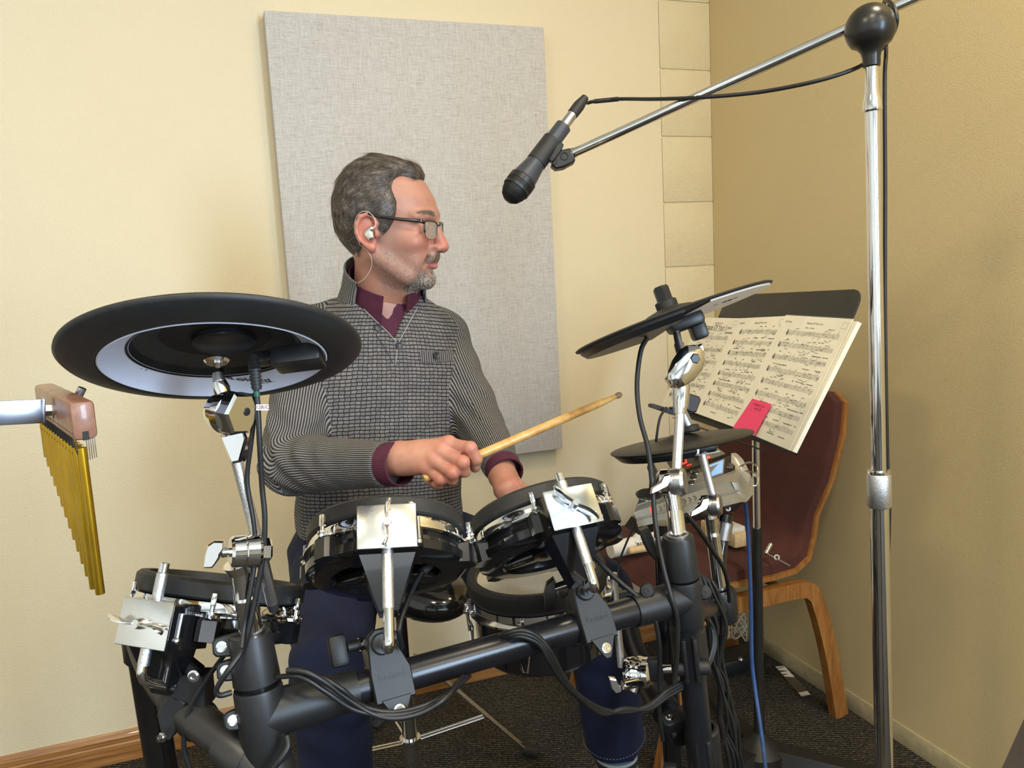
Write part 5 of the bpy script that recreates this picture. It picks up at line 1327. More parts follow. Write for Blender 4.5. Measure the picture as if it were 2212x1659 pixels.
# ------------------------------------------------------------------ implicit-surface sculpting
def surf(fn, lo, hi, h):
    """dual-contour style surface of fn<0 on a regular grid -> verts (n,3), quads (m,4)"""
    ax = [np.arange(lo[i], hi[i] + h, h, dtype=np.float32) for i in range(3)]
    X, Y, Zz = np.meshgrid(*ax, indexing='ij')
    F = fn(X, Y, Zz).astype(np.float32)
    s = F < 0
    sl = [slice(0, -1), slice(1, None)]
    cor = [(a, b, c) for a in (0, 1) for b in (0, 1) for c in (0, 1)]
    cnt = sum(s[sl[a], sl[b], sl[c]].astype(np.int8) for a, b, c in cor)
    act = (cnt > 0) & (cnt < 8)
    idx = np.full(act.shape, -1, np.int64); n = int(act.sum()); idx[act] = np.arange(n)
    acc = np.zeros((n, 3), np.float32); num = np.zeros(n, np.float32)
    vals = {k: F[sl[k[0]], sl[k[1]], sl[k[2]]][act] for k in cor}
    for p in cor:
        for axi in range(3):
            if p[axi] == 0:
                q = tuple(1 if i == axi else p[i] for i in range(3))
                fa, fb = vals[p], vals[q]; m = (fa < 0) != (fb < 0)
                t = np.where(m, fa / np.where(m, fa - fb, 1), 0)
                v = np.array(p, np.float32)[None, :].repeat(n, 0); v[:, axi] += t
                acc += v * m[:, None]; num += m
    ijk = np.argwhere(act).astype(np.float32)
    V = (ijk + acc / num[:, None]) * h + np.array([a[0] for a in ax], np.float32)
    quads = []
    for axi in range(3):
        o1, o2 = [(1, 2), (2, 0), (0, 1)][axi]
        A = [slice(1, -1)] * 3; B = [slice(1, -1)] * 3
        A[axi] = slice(0, -1); B[axi] = slice(1, None)
        sa, sb = s[tuple(A)], s[tuple(B)]
        for flip, mk in ((False, sa & ~sb), (True, ~sa & sb)):
            e = np.argwhere(mk)
            if not len(e): continue
            base = e.copy()
            for i in range(3):
                if i != axi: base[:, i] += 1
            def cell(d1, d2):
                c = base.copy(); c[:, o1] -= d1; c[:, o2] -= d2; return idx[c[:, 0], c[:, 1], c[:, 2]]
            q = np.stack([cell(1, 1), cell(0, 1), cell(0, 0), cell(1, 0)], 1)
            quads.append(q[:, ::-1] if flip else q)
    Q = np.concatenate(quads); Q = Q[(Q >= 0).all(1)]
    return V, Q
def smin(a, b, k):
    h = np.clip(0.5 + 0.5 * (b - a) / k, 0, 1); return b + (a - b) * h - k * h * (1 - h)
def smax(a, b, k): return -smin(-a, -b, k)
def cap(p, a, b, ra, rb=None, sc=None):
    rb = ra if rb is None else rb
    X, Y, Zz = p; ax, ay, az = a; dx, dy, dz = b[0] - ax, b[1] - ay, b[2] - az
    L = dx * dx + dy * dy + dz * dz + 1e-12
    t = np.clip(((X - ax) * dx + (Y - ay) * dy + (Zz - az) * dz) / L, 0, 1)
    return np.sqrt((X - ax - t * dx) ** 2 + (Y - ay - t * dy) ** 2 + (Zz - az - t * dz) ** 2) - (ra + (rb - ra) * t)
def elp(p, c, r):
    q = np.sqrt(((p[0] - c[0]) / r[0]) ** 2 + ((p[1] - c[1]) / r[1]) ** 2 + ((p[2] - c[2]) / r[2]) ** 2)
    return (q - 1) * min(r)
def smooth_knots(zs, vs, n=240, k=9):
    o = np.argsort(zs); zs = np.array(zs)[o]; vs = np.array(vs)[o]
    g = np.linspace(zs[0], zs[-1], n); v = np.interp(g, zs, vs)
    w_ = np.hanning(k * 2 + 1); w_ /= w_.sum()
    v2 = np.convolve(np.pad(v, k, mode='edge'), w_, mode='valid'); return g, v2
def mesh_np(name, V, Q, mat, parent, uv=None, attrs=None, mats=None, matidx=None, sharp=180, M=None, kind=None, label=None):
    me = bpy.data.meshes.new(name); V = np.asarray(V, float)
    if M is not None:
        Mn = np.array(M); V = V @ Mn[:3, :3].T + Mn[:3, 3]
    off = np.array(parent_loc(parent)); V = V - off
    me.from_pydata(V.tolist(), [], [tuple(q) for q in np.asarray(Q).tolist()]); me.update()
    for nm, arr in (attrs or {}).items():
        arr = np.asarray(arr, np.float32)
        if arr.ndim == 2:
            a = me.color_attributes.new(nm, 'FLOAT_COLOR', 'POINT')
            a.data.foreach_set('color', np.concatenate([arr, np.ones((len(arr), 1), np.float32)], 1).ravel())
        else:
            a = me.attributes.new(nm, 'FLOAT', 'POINT'); a.data.foreach_set('value', arr)
    if uv is not None:
        l = me.uv_layers.new(name='UVMap'); l.data.foreach_set('uv', np.asarray(uv, np.float32).ravel())
    for m in (mats or [mat]): me.materials.append(MAT[m])
    if matidx is not None: me.polygons.foreach_set('material_index', np.asarray(matidx, np.int32))
    finish(me, sharp)
    o = bpy.data.objects.new(name, me); COL.objects.link(o)
    if parent is not None: o.parent = parent
    return tag(o, label, None, None, kind)
def wob(p, f, ph=0.0):
    return (np.sin(p[0] * f + 1.3 + ph) * np.sin(p[1] * f * .9 + .4 + ph * 2) + np.sin(p[1] * f * 1.3 + p[2] * f * .7 + ph) * .6 + np.sin(p[2] * f * 1.1 - p[0] * f * .5 + 2 * ph) * .6) / 2.2

# ------------------------------------------------------------------ materials for the drummer
n = N('skin'); at = n.n('ShaderNodeVertexColor'); at.layer_name = 'Col'
v = n.coord(); f = n.noise(v, 90, 4, .6); f2 = n.noise(v, 900, 2)
c = n.mix(.35, at.outputs['Color'], n.ramp(f, [(.3, (.42, .38, .37)), (.7, (.56, .52, .51))]), 'SOFT_LIGHT')
wt = n.n('ShaderNodeAttribute'); wt.attribute_name = 'stubble'
st = n.math('MULTIPLY', wt.outputs['Fac'], n.ramp(n.noise(v, 620, 3, .7), [(.38, (0, 0, 0)), (.62, (1, 1, 1))]))
c = n.mix(n.math('MULTIPLY', st, .8), c, rgb(128, 116, 107))
n.set(c, .46, Subsurface_Weight=.12, Subsurface_Scale=.01)
n.b.inputs['Subsurface Radius'].default_value = (1.0, .35, .2)
n.bump(n.math('ADD', f2, n.math('MULTIPLY', f, .6)), .12, .0008)
n = N('hair'); v = n.coord('Object', (60, 160, 60)); f = n.noise(v, 1.0, 4, .7); g = n.noise(n.coord(), 26, 3)
fa = n.math('ADD', n.math('MULTIPLY', f, .82), n.math('MULTIPLY', g, .18))
n.set(n.ramp(fa, [(.36, rgb(50, 43, 39)), (.50, rgb(88, 78, 71)), (.66, rgb(138, 128, 120))]), .42); n.bump(f, .6, .0015)
n = N('hair_base'); f = n.noise(n.coord('Object', (220, 420, 220)), 1.0, 3, .7)
n.set(n.ramp(f, [(.35, rgb(38, 33, 30)), (.6, rgb(74, 66, 60))]), .6); n.bump(f, .4, .001)
n = N('beard_hair'); f = n.noise(n.coord(), 240, 3, .7)
n.set(n.ramp(f, [(.35, rgb(84, 74, 66)), (.5, rgb(150, 140, 130)), (.65, rgb(205, 198, 190))]), .5)
simple('brow_hair', rgb(112, 98, 90), .5, var=.3, nscale=300)
simple('eye_white', rgb(225, 215, 208), .15); simple('iris', rgb(70, 78, 84), .15)
simple('frame_black', (.010, .009, .009, 1), .16, 0, Coat_Weight=.4)
simple('trim_grey', rgb(150, 147, 143), .9, nscale=300, var=.2)
simple('button_dark', (.03, .03, .032, 1), .4); simple('button_white', rgb(225, 215, 210), .3)
# knit: torso bricks and sleeve ribs, in cloth UVs (metres)
def fuzz(n, v): return n.noise(v, 900, 3, .7)
n = N('knit_body'); uvn = n.n('ShaderNodeUVMap'); uvn.uv_map = 'UVMap'
br = n.n('ShaderNodeTexBrick', Scale=1.0, Mortar_Size=.00075, Mortar_Smooth=.35, Bias=0.0, Brick_Width=.0104, Row_Height=.0068)
br.offset = .12; br.offset_frequency = 2
dv_ = n.n('ShaderNodeVectorMath'); dv_.operation = 'ADD'
nz_ = n.n('ShaderNodeTexNoise', Scale=38.0, Detail=2.0); n.l(uvn.outputs[0], nz_.inputs['Vector'])
sc_n = n.n('ShaderNodeVectorMath'); sc_n.operation = 'SCALE'; sc_n.inputs['Scale'].default_value = .004
n.l(nz_.outputs['Color'], sc_n.inputs[0]); n.l(uvn.outputs[0], dv_.inputs[0]); n.l(sc_n.outputs[0], dv_.inputs[1])
n.l(dv_.outputs[0], br.inputs['Vector'])
br.inputs['Color1'].default_value = rgb(134, 131, 129); br.inputs['Color2'].default_value = rgb(114, 112, 114); br.inputs['Mortar'].default_value = rgb(26, 24, 26)
sy_ = n.n('ShaderNodeSeparateXYZ'); n.l(dv_.outputs[0], sy_.inputs[0])
row = n.ramp(n.math('FRACT', n.math('DIVIDE', sy_.outputs['Y'], .0068)), [(.0, (1, 1, 1)), (.13, (1, 1, 1)), (.24, (0, 0, 0)), (.93, (0, 0, 0)), (1.0, (1, 1, 1))])
fz_ = n.noise(n.coord(), 700, 3, .7); tint = n.noise(n.coord(), 22, 3)
c = n.mix(.30, br.outputs['Color'], n.ramp(fz_, [(.3, (.05, .05, .05)), (.7, (.75, .72, .70))]), 'OVERLAY')
c = n.mix(n.math('MULTIPLY', row, .88), c, rgb(24, 23, 26))
c = n.mix(.22, c, n.ramp(tint, [(.35, rgb(96, 92, 112)), (.65, rgb(150, 132, 112))]), 'SOFT_LIGHT')
n.set(c, .95); n.bump(n.math('SUBTRACT', n.math('MULTIPLY', fz_, .3), br.outputs['Fac']), .7, .0022)
n = N('knit_sleeve'); uvn = n.n('ShaderNodeUVMap'); uvn.uv_map = 'UVMap'
nz_ = n.n('ShaderNodeTexNoise', Scale=30.0, Detail=3.0); n.l(uvn.outputs[0], nz_.inputs['Vector'])
sx = n.n('ShaderNodeSeparateXYZ'); n.l(uvn.outputs[0], sx.inputs[0])
ph = n.math('ADD', n.math('MULTIPLY', sx.outputs['X'], 2 * pi / .0046), n.math('MULTIPLY', nz_.outputs[0], 3.4))
sn_ = n.math('SINE', ph); st2 = n.math('SINE', n.math('MULTIPLY', sx.outputs['Y'], 2 * pi / .0034))
hh = n.math('ADD', sn_, n.math('MULTIPLY', st2, .18))
fz_ = n.noise(n.coord(), 800, 3, .7)
c = n.ramp(n.math('ADD', n.math('ADD', n.math('MULTIPLY', hh, .42), .38), n.math('MULTIPLY', fz_, .25)), [(.10, rgb(22, 20, 22)), (.26, rgb(58, 56, 58)), (.44, rgb(112, 109, 108)), (.85, rgb(142, 138, 136))])
n.set(c, .95); n.bump(hh, .7, .0020)
n = N('shirt_maroon'); v = n.coord()
ck = n.n('ShaderNodeTexChecker', Scale=430.0); n.l(v, ck.inputs['Vector'])
ck.inputs['Color1'].default_value = rgb(88, 28, 52); ck.inputs['Color2'].default_value = rgb(62, 18, 42)
n.set(n.mix(.25, ck.outputs['Color'], n.ramp(n.noise(v, 60, 3), [(.3, rgb(52, 14, 36)), (.7, rgb(104, 40, 62))])), .8)
n = N('denim'); v = n.coord()
f = n.noise(v, 700, 3, .7); g = n.noise(v, 9, 3, .6)
n.set(n.mix(.5, n.ramp(f, [(.3, rgb(5, 9, 28)), (.7, rgb(18, 30, 68))]), n.ramp(g, [(.35, rgb(6, 11, 32)), (.7, rgb(16, 27, 64))])), .9); n.bump(f, .4, .0008)
n = N('sock'); sp3 = n.n('ShaderNodeSeparateXYZ'); n.l(n.coord(), sp3.inputs[0])
wv = n.math('FRACT', n.math('MULTIPLY', sp3.outputs['Z'], 21.0))
n.set(n.ramp(wv, [(.0, rgb(26, 26, 34)), (.30, rgb(26, 26, 34)), (.33, rgb(170, 170, 166)), (.45, rgb(170, 170, 166)), (.48, rgb(84, 108, 130)), (.72, rgb(84, 108, 130)), (.75, rgb(120, 126, 108)), (.97, rgb(120, 126, 108))]), .9)
simple('shoe', (.03, .03, .035, 1), .6)

# ------------------------------------------------------------------ drummer: frames
person = thing('person', 'seated drummer in a grey ribbed sweater, glasses and jeans, looking right', 'person', floor_at(890, 1690))
HO = P(837, 505, 1.44)
yaw = radians(11)
hx = Vector((cos(yaw), -sin(yaw), -.055)).normalized(); hy = Vector((sin(yaw), cos(yaw), .03)); hy = (hy - hx * hy.dot(hx)).normalized(); hz = hx.cross(hy)
HM = Matrix(((hx.x, hy.x, hz.x, HO.x), (hx.y, hy.y, hz.y, HO.y), (hx.z, hy.z, hz.z, HO.z), (0, 0, 0, 1))) @ Matrix.Scale(.94, 4)
HI = HM.inverted()
zk = [.138, .130, .115, .095, .065, .040, .015, -.010, -.035, -.055, -.075, -.092, -.104, -.112]
kf = smooth_knots(zk, [-.014, .020, .056, .079, .0955, .1010, .0960, .0925, .0905, .0895, .0880, .0850, .0700, .0500])
kb = smooth_knots(zk, [-.024, -.048, -.068, -.083, -.093, -.095, -.092, -.085, -.070, -.048, -.024, -.002, .020, .040])
kw = smooth_knots(zk, [.004, .030, .054, .068, .075, .076, .0735, .0705, .066, .061, .0545, .045, .029, .010])
def skull(p, grow=0.0):
    X, Y, Zz = p
    zc = np.clip(Zz, -.112, .138)
    xf = np.interp(zc, *kf) + grow; xb = np.interp(zc, *kb) - grow; w_ = np.interp(zc, *kw) + grow
    cx = (xf + xb) / 2; a = (xf - xb) / 2
    t = np.clip((X - cx) / a, 0, 1); we = w_ * (1 - .15 * t * t)
    q = ((np.abs(X - cx) / a) ** 2.25 + (np.abs(Y) / we) ** 2.25) ** (1 / 2.25)
    d = (q - 1) * np.minimum(a, we)
    over = np.maximum(Zz - (.138 + grow), -.112 - Zz)
    return np.maximum(d, over * .8)
neck_a = (-.012, 0, -.050); NB = HI @ P(822, 668, 1.50); neck_b = tuple(NB)
def head_fn(X, Y, Zz):
    p = (X, Y, Zz); A = np.abs(Y); pa = (X, A, Zz)
    d = skull(p)
    d = smin(d, cap(pa, (.090, .010, .033), (.074, .050, .031), .0125, .010), .010)        # brow ridge
    d = smin(d, elp(pa, (.062, .044, -.016), (.026, .022, .022)), .018)                   # cheekbone
    d = smin(d, elp(pa, (.060, .036, -.050), (.024, .020, .026)), .014)                   # cheek / jowl
    d = smin(d, cap(pa, (.052, .044, -.082), (-.004, .062, -.040), .012, .012), .018)     # jaw line
    d = smin(d, elp(p, (.076, 0, -.090), (.018, .022, .017)), .014)                       # chin
    d = smax(d, -elp(pa, (.106, .033, .012), (.019, .021, .0115)), .010)                   # sockets
    lid = cap(pa, (.0805, .029, .0100), (.0785, .036, .0100), .0128)
    d = smin(d, lid, .004)
    d = smax(d, -cap(pa, (.0955, .020, .0095), (.0890, .045, .0085), .0022, .0018), .0012)   # eye slit
    nose = cap(p, (.0950, 0, .020), (.1105, 0, -.0235), .0085, .0115)
    nose = smin(nose, elp(p, (.1110, 0, -.0265), (.0115, .0115, .0100)), .006)
    nose = smin(nose, elp(pa, (.0985, .0135, -.0295), (.0115, .0075, .0085)), .006)
    nose = smax(nose, -elp(pa, (.1030, .0085, -.0385), (.0070, .0042, .0050)), .003)
    d = smin(d, nose, .009)
    d = smin(d, elp(p, (.0865, 0, -.046), (.0150, .027, .0130)), .010)                    # upper lip mound
    d = smax(d, -cap(pa, (.1000, .020, -.0320), (.0860, .034, -.0600), .0035, .0030), .009)  # nasolabial fold
    d = smin(d, cap(pa, (.0965, 0, -.0540), (.0830, .0240, -.0575), .0050, .0025), .003)
    d = smin(d, cap(pa, (.0950, 0, -.0640), (.0825, .0230, -.0590), .0060, .0025), .003)
    d = smax(d, -cap(pa, (.1040, 0, -.0582), (.0850, .0260, -.0575), .0012, .0010), .0012)
    d = smax(d, -cap(pa, (.1010, 0, -.0740), (.0900, .018, -.0735), .0045, .0035), .008)    # crease under lip
    # ears
    ear = elp((X + .012 + .16 * (Zz - .004), A - .0765 - .12 * (-X - .012), Zz - .004), (0, 0, 0), (.019, .0065, .030))
    hp = [(.004, .004), (.0085, .017), (.004, .029), (-.008, .0345), (-.021, .030), (-.029, .016), (-.029, .000), (-.023, -.013), (-.013, -.022), (-.003, -.027)]
    for (x0, z0), (x1, z1) in zip(hp[:-1], hp[1:]):
        y0 = .0815 + .20 * max(0, -x0 - .002); y1 = .0815 + .20 * max(0, -x1 - .002)
        ear = smin(ear, cap(pa, (x0, y0, z0), (x1, y1, z1), .0040), .0035)
    ear = smin(ear, elp(pa, (-.0045, .0800, -.0265), (.0085, .0055, .0090)), .005)
    ear = smin(ear, elp(pa, (.0075, .0780, -.0020), (.0055, .0070, .0075)), .004)
    ear = smax(ear, -elp(pa, (-.0055, .0900, -.0015), (.0110, .0125, .0145)), .004)
    ear = smax(ear, -elp(pa, (-.0090, .0930, .0175), (.0090, .0085, .0090)), .004)
    d = smin(d, ear, .004)
    nk = cap((X, Y * .96, Zz), neck_a, (neck_b[0], neck_b[1] * .96, neck_b[2]), .053, .054)
    nk = smin(nk, cap(p, (.030, 0, -.095), (neck_b[0] + .045, neck_b[1], neck_b[2] + .02), .026, .030), .03)   # throat
    d = smin(d, nk, .018)
    return d
V, Q = surf(head_fn, (-.115, -.105, -.215), (.130, .105, .146), .0021)
x, y, z = V.T; A = np.abs(y)
def sst(a, b, v): t = np.clip((v - a) / (b - a), 0, 1); return t * t * (3 - 2 * t)
base = np.array(rgb(172, 124, 106)[:3]); C = np.tile(base, (len(V), 1))
def blend(mask, col):
    global C
    C = C * (1 - mask[:, None]) + np.array(col[:3]) * mask[:, None]
g3 = lambda cx, cy, cz, r: np.exp(-(((x - cx) ** 2 + (A - cy) ** 2 + (z - cz) ** 2) / r ** 2))
blend(.75 * g3(.115, .0, -.022, .017), rgb(196, 106, 92)); blend(.55 * g3(.075, .045, -.020, .024), rgb(196, 118, 100))
blend(.6 * (A > .071) * sst(-.04, -.02, x) * (x < .012) * (z > -.04) * (z < .042), rgb(200, 120, 104))
blend(.5 * g3(.09, .033, .004, .016), rgb(190, 128, 116))
blend(.45 * sst(-.075, -.13, z), rgb(196, 140, 112))
lip = np.exp(-(((z + .0585) / .0072) ** 2)) * sst(.083, .090, x) * (A < .025); blend(np.clip(lip, 0, 1) * .85, rgb(188, 104, 98))
stub = sst(-.018, -.040, z) * sst(-.125, -.10, z) * sst(-.012, .006, x) * (1 - .55 * g3(.07, .045, -.03, .02))
stub = np.maximum(stub * .55, sst(-.074, -.082, z) * sst(-.120, -.105, z) * sst(.035, .055, x) * .9)
stub = np.maximum(stub, .8 * np.exp(-(((z + .046) / .007) ** 2)) * sst(.078, .086, x) * (A < .033))
stub = np.maximum(stub, .75 * sst(.034, .020, np.abs(x - .016) + .0) * sst(.02, .0, z) * (z > -.05) * (A > .05) * sst(.002, .012, x))
stub = np.clip(stub * (1 - np.clip(lip * 1.4, 0, 1)), 0, 1)
headV, headQ, headC, headS = V, Q, C.copy(), stub
# hands -------------------------------------------------------------
def wl(x_, y_, d_): return tuple(P(x_, y_, d_))
# stick axis inside the fist
STK0, STK1 = P(952, 1018, 1.212), P(1343, 851, 1.335)
fing = [  # MCP, PIP, DIP, tip, radius
    [(968, 960, 1.212), (1016, 968, 1.190), (1029, 992, 1.196), (1026, 1010, 1.212), .0098],
    [(952, 978, 1.205), (1000, 999, 1.180), (1003, 1018, 1.190), (992, 1022, 1.212), .0098],
    [(938, 996, 1.203), (978, 1022, 1.180), (977, 1036, 1.192), (962, 1036, 1.212), .0092],
    [(922, 1010, 1.208), (952, 1036, 1.192), (946, 1046, 1.202), (934, 1042, 1.216), .0082]]
wr, fa = (858, 990, 1.232), (800, 1002, 1.262)
def rhand(X, Y, Zz):
    p = (X, Y, Zz)
    d = cap(p, wl(*fa), wl(*wr), .030, .0255)
    for (m, pi_, di, ti, r_) in fing:
        pal = cap(p, wl(wr[0] + 14, wr[1] + (m[1] - 985) * .35, wr[2] - .004), wl(*m), .0175, r_ * 1.34)
        d = smin(d, pal, .014)
    d = smin(d, cap(p, wl(905, 985, 1.228), wl(955, 992, 1.232), .020, .018), .014)
    thumb = smin(cap(p, wl(895, 992, 1.245), wl(960, 985, 1.246), .015, .0125), cap(p, wl(960, 985, 1.246), wl(1012, 987, 1.232), .0120, .0095), .005)
    d = smin(d, thumb, .008)
    for i, (m, pi_, di, ti, r_) in enumerate(fing):
        f = smin(cap(p, wl(*m), wl(*pi_), r_ * 1.12, r_ * 1.02), cap(p, wl(*pi_), wl(*di), r_ * 1.0, r_ * .93), .003)
        f = smin(f, cap(p, wl(*di), wl(*ti), r_ * .92, r_ * .82), .003)
        f = smin(f, elp(p, wl(*pi_), (r_ * 1.02, r_ * 1.02, r_ * 1.02)), .003)
        k = elp(p, wl(m[0] + 1, m[1] - 2, m[2] - .003), (.0128, .0128, .0128))
        f = smin(f, k, .006)
        d = smin(d, f, .0042)
    return d + .0004 * wob(p, 380)
c0 = P(930, 1000, 1.215)
Vr, Qr = surf(rhand, (c0.x - .125, c0.y - .06, c0.z - .06), (c0.x + .10, c0.y + .085, c0.z + .065), .0017)
def skincol(V, spots, rad):
    C = np.tile(np.array(rgb(180, 128, 108)[:3]), (len(V), 1))
    for s_, col, k, r_ in spots:
        m = k * np.exp(-((V - np.array(P(*s_))) ** 2).sum(1) / r_ ** 2); C = C * (1 - m[:, None]) + np.array(col[:3]) * m[:, None]
    return C
red = rgb(198, 108, 94)
spots = []
for f in fing:
    spots += [(f[0], red, .55, .014), (f[1], red, .6, .012), (f[3], red, .45, .010)]
spots += [((1030, 1008, 1.200), rgb(235, 190, 178), .8, .005), ((905, 975, 1.205), rgb(206, 150, 122), .5, .03)]
Cr = skincol(Vr, spots, .01)
lf = [[(1106, 1046, 1.335), (1140, 1070, 1.315), (1142, 1092, 1.325), .0092], [(1098, 1052, 1.325), (1130, 1082, 1.30), (1130, 1102, 1.315), .0095], [(1090, 1058, 1.322), (1116, 1092, 1.30), (1116, 1110, 1.315), .0090], [(1080, 1062, 1.326), (1100, 1094, 1.31), (1100, 1108, 1.325), .0082]]
def lhand(X, Y, Zz):
    p = (X, Y, Zz); d = cap(p, wl(1078, 990, 1.42), wl(1085, 1026, 1.375), .027, .025)
    for (m, a, b, r_) in lf:
        d = smin(d, cap(p, wl(1086, 1028, 1.372), wl(*m), .017, r_ * 1.3), .012)
        f = smin(cap(p, wl(*m), wl(*a), r_ * 1.1, r_), cap(p, wl(*a), wl(*b), r_, r_ * .85), .003)
        d = smin(d, f, .003)
    d = smin(d, smin(cap(p, wl(1104, 1036, 1.37), wl(1132, 1062, 1.355), .013, .011), cap(p, wl(1132, 1062, 1.355), wl(1150, 1085, 1.335), .0105, .009), .004), .008)
    return d
c1 = P(1105, 1050, 1.35)
Vl, Ql = surf(lhand, (c1.x - .06, c1.y - .09, c1.z - .085), (c1.x + .07, c1.y + .10, c1.z + .075), .0024)
Cl = skincol(Vl, [((1106, 1046, 1.33), red, .4, .02)], .01)

# torso / limbs skeleton --------------------------------------------
TF = Vector((sin(radians(25)), -cos(radians(25)), 0)); TS = Vector((cos(radians(25)), sin(radians(25)), 0))
SP = [(1112, P(822, 1112, 1.60)), (1000, P(820, 1000, 1.585)), (900, P(822, 900, 1.57)), (800, P(826, 800, 1.555)), (715, P(824, 715, 1.535)), (668, P(824, 668, 1.51)), (625, P(826, 625, 1.485))]
SH_R, EL_R, WR_R = P(672, 728, 1.515), P(628, 1003, 1.40), P(838, 1002, 1.245)
SH_L, EL_L, WR_L = P(948, 728, 1.585), P(1032, 905, 1.545), P(1085, 1008, 1.395)
tz = np.array([p.z for _, p in SP]); order = np.argsort(tz)
def tk(vals): return smooth_knots([p.z for _, p in SP], vals, 200, 6)
kcx = tk([p.x for _, p in SP]); kcy = tk([p.y for _, p in SP])
ka = tk([.168, .166, .166, .172, .150, .100, .066]); kbb = tk([.128, .132, .130, .122, .105, .085, .062])
zmin, zmax = float(tz.min()), float(tz.max())
def torso(p, grow=0.0):
    X, Y, Zz = p; zc = np.clip(Zz, zmin, zmax)
    cx = np.interp(zc, *kcx); cy = np.interp(zc, *kcy); a = np.interp(zc, *ka) + grow; b = np.interp(zc, *kbb) + grow
    u = (X - cx) * TS.x + (Y - cy) * TS.y; v = (X - cx) * TF.x + (Y - cy) * TF.y
    q = ((np.abs(u) / a) ** 2.3 + (np.abs(v) / b) ** 2.3) ** (1 / 2.3)
    d = (q - 1) * np.minimum(a, b)
    return np.maximum(d, np.maximum(Zz - zmax, zmin - .012 - Zz))
def armd(p, s_, e_, w_, r0, r1, r2):
    return smin(cap(p, tuple(s_), tuple(e_), r0, r1), cap(p, tuple(e_), tuple(w_), r1, r2), .012)
def seg_t(V, a, b):
    a = np.array(a); b = np.array(b); d = b - a; return np.clip(((V - a) @ d) / (d @ d), 0, 1)
VW = P(861, 733, 1.42)                      # bottom of the open neck
def sweater(X, Y, Zz):
    p = (X, Y, Zz)
    d = torso(p)
    d = smin(d, cap(p, tuple(SH_R + (P(824, 690, 1.53) - SH_R) * .35), tuple(SH_R), .060, .058), .03)
    d = smin(d, cap(p, tuple(SH_L + (P(824, 690, 1.53) - SH_L) * .35), tuple(SH_L), .058, .056), .03)
    ra = armd(p, SH_R, EL_R, WR_R, .060, .0525, .0365); la = armd(p, SH_L, EL_L, WR_L, .056, .047, .0335)
    # folds bunched at the elbows and along the forearms
    e = np.array(EL_R); r_ = np.sqrt((X - e[0]) ** 2 + (Y - e[1]) ** 2 + (Zz - e[2]) ** 2)
    ra = ra + .0042 * np.sin((X * .5 + Zz * 1.0 - Y * .6) * 150) * np.exp(-(r_ / .11) ** 2) + .0022 * wob(p, 85)
    e = np.array(EL_L); r2 = np.sqrt((X - e[0]) ** 2 + (Y - e[1]) ** 2 + (Zz - e[2]) ** 2)
    la = la + .0038 * np.sin((X * .8 + Zz * .9) * 150) * np.exp(-(r2 / .10) ** 2) + .002 * wob(p, 80, 1)
    d = d + .0035 * wob(p, 32, .7) + .0014 * wob(p, 90, .2)
    d = smin(d, ra, .014); d = smin(d, la, .014)
    wr_cut = (np.array(WR_R) - np.array(EL_R)); wr_cut /= np.linalg.norm(wr_cut)
    d = np.maximum(d, np.where(np.sqrt((X - WR_R.x) ** 2 + (Y - WR_R.y) ** 2 + (Zz - WR_R.z) ** 2) < .09, (X - WR_R.x) * wr_cut[0] + (Y - WR_R.y) * wr_cut[1] + (Zz - WR_R.z) * wr_cut[2], -1))
    wl_ = (np.array(WR_L) - np.array(EL_L)); wl_ /= np.linalg.norm(wl_)
    d = np.maximum(d, np.where(np.sqrt((X - WR_L.x) ** 2 + (Y - WR_L.y) ** 2 + (Zz - WR_L.z) ** 2) < .09, (X - WR_L.x) * wl_[0] + (Y - WR_L.y) * wl_[1] + (Zz - WR_L.z) * wl_[2], -1))
    # open V at the neck (shallow cut, the shirt lies in it)
    lat = (X - VW.x) * TS.x + (Y - VW.y) * TS.y
    wedge = np.abs(lat + .18 * (Zz - VW.z)) - np.clip((Zz - VW.z) * .72, -1, .075)
    front = (X - VW.x) * TF.x + (Y - VW.y) * TF.y
    w_ = np.maximum(wedge, -(front + .10)); w_ = np.maximum(w_, -(d + .023))
    return np.maximum(d, -w_)
lo = (min(EL_R.x, SH_R.x) - .09, WR_R.y - .08, zmin - .03); hi = (WR_L.x + .08, SH_L.y + .14, zmax + .02)
Vs, Qs = surf(sweater, lo, hi, .0046)
pV = (Vs[:, 0], Vs[:, 1], Vs[:, 2])
dt = torso(pV); dr = armd(pV, SH_R, EL_R, WR_R, .060, .0525, .0365); dl = armd(pV, SH_L, EL_L, WR_L, .056, .047, .0335)
reg = np.where((dr < dt + .004) & (dr < dl), 1, np.where((dl < dt + .004), 2, 0))
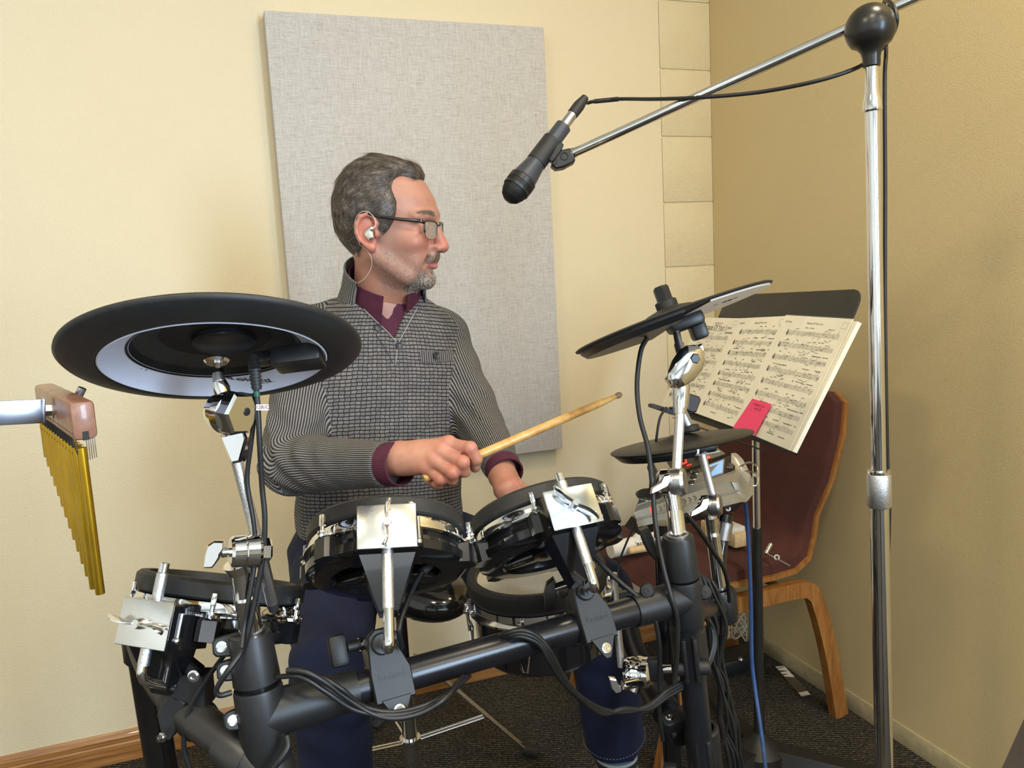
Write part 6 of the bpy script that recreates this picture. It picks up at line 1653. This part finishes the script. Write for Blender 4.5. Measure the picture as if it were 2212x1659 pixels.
# cloth coordinates (metres)
zc = np.clip(Vs[:, 2], zmin, zmax); cx = np.interp(zc, *kcx); cy = np.interp(zc, *kcy)
lat = (Vs[:, 0] - cx) * TS.x + (Vs[:, 1] - cy) * TS.y; fr_ = (Vs[:, 0] - cx) * TF.x + (Vs[:, 1] - cy) * TF.y
ang = np.arctan2(lat, fr_)
uvT = np.stack([ang * .155, Vs[:, 2] + .10 * np.abs(lat) ** 2 * 4 + .012 * np.sin(lat * 9)], 1)
def limb_uv(S, E, W_, rad):
    S, E, W_ = [np.array(q) for q in (S, E, W_)]
    t1 = seg_t(Vs, S, E); t2 = seg_t(Vs, E, W_); p1 = S + t1[:, None] * (E - S); p2 = E + t2[:, None] * (W_ - E)
    d1 = np.linalg.norm(Vs - p1, axis=1); d2 = np.linalg.norm(Vs - p2, axis=1); k = 1 / (1 + np.exp((d2 - d1) / .006))
    L1 = np.linalg.norm(E - S); L2 = np.linalg.norm(W_ - E)
    nrm = np.cross(E - S, W_ - E); nrm /= np.linalg.norm(nrm)
    th = []
    for pp, D in ((p1, E - S), (p2, W_ - E)):
        D = D / np.linalg.norm(D); q = np.cross(D, nrm); r_ = Vs - pp
        th.append(np.arctan2(r_ @ nrm, r_ @ q))
    s_ = (1 - k) * np.sin(th[0]) + k * np.sin(th[1]); c_ = (1 - k) * np.cos(th[0]) + k * np.cos(th[1])
    return np.stack([np.arctan2(s_, c_) * rad, (1 - k) * t1 * L1 + k * (L1 + t2 * L2)], 1)
uvR = limb_uv(SH_R, EL_R, WR_R, .052); uvL = limb_uv(SH_L, EL_L, WR_L, .047)
fr = reg[Qs]; fm = np.where((fr == 1).sum(1) >= 2, 1, np.where((fr == 2).sum(1) >= 2, 2, 0))
uv = np.zeros((len(Qs), 4, 2))
for k_, src, per in ((0, uvT, 2 * pi * .155), (1, uvR, 2 * pi * .052), (2, uvL, 2 * pi * .047)):
    m = fm == k_; u_ = src[Qs[m]].copy()
    sp_ = u_[:, :, 0].max(1) - u_[:, :, 0].min(1); fix = sp_ > per / 2
    uf = u_[fix]; uf[:, :, 0] = np.where(uf[:, :, 0] < 0, uf[:, :, 0] + per, uf[:, :, 0]); u_[fix] = uf
    uv[m] = u_
sw = mesh_np('sweater', Vs, Qs, 'knit_body', person, uv=uv, mats=['knit_body', 'knit_sleeve'], matidx=(fm > 0).astype(int), label='grey and black ribbed knit sweater with raglan sleeves')
# shirt under the open neck, and cuffs
def shirt(X, Y, Zz):
    d = torso((X, Y, Zz)) + .0105
    front = (X - VW.x) * TF.x + (Y - VW.y) * TF.y
    lat = (X - VW.x) * TS.x + (Y - VW.y) * TS.y; zv = P(853, 690, 1.42).z
    d = np.maximum(d, -(np.abs(lat + .18 * (Zz - VW.z)) - (Zz - zv) * .75))
    return np.maximum(np.maximum(d, -(front + .12)), np.maximum(VW.z - .012 - Zz, Zz - P(826, 652, 1.47).z))
Vh, Qh = surf(shirt, (VW.x - .13, VW.y - .06, VW.z - .02), (VW.x + .13, VW.y + .15, zmax + .05), .0042)
sh = mesh_np('shirt', Vh, Qh, 'shirt_maroon', person, label='maroon checked shirt showing at neck and cuffs')
for (W_, E_, r0, nm, L) in ((WR_R, EL_R, .0340, 'cuff', .040), (WR_L, EL_L, .0310, 'cuff', .034)):
    ax_ = (W_ - E_).normalized()
    MB().lathe(frame(W_ - ax_ * .012, ax_), [(r0 - .003, 0), (r0, 0), (r0 + .0015, L), (r0 + .001, L + .002), (r0 - .0015, L + .002), (r0 - .002, L - .01)], 36).build('cuff', 'shirt_maroon', sh, sharp=50)
# button placket line, buttons, chest pocket
def on_torso(px, py, lift=.0):
    o = CAM.copy(); r_ = (P(px, py, 1) - CAM).normalized(); t_ = 1.15
    for _ in range(80):
        q = o + r_ * t_; dd = float(sweater(np.array([q.x]), np.array([q.y]), np.array([q.z]))[0])
        if dd < .0005: break
        t_ += max(dd * .6, .0004)
    return o + r_ * (t_ - lift)
def tnorm(q, h=.004):
    g = [float(sweater(np.array([q.x + (h if i == 0 else 0)]), np.array([q.y + (h if i == 1 else 0)]), np.array([q.z + (h if i == 2 else 0)]))[0]) - float(sweater(np.array([q.x - (h if i == 0 else 0)]), np.array([q.y - (h if i == 1 else 0)]), np.array([q.z - (h if i == 2 else 0)]))[0]) for i in range(3)]
    return Vector(g).normalized()
for (bx, by) in [(816, 707), (862, 747)]:
    q = on_torso(bx, by); M = frame(q, tnorm(q))
    MB().lathe(M, [(0, .0018), (.0045, .0022), (.0062, .0030), (.0070, .0018), (.0070, 0)], 20).build('button', 'button_dark', sw)
pk = [(907, 758), (925, 759), (945, 758), (962, 757), (977, 756)]; rows = []
for dy in (0, 8, 16, 24):
    rows.append([on_torso(x_ + dy * .12, y_ + dy, .0022) for x_, y_ in pk])
mb = MB(); mb.loft(rows, cap=False, closed=False); pkt = mb.build('pocket_band', 'knit_sleeve', sw, sharp=80)
l = pkt.data.uv_layers.new(name='UVMap'); 
for lp in pkt.data.loops:
    co = pkt.data.vertices[lp.vertex_index].co; l.data[lp.index].uv = (co.dot(TS), co.z)
q = on_torso(942, 768, .003); MB().lathe(frame(q, tnorm(q)), [(0, .0018), (.0045, .0022), (.0062, .0030), (.0070, .0018), (.0070, 0)], 20).build('button', 'button_dark', sw)
for pts in ([(772, 652), (790, 672), (815, 696), (840, 720), (858, 742)], [(902, 664), (888, 690), (874, 716), (861, 742), (857, 765), (854, 788)]):
    MB().tube(smooth_path([on_torso(x_, y_, .001) for x_, y_ in pts], 4), .0010, 6).build('placket_edge', 'trim_grey', sw, sharp=80)
MB().tube(smooth_path([on_torso(x_, y_, .0005) for x_, y_ in [(812, 722), (832, 752), (848, 782)]], 4), .0006, 6).build('placket_seam', 'button_dark', sw, sharp=80)
# stand collar of the sweater and shirt collar points
def collar(cen, axis, front, prof, a0, a1, seg, name, mat, parent, tilt=None):
    fr = frame(cen, axis, front); rings = []
    for k in range(seg + 1):
        a = a0 + (a1 - a0) * k / seg; kk = abs(a - pi) / pi         # 0 at the nape, 1 in front
        rings.append([fr @ Vector((r_ * (1 + .10 * kk * f2) * cos(a), r_ * 1.0 * sin(a), h_ * (1 - .30 * kk * kk) + drop * kk * kk)) for r_, h_, f2, drop in prof])
    o = MB().loft(rings).build(name, mat, parent, sharp=60)
    return o, rings
cax = (P(833, 560, 1.45) - P(826, 650, 1.495)).normalized()
co, rg = collar(P(829, 634, 1.482), cax, TF, [(.0900, -.036, 0, -.006), (.0800, .004, 0, 0), (.0760, .040, .9, 0), (.0765, .050, 1.2, 0), (.0735, .051, 1.0, 0), (.0725, .040, .7, 0), (.0750, 0, 0, 0), (.0840, -.036, 0, -.006)], radians(58), radians(300), 56, 'stand_collar', 'knit_sleeve', sw)
l = co.data.uv_layers.new(name='UVMap'); cfr = frame(P(829, 634, 1.482), cax, TF).inverted()
for lp in co.data.loops:
    q = cfr @ (co.data.vertices[lp.vertex_index].co + person.location); l.data[lp.index].uv = (math.atan2(q.y, q.x) * .066, q.z)
collar(P(830, 632, 1.481), cax, TF, [(.0730, -.024, 0, -.012), (.0690, .016, .3, 0), (.0680, .038, .5, -.004), (.0660, .039, .5, -.004), (.0655, .016, .3, 0), (.0690, -.024, 0, -.012)], radians(20), radians(341), 56, 'shirt_collar', 'shirt_maroon', sh)
q = on_torso(822, 658, .014); MB().lathe(frame(q, (CAM - q).normalized()), [(0, .001), (.003, .0014), (.0045, .0018), (.0050, 0)], 18).build('collar_button', 'button_white', sh)

# ------------------------------------------------------------------ jeans, socks, shoes
HPR, KNR, ANR = P(728, 1200, 1.64), P(716, 1440, 1.36), P(735, 1850, 1.46)
HPL, KNL, ANL = P(925, 1185, 1.66), P(1288, 1282, 1.50), P(1330, 1622, 1.66)
def jeans(X, Y, Zz):
    p = (X, Y, Zz)
    d = elp(p, tuple(P(822, 1185, 1.63)), (.165, .135, .115))
    for (a, b, c, r0, r1, r2) in ((HPR, KNR, ANR, .098, .068, .066), (HPL, KNL, ANL, .095, .068, .062)):
        lg_ = smin(cap(p, tuple(a), tuple(b), r0, r1), cap(p, tuple(b), tuple(c), r1 * .98, r2), .02)
        d = smin(d, lg_, .025)
    d = d + .0035 * np.sin(Zz * 90 + X * 30) * np.exp(-((Zz - .55) / .12) ** 2) + .003 * wob(p, 60) + .0016 * wob(p, 140, 1)
    axl = np.array(ANL - KNL); axl /= np.linalg.norm(axl); q0 = np.array(ANL) - axl * .030
    near = np.sqrt((X - ANL.x) ** 2 + (Y - ANL.y) ** 2 + (Zz - ANL.z) ** 2) < .16
    d = np.maximum(d, np.where(near, (X - q0[0]) * axl[0] + (Y - q0[1]) * axl[1] + (Zz - q0[2]) * axl[2], -1))
    return np.maximum(d, .12 - Zz)
lo = (HPR.x - .13, KNR.y - .10, .10); hi = (max(KNL.x, ANL.x) + .10, 1.86, HPR.z + .16)
Vj, Qj = surf(jeans, lo, hi, .0065)
jn = mesh_np('jeans', Vj, Qj, 'denim', person, label='dark blue denim jeans')
ax_ = (ANL - KNL).normalized(); 
MB().tube(smooth_path([ANL - ax_ * .06, ANL + ax_ * .02, Vector((ANL.x, ANL.y, .07)), Vector((ANL.x - .01, ANL.y - .03, .05))], 5), [.046, .044, .041, .042], 28).build('sock', 'sock', person, sharp=60)
for (A_, fx) in ((Vector((ANL.x, ANL.y, 0)), 1), (Vector((ANR.x, ANR.y, 0)), 0)):
    f = Vector((-.05 if fx else .12, -1, 0)).normalized(); fr = frame(A_ + f * .03, Z, f); rings = []
    for z_, s_, k_ in ((0.002, .96, 1), (.02, 1.0, 1), (.045, .93, .9), (.07, .80, .45), (.088, .62, .2)):
        rings.append([fr @ Vector(((.145 * cos(a) if cos(a) > 0 else .10 * cos(a)) * s_ * (k_ if cos(a) > 0 else 1), .048 * sin(a) * s_, z_)) for a in [2 * pi * k / 28 for k in range(28)]])
    MB().loft(rings).build('shoe', 'shoe', person, sharp=60)
# hem and side seam stitching
axl = ax_; fr = frame(ANL - axl * .050, axl)
mb = MB()
for k in range(60):
    a = 2 * pi * k / 60; r_ = .0655
    mb.tube([fr @ Vector((r_ * cos(a), r_ * sin(a), 0)), fr @ Vector((r_ * cos(a + .06), r_ * sin(a + .06), 0))], .0007, 4)
mb.build('hem_stitching', simple('thread', rgb(120, 124, 138), .8).m, jn, sharp=None, kind='stuff')

# ------------------------------------------------------------------ one continuous skin mesh (head, neck, inner body, hands)
def inner(X, Y, Zz):
    p = (X, Y, Zz); d = torso(p, -.0145)
    d = smin(d, armd(p, SH_R, EL_R, P(*fa), .034, .030, .026), .02); d = smin(d, armd(p, SH_L, EL_L, P(1078, 990, 1.42), .032, .028, .024), .02)
    d = smin(d, cap(p, tuple(P(822, 690, 1.52)), tuple(HM @ Vector(neck_b)), .05, .052), .03)
    for (a, b, c) in ((HPR, KNR, ANR), (HPL, KNL, ANL)):
        d = smin(d, smin(cap(p, tuple(a), tuple(b), .06, .045), cap(p, tuple(b), tuple(c), .045, .030), .02), .02)
    return d
Vi, Qi = surf(inner, (EL_R.x - .08, WR_R.y - .10, .06), (ANL.x + .10, 1.9, zmax + .05), .013)
Hn = np.array(HM); Vhw = headV @ Hn[:3, :3].T + Hn[:3, 3]
parts = [(Vhw, headQ, headC, headS), (Vr, Qr, Cr, np.zeros(len(Vr))), (Vl, Ql, Cl, np.zeros(len(Vl))), (Vi, Qi, np.tile(base, (len(Vi), 1)), np.zeros(len(Vi)))]
o_ = 0; VV, QQ, CC, SS = [], [], [], []
for v_, q_, c_, s_ in parts:
    VV.append(v_); QQ.append(q_ + o_); CC.append(c_); SS.append(s_); o_ += len(v_)
mesh_np('body', np.concatenate(VV), np.concatenate(QQ), 'skin', person, attrs={'Col': np.concatenate(CC), 'stubble': np.concatenate(SS)})
for s_ in (1, -1):
    e = MB().ell(HM @ T(.0795, s_ * .0325, .0098), .0122, .0122, .0122, 24, 16).build('eye', 'eye_white', person, sharp=None)
    MB().ell(HM @ T(.0888, s_ * .0325, .0098), .0036, .0056, .0056, 16, 10).build('iris', 'iris', e, sharp=None)

# ------------------------------------------------------------------ hair, brows, beard
def hair_mask(X, Y, Zz):
    """signed: <0 where hair grows"""
    A = np.abs(Y)
    side = np.interp(Zz, [.000, .006, .020, .032, .045, .060, .080, .098, .106, .116, .130], [.020, .026, .036, .041, .0435, .0425, .034, .036, .046, .062, .075])
    cen = np.interp(Zz, [.088, .097, .103, .112, .14], [.030, .058, .0745, .084, .09])
    k = np.clip((A - .022) / .026, 0, 1); k = k * k * (3 - 2 * k)
    xl = cen * (1 - k) + side * k
    m = X - xl
    low = np.interp(Zz, [-.050, -.042, -.024, 0, .02, .034, .05], [-.040, -.034, -.028, -.034, -.030, -.012, .06])
    m = np.maximum(m, np.where(Zz < .036, np.where((X > -.012) & (Zz > .002), -.01, X - low), -1))
    m = np.maximum(m, np.where((X > -.012) & (X < .010) & (Zz < .038), (.038 - Zz), -1))
    return np.maximum(m, -.045 - Zz)
def hair_fn(X, Y, Zz):
    p = (X, Y, Zz); m = hair_mask(X, Y, Zz)
    e_ = np.clip(-m / .026, 0, 1); e_ = e_ * (2 - e_)
    th = .0004 + .0098 * e_ * np.clip((Zz + .05) / .06, .25, 1)
    th = th + .0035 * np.clip((Zz - .085) / .04, 0, 1) * np.clip((X + .02) / .08, 0, 1) * e_
    k_ = 1 - th / .098
    d = skull((X * k_, Y * k_, (Zz - .02) * k_ + .02)) / k_ + .0006 * np.sin(X * 150 + Y * 210 + Zz * 110) + .0006 * np.sin(Y * 520 - X * 130 + Zz * 90)
    return np.maximum(d, m)
Vha, Qha = surf(hair_fn, (-.115, -.095, -.055), (.105, .095, .158), .0022)
hairo = mesh_np('hair', Vha, Qha, 'hair_base', person, M=HM, label='short brushed-back greying brown hair')
rng = np.random.default_rng(4)
def vnorm(V, Q):
    a, b, c, d = [V[Q[:, i]] for i in range(4)]; fn_ = np.cross(c - a, d - b); nr = np.zeros_like(V)
    for i in range(4): np.add.at(nr, Q[:, i], fn_)
    return nr / (np.linalg.norm(nr, axis=1)[:, None] + 1e-9)
headN = vnorm(headV, headQ)
def strands(V, N_, dirf, Lr, w_, lift, sd=0.25, nseg=4, NV=None):
    ids = rng.integers(0, len(V), N_); pts = V[ids]; nrm = NV[ids]
    vs = []; fs = []
    eps = .002
    for p, nn in zip(pts, nrm):
        d = dirf(p) + rng.normal(size=3) * sd; d = d - nn * (d @ nn); d /= np.linalg.norm(d) + 1e-9
        L = rng.uniform(*Lr) * (.45 if (p[2] < -.005 and Lr[1] > .02) else 1.0); sdv = np.cross(nn, d); b = len(vs)
        for k in range(nseg + 1):
            t = k / nseg; c = p + d * L * t + nn * (lift * (.3 + t) - .5 * L * L * t * t / .09); ww = w_ * (1 - .8 * t)
            vs += [c - sdv * ww, c + sdv * ww]
        for k in range(nseg): fs.append((b + 2 * k, b + 2 * k + 1, b + 2 * k + 3, b + 2 * k + 2))
    return np.array(vs), fs
def hair_dir(p):
    top = np.clip((p[2] - .07) / .05, 0, 1); s_ = np.sign(p[1])
    return np.array([-1.0, .25 * s_, .05]) * top + np.array([-.75, 0, -.65]) * (1 - top) if p[0] > -.05 else np.array([-.15, 0, -1.0])
hairN = vnorm(Vha, Qha)
if (hairN[:, 2] * (Vha[:, 2] > .12)).sum() < 0: hairN = -hairN; headN = -headN
vs, fs = strands(Vha, 21000, hair_dir, (.014, .034), .00034, .0006, .16, NV=hairN)
mesh_np('hair_strands', vs, np.array(fs), 'hair', hairo, M=HM, kind='stuff')
# beard, moustache, eyebrows as short hairs on the skin
def pick(mask): return headV[mask]
def pickn(mask): return headN[mask]
hx_, hy_, hz_ = headV.T; hA = np.abs(hy_)
chin = (hz_ < -.070) & (hz_ > -.113) & (hx_ > .040) & (hA < .042)
vs, fs = strands(pick(chin), 2600, lambda p: np.array([.25, 0, -1.0]), (.004, .009), .00030, .0012, .35, 2, NV=pickn(chin))
mesh_np('goatee', vs, np.array(fs), 'beard_hair', person, M=HM, kind='stuff', label='short grey goatee')
mo = (hz_ < -.038) & (hz_ > -.0535) & (hx_ > .078) & (hA < .031)
vs, fs = strands(pick(mo), 620, lambda p: np.array([.1, .5 * np.sign(p[1]), -1.0]), (.004, .007), .00030, .0012, .25, 2, NV=pickn(mo))
mesh_np('moustache', vs, np.array(fs), 'brow_hair', person, M=HM, kind='stuff', label='thin brown-grey moustache')
jaw = (hz_ < -.030) & (hz_ > -.105) & (hx_ > -.004) & (hx_ < .075) & (hA > .028) & (rng.random(len(hx_)) < np.clip(stub * 1.6, 0, 1))
vs, fs = strands(pick(jaw), 1500, lambda p: np.array([.15, 0, -1.0]), (.002, .0045), .00022, .0009, .35, 2, NV=pickn(jaw))
mesh_np('jaw_stubble', vs, np.array(fs), 'beard_hair', person, M=HM, kind='stuff')
arch = .0335 + .0045 * np.sin(np.clip((hA - .014) / .040, 0, 1) * pi * .75)
bw_ = (np.abs(hz_ - arch) < .0042 * np.clip((.058 - hA) / .03, .25, 1)) & (hA > .016) & (hA < .055) & (hx_ > .06)
vs, fs = strands(pick(bw_), 420, lambda p: np.array([-.2, .9 * np.sign(p[1]), .25]), (.006, .010), .00032, .0010, .3, 2, NV=pickn(bw_))
mesh_np('eyebrows', vs, np.array(fs), 'brow_hair', person, M=HM, kind='stuff', label='dark grey-brown eyebrows')

# ------------------------------------------------------------------ glasses, ear monitor, stick
gl = thing('eyeglasses', 'black-framed eyeglasses on the drummer\'s face', 'glasses', HM @ Vector((.1, 0, 0)))
for s_ in (1, -1):
    def gp(t, z_): return HM @ Vector((.1035 - .0080 * t - .001 * t * t, s_ * (.0105 + .051 * t), z_))
    out = [(0.02, .015), (.10, .0205), (.5, .0225), (.92, .0215), (1.0, .016), (.99, .002), (.90, -.008), (.6, -.0115), (.25, -.0105), (.06, -.003)]
    loop = smooth_path([gp(*q) for q in out + [out[0]]], 4)
    topi = smooth_path([gp(*q) for q in [(.06, -.003), (0.02, .015), (.10, .0205), (.5, .0225), (.92, .0215), (1.0, .016), (.99, .000)]], 6)
    MB().tube(topi, [.0010] + [.0016] * (len(topi) - 2) + [.0010], 8).build('rim', 'frame_black', gl, sharp=60)
    MB().tube(loop, .0005, 6).build('lower_rim', 'frame_black', gl, sharp=60)
    inner_ = loop[:-1]; cen = sum(inner_, Vector()) / len(inner_)
    mb = MB(); off = hx * .0005
    mb.add([p + off for p in inner_] + [cen + off * 2] + [p - off for p in inner_] + [cen], [(i, (i + 1) % len(inner_), len(inner_)) for i in range(len(inner_))] + [((i + 1) % len(inner_) + len(inner_) + 1, i + len(inner_) + 1, 2 * len(inner_) + 1) for i in range(len(inner_))])
    mb.build('lens', 'lens', gl, sharp=60)
    tp = [gp(1.0, .0185), HM @ Vector((.086, s_ * .0685, .0215)), HM @ Vector((.05, s_ * .0795, .0250)), HM @ Vector((.01, s_ * .0860, .0310)), HM @ Vector((-.008, s_ * .0850, .0345)), HM @ Vector((-.030, s_ * .078, .020))]
    MB().tube(smooth_path(tp, 6), [.0020] * 13 + [.0017] * 18, 8, flat=1.5).build('temple_arm', 'frame_black', gl, sharp=60)
    MB().tube([HM @ Vector((.1035, s_ * .009, .004)), HM @ Vector((.100, s_ * .0095, -.002))], [.0008, .002], 8).build('nose_pad', 'clear_plastic', gl)
MB().tube(smooth_path([HM @ Vector((.1033, -.0108, .013)), HM @ Vector((.1062, -.004, .0155)), HM @ Vector((.1062, .004, .0155)), HM @ Vector((.1033, .0108, .013))], 4), .0016, 8).build('bridge', 'frame_black', gl, sharp=60)
em = thing('earphone', 'silver in-ear monitor with clear cable in the drummer\'s ear', 'earphone', HM @ Vector((-.004, -.086, 0)))
V_, Q_ = surf(lambda X, Y, Zz: smin(smin(elp((X, Y, Zz), (-.006, -.0845, -.001), (.0095, .0060, .0110)), elp((X, Y, Zz), (-.001, -.0865, -.008), (.0050, .0050, .0070)), .004), elp((X, Y, Zz), (.000, -.0860, .008), (.0045, .0045, .0050)), .004) + .0002 * np.sin(X * 500 + Zz * 400), (-.02, -.10, -.022), (.012, -.07, .018), .0012)
mesh_np('shell', V_, Q_, 'plated_plate', em, M=HM)
MB().cyl(HM @ Vector((.0030, -.0890, .008)), HM @ Vector((.0095, -.0895, .0125)), .0014, seg=10).build('socket', 'clear_plastic', em)
cpts = [HM @ Vector(q) for q in ((.004, -.0885, .009), (.0095, -.0890, .016), (.0060, -.0885, .028), (-.006, -.0865, .0385), (-.022, -.0845, .037), (-.034, -.083, .020), (-.034, -.081, -.002), (-.026, -.080, -.022))]
MB().tube(smooth_path(cpts, 7), .00065, 6).build('cable', 'cable_clear', em, sharp=80)
MB().tube(smooth_path([HM @ Vector((-.026, -.080, -.022)), HM @ Vector((-.012, -.0785, -.034)), HM @ Vector((-.006, -.076, -.048)), HM @ Vector((-.010, -.071, -.066)), HM @ Vector((-.026, -.066, -.085)), HM @ Vector((-.050, -.058, -.098))], 7), .0005, 6).build('cable', 'cable_clear', em, sharp=80)
ds = thing('drumstick', 'hickory drumstick held in the drummer\'s right hand', 'drumstick', STK0, 'drumsticks')
sd_ = (STK1 - STK0); Ls = sd_.length; Md = frame(STK0, sd_)
MB().lathe(Md, [(0, -.030), (.0060, -.029), (.0070, -.022), (.0071, Ls * .70), (.0062, Ls * .86), (.0042, Ls * .955), (.0036, Ls * .962)], 22).build('shaft', 'hickory', ds, sharp=60)
MB().lathe(Md, [(.0034, Ls * .960), (.0048, Ls * .968), (.0054, Ls * .980), (.0046, Ls * .993), (.0020, Ls), (0, Ls + .0004)], 20).build('tip', simple('stick_tip', rgb(150, 120, 84), .6).m, ds, sharp=60)
